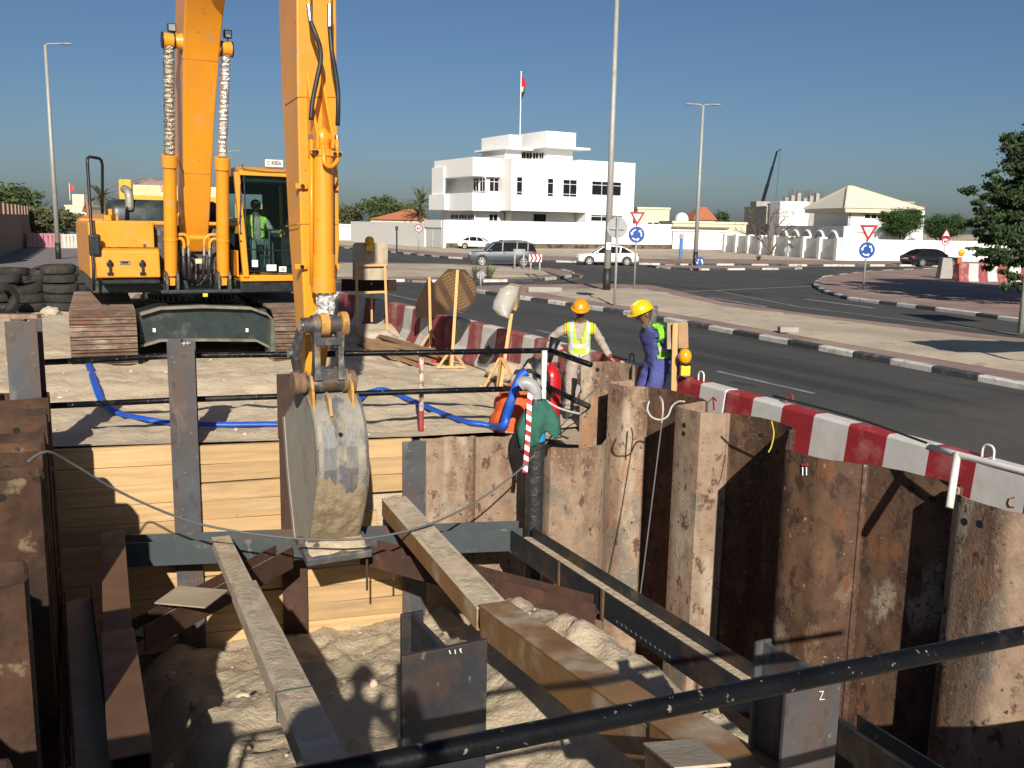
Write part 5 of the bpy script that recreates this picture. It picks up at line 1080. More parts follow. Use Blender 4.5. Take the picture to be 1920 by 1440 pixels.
# bagged lamp sign
f3 = on_sand(938, 730, 0); Db = (f3-Vector((0, 0, CAMH))).dot(Vector((0, math.cos(PITCH), -math.sin(PITCH)))); qb = lambda px, py, o=0: Q(px, py, Db+o)
r = thing('sign_post', 'leaning timber post with a box sign wrapped in clear plastic', 'temporary sign', f3)
mb = MB(); mb.beam(qb(959, 588), f3, .06, .055, up=(0, 1, 0)); part('post', mb, TIMB, r, bevel=.004); leg_stand(r, f3, .3, .55)
mb = MB(); pp = [qb(937, 542), qb(953, 535), qb(973, 539), qb(967, 582), qb(935, 575)]; mb.prism([p for p in pp], (.05, .2, .03)); part('box_board', mb, PLY, r, bevel=.004)
mb = MB(); pp = [qb(962, 548, -.02), qb(973, 541, -.02), qb(968, 583, -.02), qb(959, 580, -.02)]; mb.prism(pp, (0, .015, 0)); part('box_side', mb, mat('orange_ply', (.42, .2, .07), .7), r)
BAG = glass_mat('clear_plastic_bag', (.6, .56, .5), .55); BAG.node_tree.nodes['Principled BSDF'].inputs['Roughness'].default_value = .3
rings = []
for i, (px, py, w) in enumerate(((955, 540, 34), (952, 552, 40), (947, 565, 44), (943, 578, 40), (945, 590, 22), (952, 595, 8))):
    p = qb(px, py, -.05); rings.append([p+Vector((math.cos(2*PI*j/20)*w*Db/FPX/2*(1+.25*noise.noise(Vector((j*.8, i, 3)))), math.sin(2*PI*j/20)*.16*(1+.3*noise.noise(Vector((j*.9, i, 7)))), 0)) for j in range(20)])
part('plastic_bag', MB().loft(rings), BAG, r, smooth=True)
# stack of timbers with red ends
REDP = mat('red_end_paint', (.5, .07, .05), .7, var=.15); tp = thing('timber_stack', 'low heap of long timbers with red painted ends on the sand', 'timber stack', on_sand(770, 665, 0))
for k in range(11):
    e = on_sand(785+7*k+rnd.uniform(-5, 5), 688-3*(k % 4)*2-rnd.uniform(0, 4), .04); e.z += .075*(k % 3); s_ = on_sand(672+5*k, 645+2*(k % 3), .04); s_.z += .06*(k % 3)
    mb = MB(); mb.beam(s_, e, .085, .06); tb_ = part('timber', mb, mat('brown_timber', (.27, .165, .085), .85, var=.2, scale=4, rand=.2), tp, bevel=.004)
    dv = (e-s_).normalized(); part('painted_end', MB().beam(e-dv*.06, e+dv*.003, .088, .063), REDP, tb_)
c = on_sand(708, 640, 0); blob('sand_bag', (c.x, c.y, c.z+.12), (.42, .3, .17), SACK, 'sand bag lying at the foot of the rectangular sign frame', 'sand bag', 31, .2)
# timber post with amber lamp at the barrier
Dp = 12.75; p0 = Q(1266, 606, Dp); r = thing('lamp_post', 'timber post with a plywood board tied to the barrier', 'post', (p0.x, p0.y, 0))
mb = MB(); mb.beam((p0.x+.04, p0.y, .0), p0, .075, .05, up=(0, 1, 0)); part('post', mb, TIMB, r, bevel=.004)
pp = [Q(1251, 655, Dp+.08), Q(1251, 606, Dp+.08), Q(1289, 604, Dp+.08), Q(1290, 653, Dp+.08)]; board(r, pp, (0, .12, 0), 1, PLY, 'board')
board(r, [Q(1272, 653, Dp+.04), Q(1272, 606, Dp+.04), Q(1290, 606, Dp+.04), Q(1291, 653, Dp+.04)], (0, .03, 0), 1, mat('brown_ply', (.33, .19, .09), .7, var=.15), 'board')
c = Q(1284, 704, Dp-.05); r = thing('warning_lamp', 'amber beacon globe over a yellow battery box on the barrier top', 'warning lamp', c)
mb = MB(); mb.bx(c.x-.065, c.x+.065, c.y-.05, c.y+.05, c.z, c.z+.14); part('battery_box', mb, PYEL, r, bevel=.012)
mb = MB(); mb.ball((c.x-.01, c.y, c.z+.26), (.09, .09, .11), 18, 12); part('lens', mb, AMBER, r, smooth=True)
mb = MB(); mb.lathe([(.06, .14), (.075, .16), (.06, .18)], (c.x, c.y, c.z), 14); part('collar', mb, BLK, r)

# ================================================================ PEOPLE
SKIN = mat('brown_skin', (.17, .085, .05), .6, var=.12, scale=12); HAIR = mat('black_hair', (.012, .01, .009), .8, var=.2, bump=.4, bscale=60)
def skin_body(name, J, E, root='pelvis', sub=3):
    """J: name -> (position, radius); E: list of (a, b, material slot). Grows one continuous surface over the skeleton."""
    names = list(J); me = bpy.data.meshes.new(name+'_skeleton'); me.from_pydata([J[n][0] for n in names], [(names.index(a), names.index(b)) for a, b, _ in E], [])
    o = bpy.data.objects.new(name+'_skeleton', me); COL.objects.link(o); md = o.modifiers.new('skin', 'SKIN'); md.use_smooth_shade = True; md.branch_smoothing = .6
    for i, n in enumerate(names):
        r_ = J[n][1]; r_ = r_ if isinstance(r_, tuple) else (r_, r_); me.skin_vertices[0].data[i].radius = r_; me.skin_vertices[0].data[i].use_root = (n == root)
    s_ = o.modifiers.new('sub', 'SUBSURF'); s_.levels = sub; s_.render_levels = sub
    dg = bpy.context.evaluated_depsgraph_get(); dg.update(); out = bpy.data.meshes.new_from_object(o.evaluated_get(dg)); bpy.data.objects.remove(o)
    mb = MB(); mb.v = [v.co.copy() for v in out.vertices]; mb.f = [list(p.vertices) for p in out.polygons]
    for k, p in enumerate(mb.v):                # creases in the cloth
        if p.z < J['neck'][0][2]-.02: nn = Vector(out.vertices[k].normal); mb.v[k] = p+nn*(.012*noise.noise(Vector((p.x*7, p.y*7, p.z*16)))+.009*noise.noise(Vector((p.x*16+4, p.y*16, p.z*30))))
    seg = [(Vector(J[a][0]), Vector(J[b][0]), s, (J[a][1] if not isinstance(J[a][1], tuple) else max(J[a][1]))) for a, b, s in E]
    mb.bone = []
    for f in mb.f:
        c = sum((mb.v[i] for i in f), Vector())/len(f); best = 9; bs = 0; bk = 0
        for k, (p, q, s, rr) in enumerate(seg):
            d = q-p; t = max(0, min(1, (c-p).dot(d)/d.length_squared)); dd = (c-p-d*t).length-rr*.5
            if dd < best: best = dd; bs = s; bk = k
        mb.m.append(bs); mb.bone.append(bk)
    bpy.data.meshes.remove(out); return mb
def hand_mesh(mb, wrist, dirv, side, slot, curl=.5, palm=Vector((0, 0, -1))):
    """palm and five separate bent fingers"""
    d = Vector(dirv).normalized(); n = Vector(palm); n = (n-d*n.dot(d)); n = n.normalized() if n.length > .05 else d.orthogonal().normalized(); x = d.cross(n)*side
    p0 = Vector(wrist); k0 = len(mb.f)
    rings = []
    for t, w, h in ((0, .028, .022), (.03, .036, .02), (.075, .042, .017), (.09, .038, .014)): rings.append([p0+d*t+x*(math.cos(2*PI*j/10)*w)+n*(math.sin(2*PI*j/10)*h) for j in range(10)])
    mb.loft(rings, slot)
    for i, (off, ln) in enumerate(((-.03, .062), (-.01, .075), (.01, .072), (.029, .055))):
        b = p0+d*.085+x*off; pts = [b]; a = 0
        for sgm in (.4, .33, .27): a += curl*.6; b = b+(d*math.cos(a)+n*math.sin(a))*ln*sgm; pts.append(b)
        mb.tube(pts, [.0095, .009, .0085, .006], 7, slot)
    b = p0+d*.03-x*.03; mb.tube([b, b+d*.025-x*.022+n*.008, b+d*.055-x*.026+n*.018], [.011, .01, .007], 7, slot)
def face(mb, hc, fw, slot):
    """nose and ears joined to the body surface; hc head centre, fw forward"""
    fw = Vector(fw).normalized(); sd = fw.cross(Vector((0, 0, 1))).normalized(); up = sd.cross(fw)
    mb.tube([hc+fw*.088+up*.012, hc+fw*.108-up*.018, hc+fw*.092-up*.03], [.007, .014, .01], 7, slot)
    for s in (-1, 1): mb.ball(hc+sd*s*.088-up*.01, (.012, .022, .03), 7, 6, slot)
    return sd, up
def person(label, loc, rz, J, E, mats, vest=None, fw=(0, -1, 0), hands=(), extra=None):
    r = thing('person', label, 'person', loc, rz); b = skin_body('body', J, E)
    hc = Vector(J['head'][0]); sd, up = face(b, hc, fw, 1); F = Vector(fw).normalized()
    for w, d, s, slot, cu, pn in hands: hand_mesh(b, w, d, s, slot, cu, pn)
    bo = part('body', b, mats, r, smooth=True)
    for s in (-1, 1):
        c = hc+F*.088+sd*s*.034+up*.014; e = MB(); e.ball(c, (.012, .008, .007), 8, 6); part('eye', e, mat('eye_white', (.5, .47, .44), .3), r); part('pupil', MB().ball(c+F*.007, .0055, 6, 5), HAIR, r)
    e = MB(); e.tube([hc+F*.093-up*.052-sd*.022, hc+F*.099-up*.05, hc+F*.093-up*.052+sd*.022], .005, 6); part('mouth', e, mat('lips', (.14, .05, .04), .6), r)
    e = MB(); e.tube([hc+F*.1-up*.04-sd*.03, hc+F*.106-up*.037, hc+F*.1-up*.04+sd*.03], .006, 6); part('moustache', e, HAIR, r)
    if vest:
        vb = MB(); idx = {}; tors = set(i for i, (a, c, s) in enumerate(E) if (a, c) in vest['bones']); me = bo.data; N = [Vector(v.normal) for v in me.vertices]
        for fi, (f, k) in enumerate(zip(b.f, b.bone+[-1]*9999)):
            if k not in tors: continue
            c = sum((b.v[i] for i in f), Vector())/len(f)
            if c.z < vest['z0'] or vest['cut'](c): continue
            for i in f:
                if i not in idx: idx[i] = len(vb.v); vb.v.append(b.v[i]+N[i]*vest.get('off', .014))
            vb.f.append([idx[i] for i in f]); vb.m.append(0)
        if vb.f: vo = part('safety_vest', vb, vest['mat'], r, smooth=True, solid=.006)
    return r, bo, hc, sd, up, F
def helmet(r, hc, F, up, sd, m, tilt=0):
    T = Matrix((sd, F, up)).transposed().to_4x4(); T = Matrix.Translation(hc) @ T @ Matrix.Rotation(tilt, 4, 'X'); mb = MB()
    prof = [(.128, .045), (.132, .06), (.126, .09), (.112, .125), (.085, .155), (.05, .172), (.006, .178)]
    rings = []
    for rr, z in prof: rings.append([T @ Vector((math.cos(2*PI*k/28)*rr*.92, math.sin(2*PI*k/28)*rr*1.12, z)) for k in range(28)])
    mb.loft(rings); o = part('safety_helmet', mb, m, r, smooth=50)
    rings = []
    for dz in (.042, .05): rings.append([T @ Vector((math.cos(2*PI*k/28)*.14, (math.sin(2*PI*k/28)*.155+(.055 if math.sin(2*PI*k/28) > .2 else 0)*math.sin(2*PI*k/28)), dz)) for k in range(28)])
    part('brim', MB().loft(rings), m, o, smooth=50)
    mb = MB(); 
    for xx in (-.03, 0, .03): mb.tube([T @ Vector((xx, math.cos(a)*.142, .045+math.sin(a)*.135)) for a in [PI*(.12+.76*k/10) for k in range(11)]], .008, 6)
    part('crown_rib', mb, m, o, smooth=True)
    mb = MB(); mb.bx(-.028, .028, .133, .138, .072, .105, T=T); part('badge', mb, SWHITE, o)
    return o
def vest_mat(name, base, tape_z, tape_w, vx, piping):
    m = bpy.data.materials.new(name); m.use_nodes = True; N = m.node_tree.nodes; L = m.node_tree.links; b = N['Principled BSDF']; b.inputs['Roughness'].default_value = .75
    tc = N.new('ShaderNodeTexCoord'); sx = N.new('ShaderNodeSeparateXYZ'); L.new(tc.outputs['Object'], sx.inputs[0])
    def band(sock, c, w, ab=False):
        if ab: q = N.new('ShaderNodeMath'); q.operation = 'ABSOLUTE'; L.new(sock, q.inputs[0]); sock = q.outputs[0]
        g = N.new('ShaderNodeMath'); g.operation = 'COMPARE'; g.inputs[1].default_value = c; g.inputs[2].default_value = w/2; L.new(sock, g.inputs[0]); return g.outputs[0]
    c = None; cur = (*base, 1)
    facs = [(band(sx.outputs['X'], vx, .05, True), (.5, .52, .5, 1))] if vx else []
    facs += [(band(sx.outputs['Z'], z, tape_w), (.5, .52, .5, 1)) for z in tape_z]
    if piping: facs.append((band(sx.outputs['X'], piping, .02, True), (.8, .2, .02, 1)))
    for f, col in facs:
        x = N.new('ShaderNodeMix'); x.data_type = 'RGBA'; x.inputs[7].default_value = col
        if c: L.new(c, x.inputs[6])
        else: x.inputs[6].default_value = cur
        L.new(f, x.inputs[0]); c = x.outputs[2]
    if c: L.new(c, b.inputs['Base Color'])
    else: b.inputs['Base Color'].default_value = cur
    nt = N.new('ShaderNodeTexNoise'); nt.inputs['Scale'].default_value = 14; L.new(tc.outputs['Object'], nt.inputs['Vector']); bp = N.new('ShaderNodeBump'); bp.inputs['Strength'].default_value = .6; bp.inputs['Distance'].default_value = .03; L.new(nt.outputs[0], bp.inputs['Height']); L.new(bp.outputs[0], b.inputs['Normal']); return m
BEIGE = mat('beige_workwear', (.4, .325, .27), .9, var=.14, scale=5, bump=.9, bscale=11, bdist=.04); BLUEW = mat('blue_overalls', (.075, .085, .27), .9, var=.2, scale=5, bump=.9, bscale=11, bdist=.04)
BOOT = mat('work_boot', (.04, .03, .025), .8, var=.3); GLOVE = mat('worn_glove', (.3, .22, .15), .9, var=.2); CUFF = mat('maroon_cuff', (.2, .03, .035), .85)
LIME = (.42, .66, .03)
def base_J(**k):
    J = {'pelvis': ((0, 0, .93), (.185, .14)), 'waist': ((0, .0, 1.08), (.185, .135)), 'chest': ((0, 0, 1.27), (.21, .15)), 'collar': ((0, .01, 1.40), (.16, .1)), 'neck': ((0, -.01, 1.5), .055), 'chin': ((0, -.035, 1.58), .066), 'head': ((0, -.035, 1.66), .092), 'crown': ((0, -.025, 1.72), .075),
         'shL': ((-.19, .01, 1.385), .085), 'shR': ((.19, .01, 1.385), .085), 'hipL': ((-.1, 0, .86), .125), 'hipR': ((.1, 0, .86), .125), 'knL': ((-.12, -.03, .48), .098), 'knR': ((.12, -.03, .48), .098), 'anL': ((-.13, .02, .13), .075), 'anR': ((.13, .02, .13), .075), 'toL': ((-.15, -.17, .045), .042), 'toR': ((.15, -.17, .045), .042),
         'elL': ((-.25, .03, 1.13), .052), 'wrL': ((-.27, -.03, .9), .036), 'elR': ((.25, .03, 1.13), .052), 'wrR': ((.27, -.03, .9), .036)}
    J.update(k); return J
def base_E(top, bot, arm): return [('pelvis', 'waist', top), ('waist', 'chest', top), ('chest', 'collar', top), ('collar', 'neck', 1), ('neck', 'chin', 1), ('chin', 'head', 1), ('head', 'crown', 1), ('collar', 'shL', top), ('collar', 'shR', top), ('shL', 'elL', arm), ('elL', 'wrL', arm), ('shR', 'elR', arm), ('elR', 'wrR', arm), ('pelvis', 'hipL', bot), ('pelvis', 'hipR', bot), ('hipL', 'knL', bot), ('knL', 'anL', bot), ('hipR', 'knR', bot), ('knR', 'anR', bot), ('anL', 'toL', 3), ('anR', 'toR', 3)]
TB = {('pelvis', 'waist'), ('waist', 'chest'), ('chest', 'collar'), ('collar', 'shL'), ('collar', 'shR')}
# worker with the orange helmet, hand on hip, other hand on the barrier
w1 = G(1082, 785, .02); J = base_J(elL=((-.44, .06, 1.2), .066), wrL=((-.25, -.06, 1.02), .048), elR=((.33, .03, 1.17), .064), wrR=((.46, -.02, .95), .046), head=((0, -.055, 1.64), .092), chin=((0, -.07, 1.565), .066), crown=((0, -.035, 1.71), .075))
V1 = vest_mat('lime_vest_taped', LIME, (.97, 1.12), .055, .125, .2)
r, bo, hc, sd, up, F = person('person in beige workwear, lime vest and orange helmet with a hand on the hip', w1, rad(-4), J, base_E(0, 0, 0), [BEIGE, SKIN, GLOVE, BOOT, CUFF], dict(bones=TB, z0=.86, mat=V1, cut=lambda c: (c.y < 0 and abs(c.x) < .006+.085*max(0, (c.z-1.12)/.35)) or abs(c.x) > .225 or c.z > 1.49), fw=(0, -.94, -.3), hands=[((-.245, -.065, 1.015), (.5, -.35, -.45), 1, 2, .5, (0, 1, 0)), ((.465, -.02, .945), (.6, -.1, -.5), -1, 2, .7, (0, 0, -1))])
helmet(r, hc, F, up, sd, mat('orange_helmet', (.85, .3, .01), .3, coat=.3))
for n_ in ('wrL', 'wrR'):
    e_ = 'elL' if n_ == 'wrL' else 'elR'; a, b = Vector(J[n_][0]), Vector(J[e_][0]); part('glove_cuff', MB().tube([a.lerp(b, -.06), a.lerp(b, .2)], .043, 12), CUFF, r, smooth=True)
part('trouser_fold', MB().tube([Vector((0, -.11, .9)), Vector((.004, -.1, 1.0)), Vector((.006, -.112, 1.1))], .006, 6), CUFF, r)
# worker with the yellow helmet in blue overalls, side on, leaning on the barrier
h2 = Q(1206, 585, 13.2); w2 = Vector((h2.x+.13, h2.y+.02, .02))
J = base_J(pelvis=((0, .12, .92), (.23, .2)), waist=((0, .1, 1.08), (.235, .205)), chest=((0, .05, 1.24), (.25, .21)), collar=((0, .0, 1.38), (.17, .13)), neck=((0, -.05, 1.48), .056), chin=((0, -.115, 1.545), .066), head=((0, -.12, 1.62), .092), crown=((0, -.1, 1.69), .075), shL=((-.19, .03, 1.37), .09), shR=((.19, .03, 1.37), .09), elL=((-.25, .2, 1.13), .07), wrL=((-.22, .28, .9), .048), elR=((.3, .19, 1.13), .072), wrR=((.27, .27, .9), .048), hipL=((-.1, .1, .85), .135), hipR=((.1, .1, .85), .135), knL=((-.11, -.05, .48), .1), knR=((.11, -.02, .48), .1), anL=((-.12, -.1, .1), .05), anR=((.12, -.06, .1), .05), toL=((-.13, -.28, .045), .042), toR=((.13, -.24, .045), .042))
V2 = vest_mat('green_vest_taped', (.2, .62, .03), (1.0, 1.14), .05, None, None)
r, bo, hc, sd, up, F = person('person in blue overalls, green vest and yellow helmet leaning back on the barrier', w2, rad(-72), J, base_E(0, 0, 0), [BLUEW, SKIN, GLOVE, BOOT], dict(bones=TB, z0=.84, off=.02, mat=V2, cut=lambda c: c.y < .05-(c.z-.9)*.14 or abs(c.x) > .33 or c.z > 1.47), fw=(.02, -.9, -.42), hands=[((-.2, .26, .915), (.1, .1, -1), 1, 1, .5, (0, 1, 0)), ((.27, .27, .895), (-.1, .1, -1), -1, 1, .5, (0, 1, 0))])
r.scale = (1.14, 1.14, 1.03); helmet(r, hc, F, up, sd, mat('yellow_helmet', (.82, .5, .01), .3, coat=.3))
mb = MB(); SC_ = mat('checked_scarf', (.1, .09, .085), .95, var=.6, scale=40, bump=.6, layers=[((.3, .28, .25), 60, .55, .6)])
rings = []
for i, (c, rr) in enumerate((((0, .0, 1.72), .075), ((0, -.03, 1.67), .105), ((0, -.03, 1.6), .108), ((0, -.04, 1.53), .1), ((0, -.05, 1.46), .1), ((0, -.06, 1.4), .075))):
    rings.append([Vector(c)+Vector((math.cos(2*PI*k/20)*rr, math.sin(2*PI*k/20)*rr*.9*(1 if math.sin(2*PI*k/20) > -.35 or i > 3 else .35), .01*noise.noise(Vector((k, i, 0))))) for k in range(20)])
part('head_scarf', mb.loft(rings), SC_, r, smooth=True)
# operator in the cab (machine coordinates turned into site coordinates)
Rm = Matrix.Rotation(EYAW, 4, 'Z'); op = EXP+(Rm @ Vector((1.12, -.98, 1.30)))
J = base_J(pelvis=((0, 0, .95), (.15, .12)), hipL=((-.1, -.05, .92), .1), hipR=((.1, -.05, .92), .1), knL=((-.17, -.47, .95), .075), knR=((.17, -.47, .95), .075), anL=((-.17, -.6, .52), .052), anR=((.17, -.6, .52), .052), toL=((-.18, -.78, .46), .044), toR=((.18, -.78, .46), .044), elL=((-.27, .0, 1.12), .052), wrL=((-.25, -.25, 1.02), .037), elR=((.31, -.08, 1.15), .052), wrR=((.42, -.34, 1.14), .037))
V3 = vest_mat('lime_vest_plain', (.42, .62, .05), (), .05, None, None); STR = bpy.data.materials.new('striped_shirt'); STR.use_nodes = True; _tape(STR, (1, 0, 0), 38)
for l_ in STR.node_tree.nodes:
    if l_.type == 'MIX': l_.inputs[6].default_value = (.42, .36, .3, 1); l_.inputs[7].default_value = (.12, .07, .06, 1)
r, bo, hc, sd, up, F = person('seated excavator operator in a striped shirt and lime vest behind the windscreen', op, EYAW, J, base_E(0, 4, 0), [STR, SKIN, SKIN, BOOT, mat('grey_green_trousers', (.13, .15, .12), .9, var=.2, bump=.6)], dict(bones=TB, z0=.95, mat=V3, cut=lambda c: (c.y < 0 and abs(c.x) < .085) or abs(c.x) > .2 or c.z > 1.46), hands=[((-.25, -.25, 1.02), (.1, -1, 0), 1, 1, .8, (0, 0, -1)), ((.42, -.34, 1.14), (.2, -1, 0), -1, 1, .9, (0, 0, -1))])
part('cap', MB().ball(hc+Vector((0, .005, .045)), (.1, .115, .085), 16, 10), BLK, r, smooth=True); part('cap_badge', MB().bx(hc.x-.05, hc.x+.05, hc.y-.122, hc.y-.108, hc.z+.05, hc.z+.09), mat('khaki_badge', (.45, .4, .28), .8), r)
part('beard', MB().ball(hc+Vector((0, -.04, -.065)), (.07, .065, .05), 12, 8), HAIR, r, smooth=True)
# the photographer, standing behind the lens on a timber platform
pf = thing('timber_platform', 'raised timber platform where the photographer stands', 'platform', (-.3, -.8, -.02))
for k in range(7): part('plank', MB().bx(-1.6+.36*k, -1.26+.36*k, -1.9, .1, 1.55, 1.6), WOOD, pf, bevel=.004)
for x in (-1.4, .6):
    for y in (-1.7, -.1): part('post', MB().bx(x-.06, x+.06, y-.06, y+.06, -.02, 1.54), TIMB, pf)
J = base_J(elL=((-.28, -.12, 1.05), .06), wrL=((.14, -.38, 1.2), .042), elR=((.4, -.12, 1.06), .06), wrR=((.38, -.36, 1.2), .042))
ph = Vector((-.27, -.45, 1.605))
r, bo, hc, sd, up, F = person('photographer in helmet and vest standing behind the camera', ph, PI, {k: ((-p[0][0], p[0][1], p[0][2]), p[1]) for k, p in J.items()}, base_E(0, 0, 0), [BEIGE, SKIN, SKIN, BOOT], None, hands=[((-.14, -.38, 1.2), (-.3, -.1, .9), 1, 1, .6, (0, -1, 0)), ((-.38, -.36, 1.2), (.3, -.1, .9), -1, 1, .6, (0, -1, 0))])
helmet(r, hc, F, up, sd, SWHITE)

# ================================================================ BACKGROUND: helpers
def proj(p):
    dz = p[2]-CAMH; zc = p[1]*math.cos(PITCH)-dz*math.sin(PITCH); upv = p[1]*math.sin(PITCH)+dz*math.cos(PITCH); X = p[0]/zc*FPX; Y = -upv/zc*FPX
    return 960+X*math.cos(ROLL)-Y*math.sin(ROLL), 720+X*math.sin(ROLL)+Y*math.cos(ROLL)
def zat(p, py):                                # height at which an upright at p reaches that photo row
    lo, hi = -5, 60
    for _ in range(40):
        m_ = (lo+hi)/2
        if proj((p[0], p[1], m_))[1] > py: lo = m_
        else: hi = m_
    return lo
class Frame:                                   # an upright building frame: a along the front, b into depth
    def __init__(s, o, ang): s.o = Vector((o[0], o[1], 0)); s.e1 = Vector((math.cos(ang), math.sin(ang), 0)); s.e2 = Vector((-math.sin(ang), math.cos(ang), 0)); s.ang = ang
    def at(s, px, py, b):                      # photo point on the plane b = const, in frame coordinates
        d = ray(px, py); n = s.e2; t = ((s.o+n*b)-Vector((0, 0, CAMH))).dot(n)/d.dot(n); p = d*t+Vector((0, 0, CAMH))-s.o; return Vector((p.dot(s.e1), b, p.z))
    def side(s, px, py, a):
        d = ray(px, py); n = s.e1; t = ((s.o+n*a)-Vector((0, 0, CAMH))).dot(n)/d.dot(n); p = d*t+Vector((0, 0, CAMH))-s.o; return Vector((a, p.dot(s.e2), p.z))
def win(r, fr, x0, y0, x1, y1, b, nx=1, ny=1, m=DGLASS, fm=None, dep=.25, on='front', a=None, recess=False):
    """window: frame with bars and a dark pane, set slightly proud of the wall"""
    if on == 'front': p, q = fr.at(x0, y0, b), fr.at(x1, y1, b); A0_, A1_, Z1, Z0 = p.x, q.x, p.z, q.z; put = lambda mb, u0, u1, z0, z1, o0, o1: mb.bx(u0, u1, b+o0, b+o1, z0, z1)
    else: p, q = fr.side(x0, y0, a), fr.side(x1, y1, a); A0_, A1_, Z1, Z0 = sorted((p.y, q.y))+[p.z, q.z]; put = lambda mb, u0, u1, z0, z1, o0, o1: mb.bx(a+o0, a+o1, u0, u1, z0, z1)
    mb = MB(); w = .09
    for u0, u1, z0, z1 in ((A0_-w, A1_+w, Z1, Z1+w), (A0_-w, A1_+w, Z0-w, Z0), (A0_-w, A0_, Z0, Z1), (A1_, A1_+w, Z0, Z1)): put(mb, u0, u1, z0, z1, -.09, .01)
    for k in range(1, nx): u = A0_+(A1_-A0_)*k/nx; put(mb, u-.035, u+.035, Z0, Z1, -.075, .01)
    for k in range(1, ny): z = Z1-(Z1-Z0)*(.26 if k == 1 else .86); put(mb, A0_, A1_, z-.03, z+.03, -.08, .01)
    o = part('window', mb, fm or SWHITE, r); mb = MB(); put(mb, A0_, A1_, Z0, Z1, -.04, -.02); part('pane', mb, m, o); return o
# ================================================================ WHITE VILLA
P0 = G(838, 465); VF = Frame(P0, rad(30)); at = VF.at
VR = thing('white_villa', 'large white modern villa with stacked cubic storeys and a rooftop block', 'villa', P0+VF.e1*18+VF.e2*10, VF.ang); VR.location = P0; VW = WHITE
def vbox(nm, a0, a1, b0, b1, z0, z1, m=VW, bevel=.03): return part(nm, MB().bx(a0, a1, b0, b1, z0, z1), m, VR, bevel=bevel)
aC = at(960, 300, 4).x; aR = at(1192, 310, 4).x; aM = at(1084, 300, 4).x; zA = at(960, 296, 4).z; zB = at(1190, 306, 4).z; zo = at(960, 395, 4).z
vbox('upper_storey', aC, aM, 4, 17, zo, zA); vbox('upper_storey_wing', aM+.02, aR, 4.05, 17, zo, zB)
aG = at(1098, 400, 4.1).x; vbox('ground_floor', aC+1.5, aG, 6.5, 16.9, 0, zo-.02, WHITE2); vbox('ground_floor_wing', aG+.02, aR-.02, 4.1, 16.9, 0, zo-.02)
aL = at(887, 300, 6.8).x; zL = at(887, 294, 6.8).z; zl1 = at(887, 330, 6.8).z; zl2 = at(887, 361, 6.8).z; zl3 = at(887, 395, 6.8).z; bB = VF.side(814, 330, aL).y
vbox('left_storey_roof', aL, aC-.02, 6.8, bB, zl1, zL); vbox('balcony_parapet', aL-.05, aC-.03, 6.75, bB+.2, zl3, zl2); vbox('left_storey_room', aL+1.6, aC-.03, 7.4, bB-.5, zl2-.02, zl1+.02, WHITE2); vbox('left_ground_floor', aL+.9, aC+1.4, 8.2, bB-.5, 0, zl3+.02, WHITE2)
bQ = VF.side(804, 380, aL-.6).y; vbox('rear_balcony', aL-.6, aL-.06, bB-4.5, bQ, zl3+.1, zl2-.1); vbox('rear_room', aL-.3, aL-.04, bB-3.5, bB+.1, zl2-.1, zL-.9)
aU0 = at(1024, 260, 11).x; aU1 = at(1080, 260, 11).x; zU = at(1024, 245, 11).z; zS = at(1024, 278, 11).z
vbox('roof_block', aU0, aU1, 11, 19, zS+.2, zU); vbox('roof_block_base', aU0+.3, aU1-.2, 11.4, 18, zA-.3, zS+.02); vbox('roof_slab', aU0-.5, aU1+1.7, 9.9, 19.5, zS+.02, zS+.3)
aV0 = at(955, 255, 14).x; aV1 = at(979, 255, 14).x; zV = at(957, 252, 14).z; vbox('stair_block', aV0, aV1, 14, 22, zS-.1, zV); vbox('stair_block_base', aV0-.4, aV1+.2, 14.4, 21, zA-.3, zS-.12, WHITE2); vbox('stair_slab', aV0-.9, aU0-.52, 13.4, 22.4, zS-.2, zS+.05)
for x0, y0, x1, y1, nx, ny in ((969, 332, 978, 365, 1, 3), (1027, 335, 1036, 368, 1, 3), (1056, 337, 1080, 369, 2, 3), (1110, 340, 1163, 367, 3, 2)): win(VR, VF, x0, y0, x1, y1, 4 if x0 < 1084 else 4.05, nx, ny)
win(VR, VF, 1108, 403, 1165, 415, 4.1, 3, 2); win(VR, VF, 1000, 401, 1023, 418, 6.5, 1, 1); win(VR, VF, 918, 334, 934, 359, 7.4, 2, 2); win(VR, VF, 917, 402, 932, 414, 8.2, 2, 1)
for x0, x1 in ((887, 896), (899, 908)): win(VR, VF, x0+2, 334, x1+2, 358, 7.4, 2, 2, on='side', a=aL+1.6)
for x0, x1 in ((846, 860), (862, 876), (878, 890)): win(VR, VF, x0, 402, x1, 410, 8, 3, 1, on='side', a=aL+.9)
for x0, x1 in ((977, 986), (988, 998), (1000, 1010), (1012, 1020)): win(VR, VF, x0, 287, x1, 297, 8, 2, 1, on='side', a=aU0+.3)
win(VR, VF, 829, 340, 834, 356, 8, 1, 2, on='side', a=aL-.02)
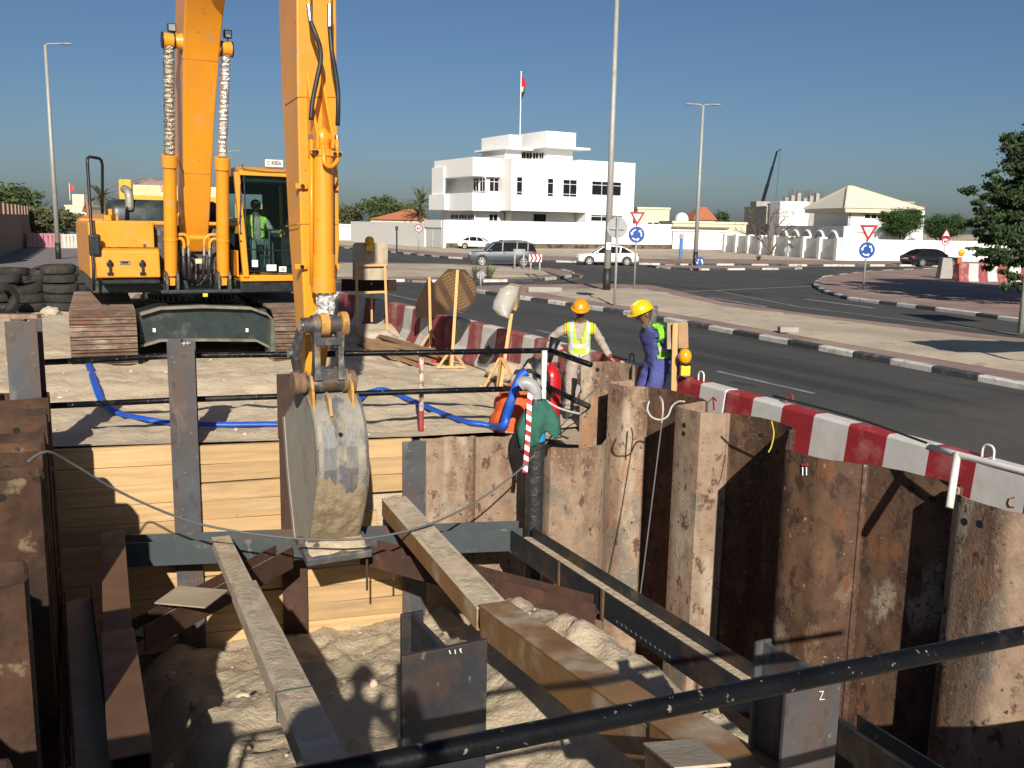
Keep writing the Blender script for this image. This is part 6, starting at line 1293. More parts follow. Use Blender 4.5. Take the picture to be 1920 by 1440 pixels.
# perimeter wall of the villa with its gate
pw = thing('perimeter_wall', 'plain white perimeter wall in front of the white villa', 'wall', P0, VF.ang); aE = at(1260, 440, 0).x; zw = at(838, 412, 0).z
part('wall_panel', MB().bx(0, aE, 0, .3, .55, zw), WHITE, pw, bevel=.02); part('shadow_strip', MB().bx(.1, aE-.1, .12, .3, -.02, .55), mat('wall_foot_shadow', (.14, .11, .08), .9, var=.4, scale=3, layers=[((.04, .03, .03), 1.5, .5, .6)]), pw)  # dark strip along the wall foot is a shadow put into colour
g0 = VF.side(700, 440, 0).y
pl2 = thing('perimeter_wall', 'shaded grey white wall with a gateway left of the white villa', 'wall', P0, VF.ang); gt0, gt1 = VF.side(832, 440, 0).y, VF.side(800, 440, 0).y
part('wall_panel', MB().bx(-.3, 0, .3, gt0, -.02, zw-.02), WHITE2, pl2); part('wall_panel', MB().bx(-.3, 0, gt1, g0+8, -.02, zw-.4), WHITE2, pl2); part('gate_lintel', MB().bx(-.35, 0, gt0, gt1, zw-.9, zw-.02), WHITE2, pl2)  # greyer white paints in the shade on this side
for k in range(2): y0, y1 = gt0+(gt1-gt0)*(.06+.48*k), gt0+(gt1-gt0)*(.48+.46*k); part('gate_leaf', MB().bx(-.2, -.12, y0, y1, 0, zw-.95), mat('gate_white', (.55, .55, .54), .5), pl2, bevel=.02)
# flag on the roof
fp_ = VF.o+VF.e1*at(975, 252, 16).x+VF.e2*16; zt = zat(fp_, 135); r = thing('flagpole', 'white flagpole with a limp red, black, white and green flag on the villa roof', 'flagpole', (*fp_[:2], zV-1))
part('pole', MB().tube([Vector((*fp_[:2], zV-1)), Vector((*fp_[:2], zt))], .07, 8), SWHITE, r); part('finial', MB().ball((*fp_[:2], zt), .12, 8, 6), SWHITE, r)
fl_ = MB(); H_ = 3.4; nz, nx = 14, 7; vs = []; 
for i in range(nz+1):
    for j in range(nx+1):
        t = i/nz; s_ = j/nx; w_ = .75*math.sin(PI*min(1, .15+t*.9))**.7; vs.append(Vector((fp_.x+.08+s_*w_*(1-.45*t), fp_.y+.25*math.sin(s_*9+t*2), zt-.4-t*H_-.9*s_*(1-t)*.6)))
for i in range(nz):
    for j in range(nx): k = i*(nx+1)+j; fl_.f.append([k, k+1, k+nx+2, k+nx+1]); fl_.m.append(0 if i < 6 else (1 if (i < 9 and j < 3) else (3 if i < 8 else 2)))
fl_.v = vs; part('flag', fl_, [mat('flag_red', (.42, .02, .025), .8), SWHITE, SBLACK, mat('flag_green', (.02, .15, .05), .8)], r, smooth=True, solid=.01)

# ================================================================ RIGHT-HAND VILLA
C2 = G(1576, 488); F2 = Frame(C2, rad(8)); at2 = F2.at
w = thing('boundary_wall', 'bright white boundary wall behind the black car', 'wall', C2, F2.ang); zw2 = at2(1580, 448, 0).z; aE2 = at2(1905, 460, 0).x
part('wall_panel', MB().bx(0, aE2, 0, .3, -.02, zw2), WHITE, w, bevel=.02)
lend = G(1358, 471); dl = lend-C2; F2b = Frame(C2, math.atan2(dl.y, dl.x)); L2 = dl.length; zl_ = at2(1576, 446, 0).z
w = thing('boundary_wall', 'grey white boundary wall with upright piers left of the hipped villa', 'wall', C2, F2b.ang)
part('wall_panel', MB().bx(.3, L2, -.1, .12, -.02, zl_-.15), WHITE2, w)  # panel takes the greyer white, so its shade is in the colour
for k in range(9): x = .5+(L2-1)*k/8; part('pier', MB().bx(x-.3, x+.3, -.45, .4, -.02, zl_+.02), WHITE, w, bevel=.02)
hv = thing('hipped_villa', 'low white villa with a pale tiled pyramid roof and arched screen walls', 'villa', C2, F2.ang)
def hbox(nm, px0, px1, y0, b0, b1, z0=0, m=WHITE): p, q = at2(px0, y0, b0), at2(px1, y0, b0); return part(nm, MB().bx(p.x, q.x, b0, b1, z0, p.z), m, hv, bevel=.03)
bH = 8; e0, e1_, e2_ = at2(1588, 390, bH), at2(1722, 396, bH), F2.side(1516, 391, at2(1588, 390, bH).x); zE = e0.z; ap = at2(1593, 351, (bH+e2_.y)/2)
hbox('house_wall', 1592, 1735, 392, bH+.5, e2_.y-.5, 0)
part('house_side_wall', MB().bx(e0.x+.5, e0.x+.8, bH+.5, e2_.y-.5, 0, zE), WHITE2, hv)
ROOF = bpy.data.materials.new('pale_roof_tiles'); ROOF.use_nodes = True
def _roof():
    N = ROOF.node_tree.nodes; L = ROOF.node_tree.links; b_ = N['Principled BSDF']; tc = N.new('ShaderNodeTexCoord'); wv = N.new('ShaderNodeTexWave'); wv.inputs['Scale'].default_value = 1.4; wv.inputs['Distortion'].default_value = .3; wv.bands_direction = 'DIAGONAL'; L.new(tc.outputs['Object'], wv.inputs[0]); x = N.new('ShaderNodeMix'); x.data_type = 'RGBA'; x.inputs[6].default_value = (.62, .58, .48, 1); x.inputs[7].default_value = (.7, .66, .56, 1); L.new(wv.outputs['Fac'], x.inputs[0]); L.new(x.outputs[2], b_.inputs['Base Color']); bp = N.new('ShaderNodeBump'); bp.inputs['Strength'].default_value = .5; L.new(wv.outputs['Fac'], bp.inputs['Height']); L.new(bp.outputs[0], b_.inputs['Normal'])
_roof()
aw = e1_.x-e0.x; cxr = (e0.x+e1_.x)/2; x0r, x1r, y0r, y1r = e0.x-.4, e0.x+aw+.4, bH-.4, e2_.y+.4; za = ap.z; apx = Vector((x0r+(x1r-x0r)*.3, (y0r+y1r)/2, za)); apx2 = Vector((x0r+(x1r-x0r)*.36, (y0r+y1r)/2, za))
rf = MB().add([Vector((x0r, y0r, zE)), Vector((x1r, y0r, zE)), Vector((x1r, y1r, zE)), Vector((x0r, y1r, zE)), apx, apx2], [(0, 1, 5, 4), (1, 2, 5), (2, 3, 4, 5), (3, 0, 4), (3, 2, 1, 0)]); ro = part('roof', rf, ROOF, hv)
mb = MB()
for a, b in ((Vector((x0r, y0r, zE)), apx), (Vector((x1r, y0r, zE)), apx2), (Vector((x0r, y1r, zE)), apx), (apx, apx2)): mb.tube([a+Vector((0, 0, .05)), b+Vector((0, 0, .05))], .13, 6)
part('ridge_tiles', mb, CREAM, ro); part('eaves', MB().bx(x0r+.1, x1r-.1, y0r+.1, y1r-.1, zE-.45, zE-.02), CREAM, ro)
hbox('screen_wall', 1583, 1700, 424, 3.5, 3.9); p_, q_ = F2.side(1452, 420, at2(1583, 420, 3.5).x), at2(1583, 424, 3.5); part('side_screen_wall', MB().bx(q_.x, q_.x+.4, 3.9, p_.y, 0, q_.z), WHITE2, hv)  # left-facing screen gets the greyer white as painted shade
win(hv, F2, 1621, 402, 1655, 410, bH+.5, 3, 1)
for px in (1612, 1660):
    c = at2(px, 430, 3.5); mb = MB(); mb.tube([Vector((c.x+math.cos(t)*1.0, 3.42, c.z-1.2+math.sin(t)*1.0)) for t in [PI*k/12 for k in range(13)]], .1, 6); part('blind_arch', mb, WHITE2, hv)
for k in range(5):
    y = 3.9+(p_.y-4)*(k+.6)/5.5; mb = MB(); mb.tube([Vector((q_.x-.06, y+math.cos(t)*1.2, q_.z-1.75+math.sin(t)*1.2)) for t in [PI*j/12 for j in range(13)]], .15, 6); part('blind_arch', mb, WHITE, hv)
    win(hv, F2, 0, 0, 1, 1, 0) if False else None
lbx = at2(1463, 377, 22), at2(1518, 377, 22); part('annex', MB().bx(lbx[0].x, lbx[1].x, 22, 25, 0, lbx[0].z), WHITE, hv, bevel=.03)
dl_ = at2(1690, 440, 4); 
# buildings further off
def far_block(name, label, cat, px0, px1, ytop, ybase, dist, depth, m, ang=10, extras=None):
    o = Q(px0, ybase, dist); F_ = Frame((o.x, o.y, 0), rad(ang)); p, q = F_.at(px0, ytop, 0), F_.at(px1, ytop, 0); r = thing(name, label, cat, (o.x, o.y, 0), F_.ang)
    part('wall', MB().bx(p.x, q.x, 0, depth, 0, p.z), m, r, bevel=.04); part('parapet', MB().bx(p.x-.15, q.x+.15, -.15, depth+.15, p.z-.35, p.z-.02), m, r)
    if extras: extras(r, F_, p, q)
    return r
far_block('cream_house', 'cream boxy house right of the white villa behind its wall', 'house', 1196, 1256, 388, 440, 165, 10, CREAM, 5, lambda r, F_, p, q: [win(r, F_, x, 417, x+9, 421, -.02, 1, 1) for x in (1214, 1226)])
def dome(r, F_, p, q):
    c = F_.at(1281, 412, 2); mb = MB(); mb.ball((c.x, 3, c.z), (1.15, 1.15, 1.2), 16, 10); part('water_tank', mb, WHITE2, r, smooth=True)
far_block('cream_house', 'long low cream house with a domed roof tank', 'house', 1262, 1400, 414, 445, 150, 9, CREAM, 5, dome)
far_block('white_outbuilding', 'low white outbuilding wall with rough top right of the villa wall', 'outbuilding', 1262, 1362, 428, 472, 125, 4, WHITE2, -3, lambda r, F_, p, q: part('thatch_edge', MB().bx(p.x-.3, q.x+.3, -.4, 4.2, p.z, p.z+.25), mat('dry_thatch', (.16, .12, .08), .95, var=.3), r))
ORF = mat('orange_roof_tile', (.42, .15, .07), .8, var=.15, scale=2)
def oroof(px0, px1, pyb, pxa, pya, dist, label, ang=8):
    o = Q(px0, pyb, dist); F_ = Frame((o.x, o.y, 0), rad(ang)); p, q, a = F_.at(px0, pyb, 0), F_.at(px1, pyb, 0), F_.at(pxa, pya, 4); r = thing('tiled_house', label, 'house', (o.x, o.y, 0), F_.ang)
    part('wall', MB().bx(p.x+.4, q.x-.4, .4, 8, 0, p.z), CREAM, r); part('roof', MB().add([(p.x, 0, p.z), (q.x, 0, p.z), (q.x, 8.4, p.z), (p.x, 8.4, p.z), (a.x-.8, 4.2, a.z), (a.x+.8, 4.2, a.z)], [(0, 1, 5, 4), (1, 2, 5), (2, 3, 4, 5), (3, 0, 4), (3, 2, 1, 0)]), ORF, r); return r
oroof(1300, 1346, 412, 1318, 388, 170, 'house with an orange tiled roof behind the low cream house')
oroof(690, 800, 411, 775, 392, 150, 'low house with an orange tiled roof left of the white villa')
far_block('white_house', 'long low pale wall house beyond the barriers at the left of the white villa', 'house', 628, 745, 420, 458, 140, 8, WHITE2, -4)
def cols_top(r, F_, p, q):
    for k in range(7): x = p.x+(q.x-p.x)*k/6; part('concrete_column', MB().bx(x-.35, x+.35, 1, 1.7, p.z, p.z+.9+.5*(k % 3)), CONC, r)
    mb = MB()
    for k in range(60): x = p.x+(q.x-p.x)*rnd.random(); mb.cyl((x, 1.3, p.z+1), (x+.05, 1.3, p.z+rnd.uniform(1.6, 2.8)), .03, n=4)
    tag(part('reinforcing_bars', mb, mat('rebar', (.12, .07, .05), .9), r), kind='stuff')
far_block('concrete_shell', 'unfinished concrete building with bare columns behind the hipped villa', 'building', 1438, 1453, 386, 430, 210, 16, CONC, 4, lambda r, F_, p, q: [win(r, F_, x, 398, x+5, 408, -.02, 1, 1, fm=CONC) for x in (1440, 1446)])
far_block('concrete_shell', 'grey concrete frame with reinforcing bars left of the pyramid roof', 'building', 1478, 1548, 379, 430, 190, 12, CONC, 4, cols_top)
far_block('concrete_shell', 'small raw concrete block right of the pyramid roof', 'building', 1668, 1714, 377, 430, 190, 10, CONC, 4)
far_block('brick_stack', 'short brown brick stack beyond the round trees', 'chimney', 1722, 1732, 386, 430, 190, 2, mat('brown_brick', (.22, .14, .1), .9), 4)
# crane jib
a, b = Q(1430, 378, 230), Q(1457, 284, 230); r = thing('mobile_crane_jib', 'dark telescopic crane jib rising behind the unfinished concrete building', 'crane', (a.x, a.y, 0)); part('base', MB().bx(a.x-2, a.x+2, a.y-2, a.y+4, 0, a.z), CONC, r)
for k, (t0_, t1_, w_) in enumerate(((-.05, .35, .34), (.33, .7, .27), (.68, 1.0, .2))): part('jib_section', MB().beam(a.lerp(b, t0_), a.lerp(b, t1_), w_*2, w_*2, up=(0, 1, 0)), mat('crane_dark_blue', (.012, .013, .022), .8, spec=.1), r)
part('jib_head', MB().beam(b, b+Vector((1.0, 0, .6)), .4, .3, up=(0, 1, 0)), BLK, r); part('hoist_rope', MB().cyl(b+Vector((.8, 0, .3)), b+Vector((.4, 0, -14)), .05, n=5), BLK, r)
# far left: castellated wall, cream house with flag, water barriers, container
BRWN = mat('brown_render', (.3, .19, .12), .9, var=.12, scale=.6)
ca, cb_ = G(-40, 500), G(72, 452); F3 = Frame(ca, math.atan2((cb_-ca).y, (cb_-ca).x)); L3 = (cb_-ca).length; r = thing('castellated_wall', 'brown rendered wall with battlements at the far left', 'wall', ca, F3.ang); hz3 = zat(cb_, 400)*.95
part('wall_panel', MB().bx(0, L3, 0, .4, 0, hz3), BRWN, r)
for k in range(16): x = L3*k/16+.3; part('merlon', MB().bx(x, x+L3/16*.55, 0, .4, hz3, hz3+.8), BRWN, r)
far_block('cream_house', 'cream house with a rooftop box in the far left distance', 'house', 122, 168, 384, 440, 190, 12, CREAM, 0, lambda r, F_, p, q: [part('roof_room', MB().bx(p.x+.6, p.x+3.0, 2, 6, p.z, p.z+2.2), CREAM, r), win(r, F_, 145, 400, 160, 412, -.02, 3, 1)])
p = Q(131, 365, 191); r = thing('flagpole', 'tiny flag on the distant cream house at the far left', 'flagpole', (p.x, p.y, 6)); part('pole', MB().cyl((p.x, p.y, 6), (p.x, p.y, zat(p, 344)), .06, n=6), SWHITE, r); part('flag', MB().add([(p.x, p.y, zat(p, 345)), (p.x+.9, p.y+.3, zat(p, 350)), (p.x+.8, p.y+.2, zat(p, 358)), (p.x, p.y, zat(p, 360))], [(0, 1, 2, 3)]), SRED, r, solid=.02)
far_block('terracotta_house', 'terracotta coloured house behind the brown castellated wall', 'house', 0, 38, 388, 450, 130, 8, mat('terracotta', (.4, .27, .15), .9), 0)
def water_barrier(px0, px1, py, h, m, label):
    a, b = G(px0, py), G(px1, py-.5); F_ = Frame(a, math.atan2((b-a).y, (b-a).x)); L_ = (b-a).length; r = thing('water_barrier', label, 'barrier', a, F_.ang, 'plastic water filled barriers across the lane'); n = max(1, round(L_/1.6))
    for k in range(n):
        x0, x1 = L_*k/n+.02, L_*(k+1)/n-.02; mb = MB(); mb.loft([[Vector((x, y_, z)) for y_, z in ((-.3, 0), (.3, 0), (.26, .35), (.14, h), (-.14, h), (-.26, .35))] for x in (x0, x1)]); part('barrier_unit', mb, m, r, bevel=.03)
        for j in range(4): x = x0+(x1-x0)*(j+.5)/4; part('moulded_rib', MB().bx(x-.05, x+.05, -.3, -.16, .1, h-.08), m, r)
PINK = mat('faded_pink_plastic', (.5, .22, .24), .6, var=.08); OFFW = mat('offwhite_plastic', (.62, .58, .5), .6, var=.08)
water_barrier(48, 116, 464, 1.25, PINK, 'faded pink plastic water barrier across the lane at the left'); water_barrier(117, 172, 465.5, 1.25, OFFW, 'off white plastic water barrier behind the excavator body'); water_barrier(37, 84, 457, 1.2, OFFW, 'off white water barrier in a second row behind the pink one')
a = G(83, 452); r = thing('blue_container', 'small blue container behind the water barriers', 'container', a, rad(2)); part('shell', MB().bx(0, 4.4, 0, 3, .3, zat(a, 430)), mat('container_blue', (.02, .12, .3), .6, var=.1), r, bevel=.05); part('notice', MB().bx(1.9, 2.5, -.03, -.005, 1.2, 2.3), SWHITE, r)
for k in range(9): part('corrugation', MB().bx(.15+.48*k, .33+.48*k, -.05, .0, .4, zat(a, 430)-.1), mat('container_blue', (.02, .12, .3), .6), r)
# dump truck behind the excavator
d0 = 27.5; TY = mat('truck_yellow', (.6, .36, .03), .6, var=.12, scale=2, layers=[((.2, .11, .05), 3, .6, .7)]); TC = mat('truck_cream', (.62, .52, .3), .6, var=.1, scale=2, layers=[((.2, .09, .05), 4, .58, .66)])
o = Q(222, 345, d0); F4 = Frame((o.x, o.y, 0), rad(24)); r = thing('dump_truck', 'rusty yellow and cream tipper body of a truck parked behind the excavator', 'truck', (o.x, o.y, 0), F4.ang)
p, q = F4.at(222, 336, 0), F4.at(420, 340, 0); z1, z2, z3 = F4.at(225, 345, 0).z, F4.at(225, 370, 0).z, F4.at(225, 400, 0).z
part('tipper_side', MB().bx(p.x+.3, q.x, .1, 2.5, z2, z1), TC, r, bevel=.03); part('tipper_lower', MB().bx(p.x+.1, q.x, .05, 2.6, z3-.4, z2), TY, r, bevel=.03); part('corner_post', MB().bx(p.x, p.x+.35, -.05, .4, z3-.4, p.z), TY, r, bevel=.03); part('rim', MB().bx(p.x+.3, q.x, 0, .14, z2-.1, z2+.08), TY, r, bevel=.02)
for k in range(5): x = p.x+.9+k*.8; part('side_rib', MB().bx(x, x+.18, -.06, .06, z3-.4, z2-.1), TY, r, bevel=.01)
part('chassis', MB().bx(p.x+.3, q.x, .6, 2.0, .7, z3-.42), BLK, r)
for x in (p.x+1.1, p.x+2.3):
    for y in (.35, 2.2): part('wheel', MB().lathe([(.1, -.15), (.45, -.15), (.52, -.1), (.52, .1), (.45, .15), (.1, .15)], (x, y, .52), 18, Matrix.Rotation(PI/2, 4, 'X')), RUB, r, smooth=35)
c = F4.at(305, 335, 1.3); mb = MB(); mb.ball((0, 0, 0), 1, 20, 12); mb.v = [Vector((c.x+pp_.x*1.3*(1+.3*noise.noise(pp_*2)), 1.3+pp_.y*1.0, z1-.35+pp_.z*.5*(1+.5*noise.noise(pp_*3)))) for pp_ in mb.v]; part('tarpaulin_load', mb, mat('pinkish_tarpaulin', (.3, .2, .18), .9, var=.2, bump=.8), r, smooth=True)
for k in range(8): part('loose_stick', MB().cyl((c.x-1.6+k*.3, 1.0, z1-.1), (c.x-.6+k*.4, 1.4, z1+.25+.06*(k % 3)), .018, n=5), mat('grey_stick', (.2, .17, .13), .9), r)
# small orange excavator far off, only its arm showing
p = Q(162, 430, 120); r = thing('small_excavator', 'small distant excavator with a bent brown arm at the left', 'excavator', (p.x, p.y, 0)); part('arm', MB().tube([Q(158, 398, 120), Q(163, 377, 120), Q(168, 405, 120)], .35, 6), mat('brown_arm', (.25, .12, .05), .7), r); part('body', MB().bx(p.x-1.5, p.x+1.5, p.y-1, p.y+2, .6, 3), ORANGE, r, bevel=.1); part('track', MB().bx(p.x-1.6, p.x+1.6, p.y-1.3, p.y+2.3, 0, .7), BLK, r, bevel=.1)

# ================================================================ TYRES
def tyre_mesh():
    mb = MB(); R_, r_, h = .5, .27, .14; prof = [(r_, -h*.75), (r_+.03, -h), (R_-.1, -h*1.02), (R_-.02, -h*.8), (R_, -h*.45), (R_, h*.45), (R_-.02, h*.8), (R_-.1, h*1.02), (r_+.03, h), (r_, h*.75), (r_+.05, h*.5), (r_+.1, 0), (r_+.05, -h*.5)]
    n = 28; rings = [[Vector((math.cos(2*PI*k/n)*(a+(.012 if (k % 2 and a > R_-.03) else 0)), math.sin(2*PI*k/n)*(a+(.012 if (k % 2 and a > R_-.03) else 0)), z)) for a, z in prof] for k in range(n)]
    m = len(prof); vs = [p for q in rings for p in q]; fs = [(i*m+j, i*m+(j+1) % m, ((i+1) % n)*m+(j+1) % m, ((i+1) % n)*m+j) for i in range(n) for j in range(m)]; return new_mesh('tyre', MB().add(vs, fs), RUB, 40)
TM = tyre_mesh()
def tyre(loc, label, tilt=(0, 0), sc=1):
    o = bpy.data.objects.new('tyre', TM); COL.objects.link(o); o.location = loc; o.rotation_euler = (tilt[0], tilt[1], rnd.uniform(0, 6)); o.scale = (sc, sc, sc*rnd.uniform(.92, 1.08)); return tag(o, label, 'tyre', 'old truck tyres heaped left of the excavator', 'thing')
names = ['lowest', 'second', 'third', 'fourth', 'topmost']
for px, py, n, where in ((116, 597, 5, 'the tall tyre stack nearest the excavator'), (60, 597, 3, 'the front tyre stack left of the tall one'), (6, 597, 4, 'the front tyre stack at the left edge'), (-48, 597, 3, 'the tyre stack cut by the picture edge'), (88, 578, 4, 'the rear tyre stack behind the gap by the tall stack'), (34, 578, 4, 'the rear tyre stack near the left edge'), (146, 575, 4, 'the rear tyre stack half hidden by the excavator')):
    b_ = G(px, py-14)
    for k in range(n): tyre(b_+Vector((rnd.uniform(-.07, .07), rnd.uniform(-.07, .07), .14+.285*k)), '%s tyre in %s' % (names[k if k < n-1 else 4], where), (rnd.uniform(-.05, .05), rnd.uniform(-.05, .05)) if not (px in (60, 88) and k == n-1) else (.22, .12))
tyre(G(25, 592)+Vector((0, -.5, .48)), 'tyre standing on edge at the front of the heap', (PI/2-.1, 0)).rotation_euler = (PI/2, .1, rad(70))
mb = MB(); p = G(10, 600); mb.beam(p+Vector((-1.5, 0, .08)), p+Vector((.9, .1, .1)), .25, .14); solo('rusty_beam', mb, RUSTP, 'rusty flat beam lying in front of the tyres at the left edge', 'beam')
for k, (px, py, s_, lab) in enumerate(((268, 566, .28, 'brown boulder under the excavator between its tracks'), (168, 547, .5, 'pale rounded boulder beside the tall tyre stack'), (95, 585, .2, 'small pale stone in front of the tyres'))): c = G(px, py+6, .0); blob('boulder', (c.x, c.y, s_*.5), (s_*1.3, s_, s_*.8), SACK if k else mat('brown_stone', (.13, .09, .07), .9, var=.2, bump=.6), lab, 'boulder', 40+k, .3)

# ================================================================ TREES
def leaf_mat(name, c): return mat(name, c, .7, var=.45, scale=1.1, rand=0, layers=[([x*.45 for x in c], 2.3, .5, .7), ([min(1, x*1.6) for x in c], 4, .58, .75)])
LG1 = leaf_mat('dark_leaf', (.032, .06, .016)); LG2 = leaf_mat('mid_leaf', (.06, .09, .025)); LG3 = leaf_mat('olive_leaf', (.1, .11, .045)); LG4 = leaf_mat('fresh_leaf', (.04, .085, .015)); BARK = mat('bark', (.12, .085, .06), .95, var=.3, scale=5, bump=.6)
def crown(blobs, n, size, rg, droop=0, shell=.55):
    """many small leaf faces spread through a cluster of clumps; (centre, radii) each"""
    mb = MB(); vs = mb.v; fs = mb.f; w = [r[0]*r[1]*r[2] for c, r in blobs]; tot = sum(w)
    for (c, r), wt in zip(blobs, w):
        c = Vector(c); sub = [(Vector((rg.gauss(0, 1), rg.gauss(0, 1), rg.gauss(0, 1))).normalized()*rg.uniform(shell, 1.0)) for _ in range(max(6, int(26*(wt/tot)*len(blobs))))]
        for k in range(int(n*wt/tot)):
            s = rg.choice(sub); q = s+Vector((rg.gauss(0, .16), rg.gauss(0, .16), rg.gauss(0, .12)))
            p = c+Vector((q.x*r[0], q.y*r[1], q.z*r[2])); d = Vector((rg.uniform(-1, 1), rg.uniform(-1, 1), rg.uniform(-.7, .5)-droop)).normalized(); a = d.orthogonal().normalized(); a.rotate(Matrix.Rotation(rg.uniform(0, 6.3), 3, d)); L_ = size*rg.uniform(.6, 1.5); W_ = L_*.42; i = len(vs)
            vs += [p-d*L_/2, p+a*W_/2, p+d*L_/2, p-a*W_/2]; fs.append([i, i+1, i+2, i+3])
    mb.m = [0]*len(fs); return mb
def branches(mb, p, d, ln, r, lev, rg, tips, spread=.6):
    pts = [p]; q = p.copy(); dd = d.copy()
    for k in range(4): dd = (dd+Vector((rg.gauss(0, .12), rg.gauss(0, .12), rg.gauss(0, .06)))).normalized(); q = q+dd*ln/4; pts.append(q.copy())
    mb.tube(pts, [r*(1-.14*k) for k in range(5)], 7 if lev > 1 else 5); tips.append(q.copy())
    if lev > 0:
        for k in range(rg.choice((2, 3))):
            nd = (dd+Vector((rg.gauss(0, spread), rg.gauss(0, spread), rg.uniform(-.1, .5)))).normalized(); branches(mb, pts[rg.choice((2, 3, 4))].copy(), nd, ln*rg.uniform(.6, .8), r*.55, lev-1, rg, tips, spread)
def tree(base, h, blobs, n, size, m, label, seed, trunk_r=.18, group=None, droop=0, name='tree', lev=2):
    rg = random.Random(seed); base = Vector(base); r = thing(name, label, 'tree', base, group=group); tb = MB(); tips = []
    branches(tb, base.copy()-Vector((0, 0, .1)), Vector((0, 0, 1)), h*.45, trunk_r, lev, rg, tips); part('trunk', tb, BARK, r, smooth=True)
    part('crown', crown([(base+Vector(c), rr) for c, rr in blobs], n, size, rg, droop), m, r); return r
def round_blobs(R_, H_, z, k, rg): return [((rg.uniform(-.5, .5)*R_, rg.uniform(-.5, .5)*R_, z+rg.uniform(-.35, .35)*H_), (R_*rg.uniform(.45, .65), R_*rg.uniform(.45, .65), H_*rg.uniform(.4, .6))) for _ in range(k)]+[((0, 0, z), (R_*.8, R_*.8, H_*.8))]
def px_tree(px, py_base, dist, pxw, ytop, n, size, m, label, seed, k=6, zc=.62, group=None, droop=0):
    b = Q(px, py_base, dist); b.z = 0; R_ = pxw*dist/FPX/2; ht = zat(b, ytop); rg = random.Random(seed)
    return tree(b, ht, round_blobs(R_, ht*.36, ht*zc, k, rg), n, size, m, label, seed, max(.12, ht*.03), group, droop)
gl = 'garden trees behind the walls'
px_tree(18, 430, 105, 150, 330, 5200, .42, LG2, 'large dense green tree at the far left behind the brown wall', 1, 8, group=gl)
px_tree(-40, 430, 100, 120, 335, 3000, .42, LG2, 'dense green tree cut off by the left picture edge', 21, 6, group=gl)
px_tree(75, 435, 95, 110, 372, 3800, .36, LG3, 'greyish olive tree left of the left lamp post', 2, 8, zc=.55, group=gl)
px_tree(120, 440, 98, 90, 378, 3400, .36, LG3, 'greyish olive tree right of the left lamp post', 3, 8, zc=.52, group=gl)
px_tree(50, 440, 99, 90, 385, 2600, .36, LG2, 'low bushy tree over the brown castellated wall', 4, 7, zc=.5, group=gl)
px_tree(720, 420, 165, 110, 354, 4200, .55, LG2, 'broad green tree behind the orange roof left of the villa', 5, 8, zc=.58, group=gl)
px_tree(655, 420, 170, 60, 372, 2200, .5, LG3, 'smaller tree just right of the excavator arm', 6, 6, zc=.55, group=gl)
px_tree(775, 420, 175, 70, 365, 2200, .5, LG3, 'thin tree between the orange roof and the villa', 7, 6, zc=.55, group=gl)
px_tree(1350, 430, 185, 34, 388, 1400, .5, LG1, 'dark conifer-like tree right of the orange roof behind the lamp', 8, 4, group=gl)
for px, yt, w_, lab, sd_ in ((1688, 388, 80, 'clipped round tree behind the right boundary wall, left one', 9), (1772, 398, 78, 'clipped round tree behind the right boundary wall, right one', 10)):
    dd_ = 94.2 if px < 1700 else 95.3; b = Q(px, 450, dd_); b.z = 0; R_ = w_*dd_/FPX/2; z_ = zat(b, yt); zb_ = zat(b, 444 if px < 1700 else 450); zm = (z_+zb_)/2; hh = (z_-zb_)/2; rg = random.Random(sd_)
    bl_ = [((0, 0, zm), (R_*.93, R_*.93, hh*.93))]+[((math.cos(a)*R_*.5, math.sin(a)*R_*.5, zm+rg.uniform(-.3, .4)*hh), (R_*.48, R_*.48, hh*.5)) for a in [2*PI*k/7 for k in range(7)]]
    tree(b, zm*1.6, bl_, 30000, .15, LG4, lab, sd_, .16, 'round clipped trees')
def palm(b, h, label, n=26, L_=2.6, seed=1):
    rg = random.Random(seed); b = Vector(b); r = thing('palm_tree', label, 'palm', b); part('trunk', MB().tube([b, b+Vector((.1, 0, h*.5)), b+Vector((.05, 0, h))], [.28, .22, .2], 8), BARK, r, smooth=True); mb = MB(); top_ = b+Vector((.05, 0, h))
    for k in range(n):
        az = 2*PI*k/n*2.4+rg.random(); el = rg.uniform(-.2, 1.3); d = Vector((math.cos(az)*math.cos(el), math.sin(az)*math.cos(el), math.sin(el))); side = d.cross(Vector((0, 0, 1))); side = side.normalized() if side.length > .1 else Vector((1, 0, 0)); p = top_.copy(); 
        for j in range(9):
            q = p+d*L_/9; 
            for s in (-1, 1): i = len(mb.v); e = p.lerp(q, .5)+side*s*L_*.16*(1-abs(j-3)/8)+d*L_*.07-Vector((0, 0, .06)); mb.v += [p, q, e]; mb.f.append([i, i+1, i+2]); mb.m.append(0)
            d = (d+Vector((0, 0, -.13))).normalized(); p = q
    part('fronds', mb, LG3, r)
b = Q(788, 425, 150); b.z = 0; palm(b, zat(b, 382), 'date palm just left of the white villa', 30, 3.4, 3); b = Q(192, 430, 130); b.z = 0; palm(b, zat(b, 372), 'date palm behind the excavator hood at the left', 30, 3.0, 4)
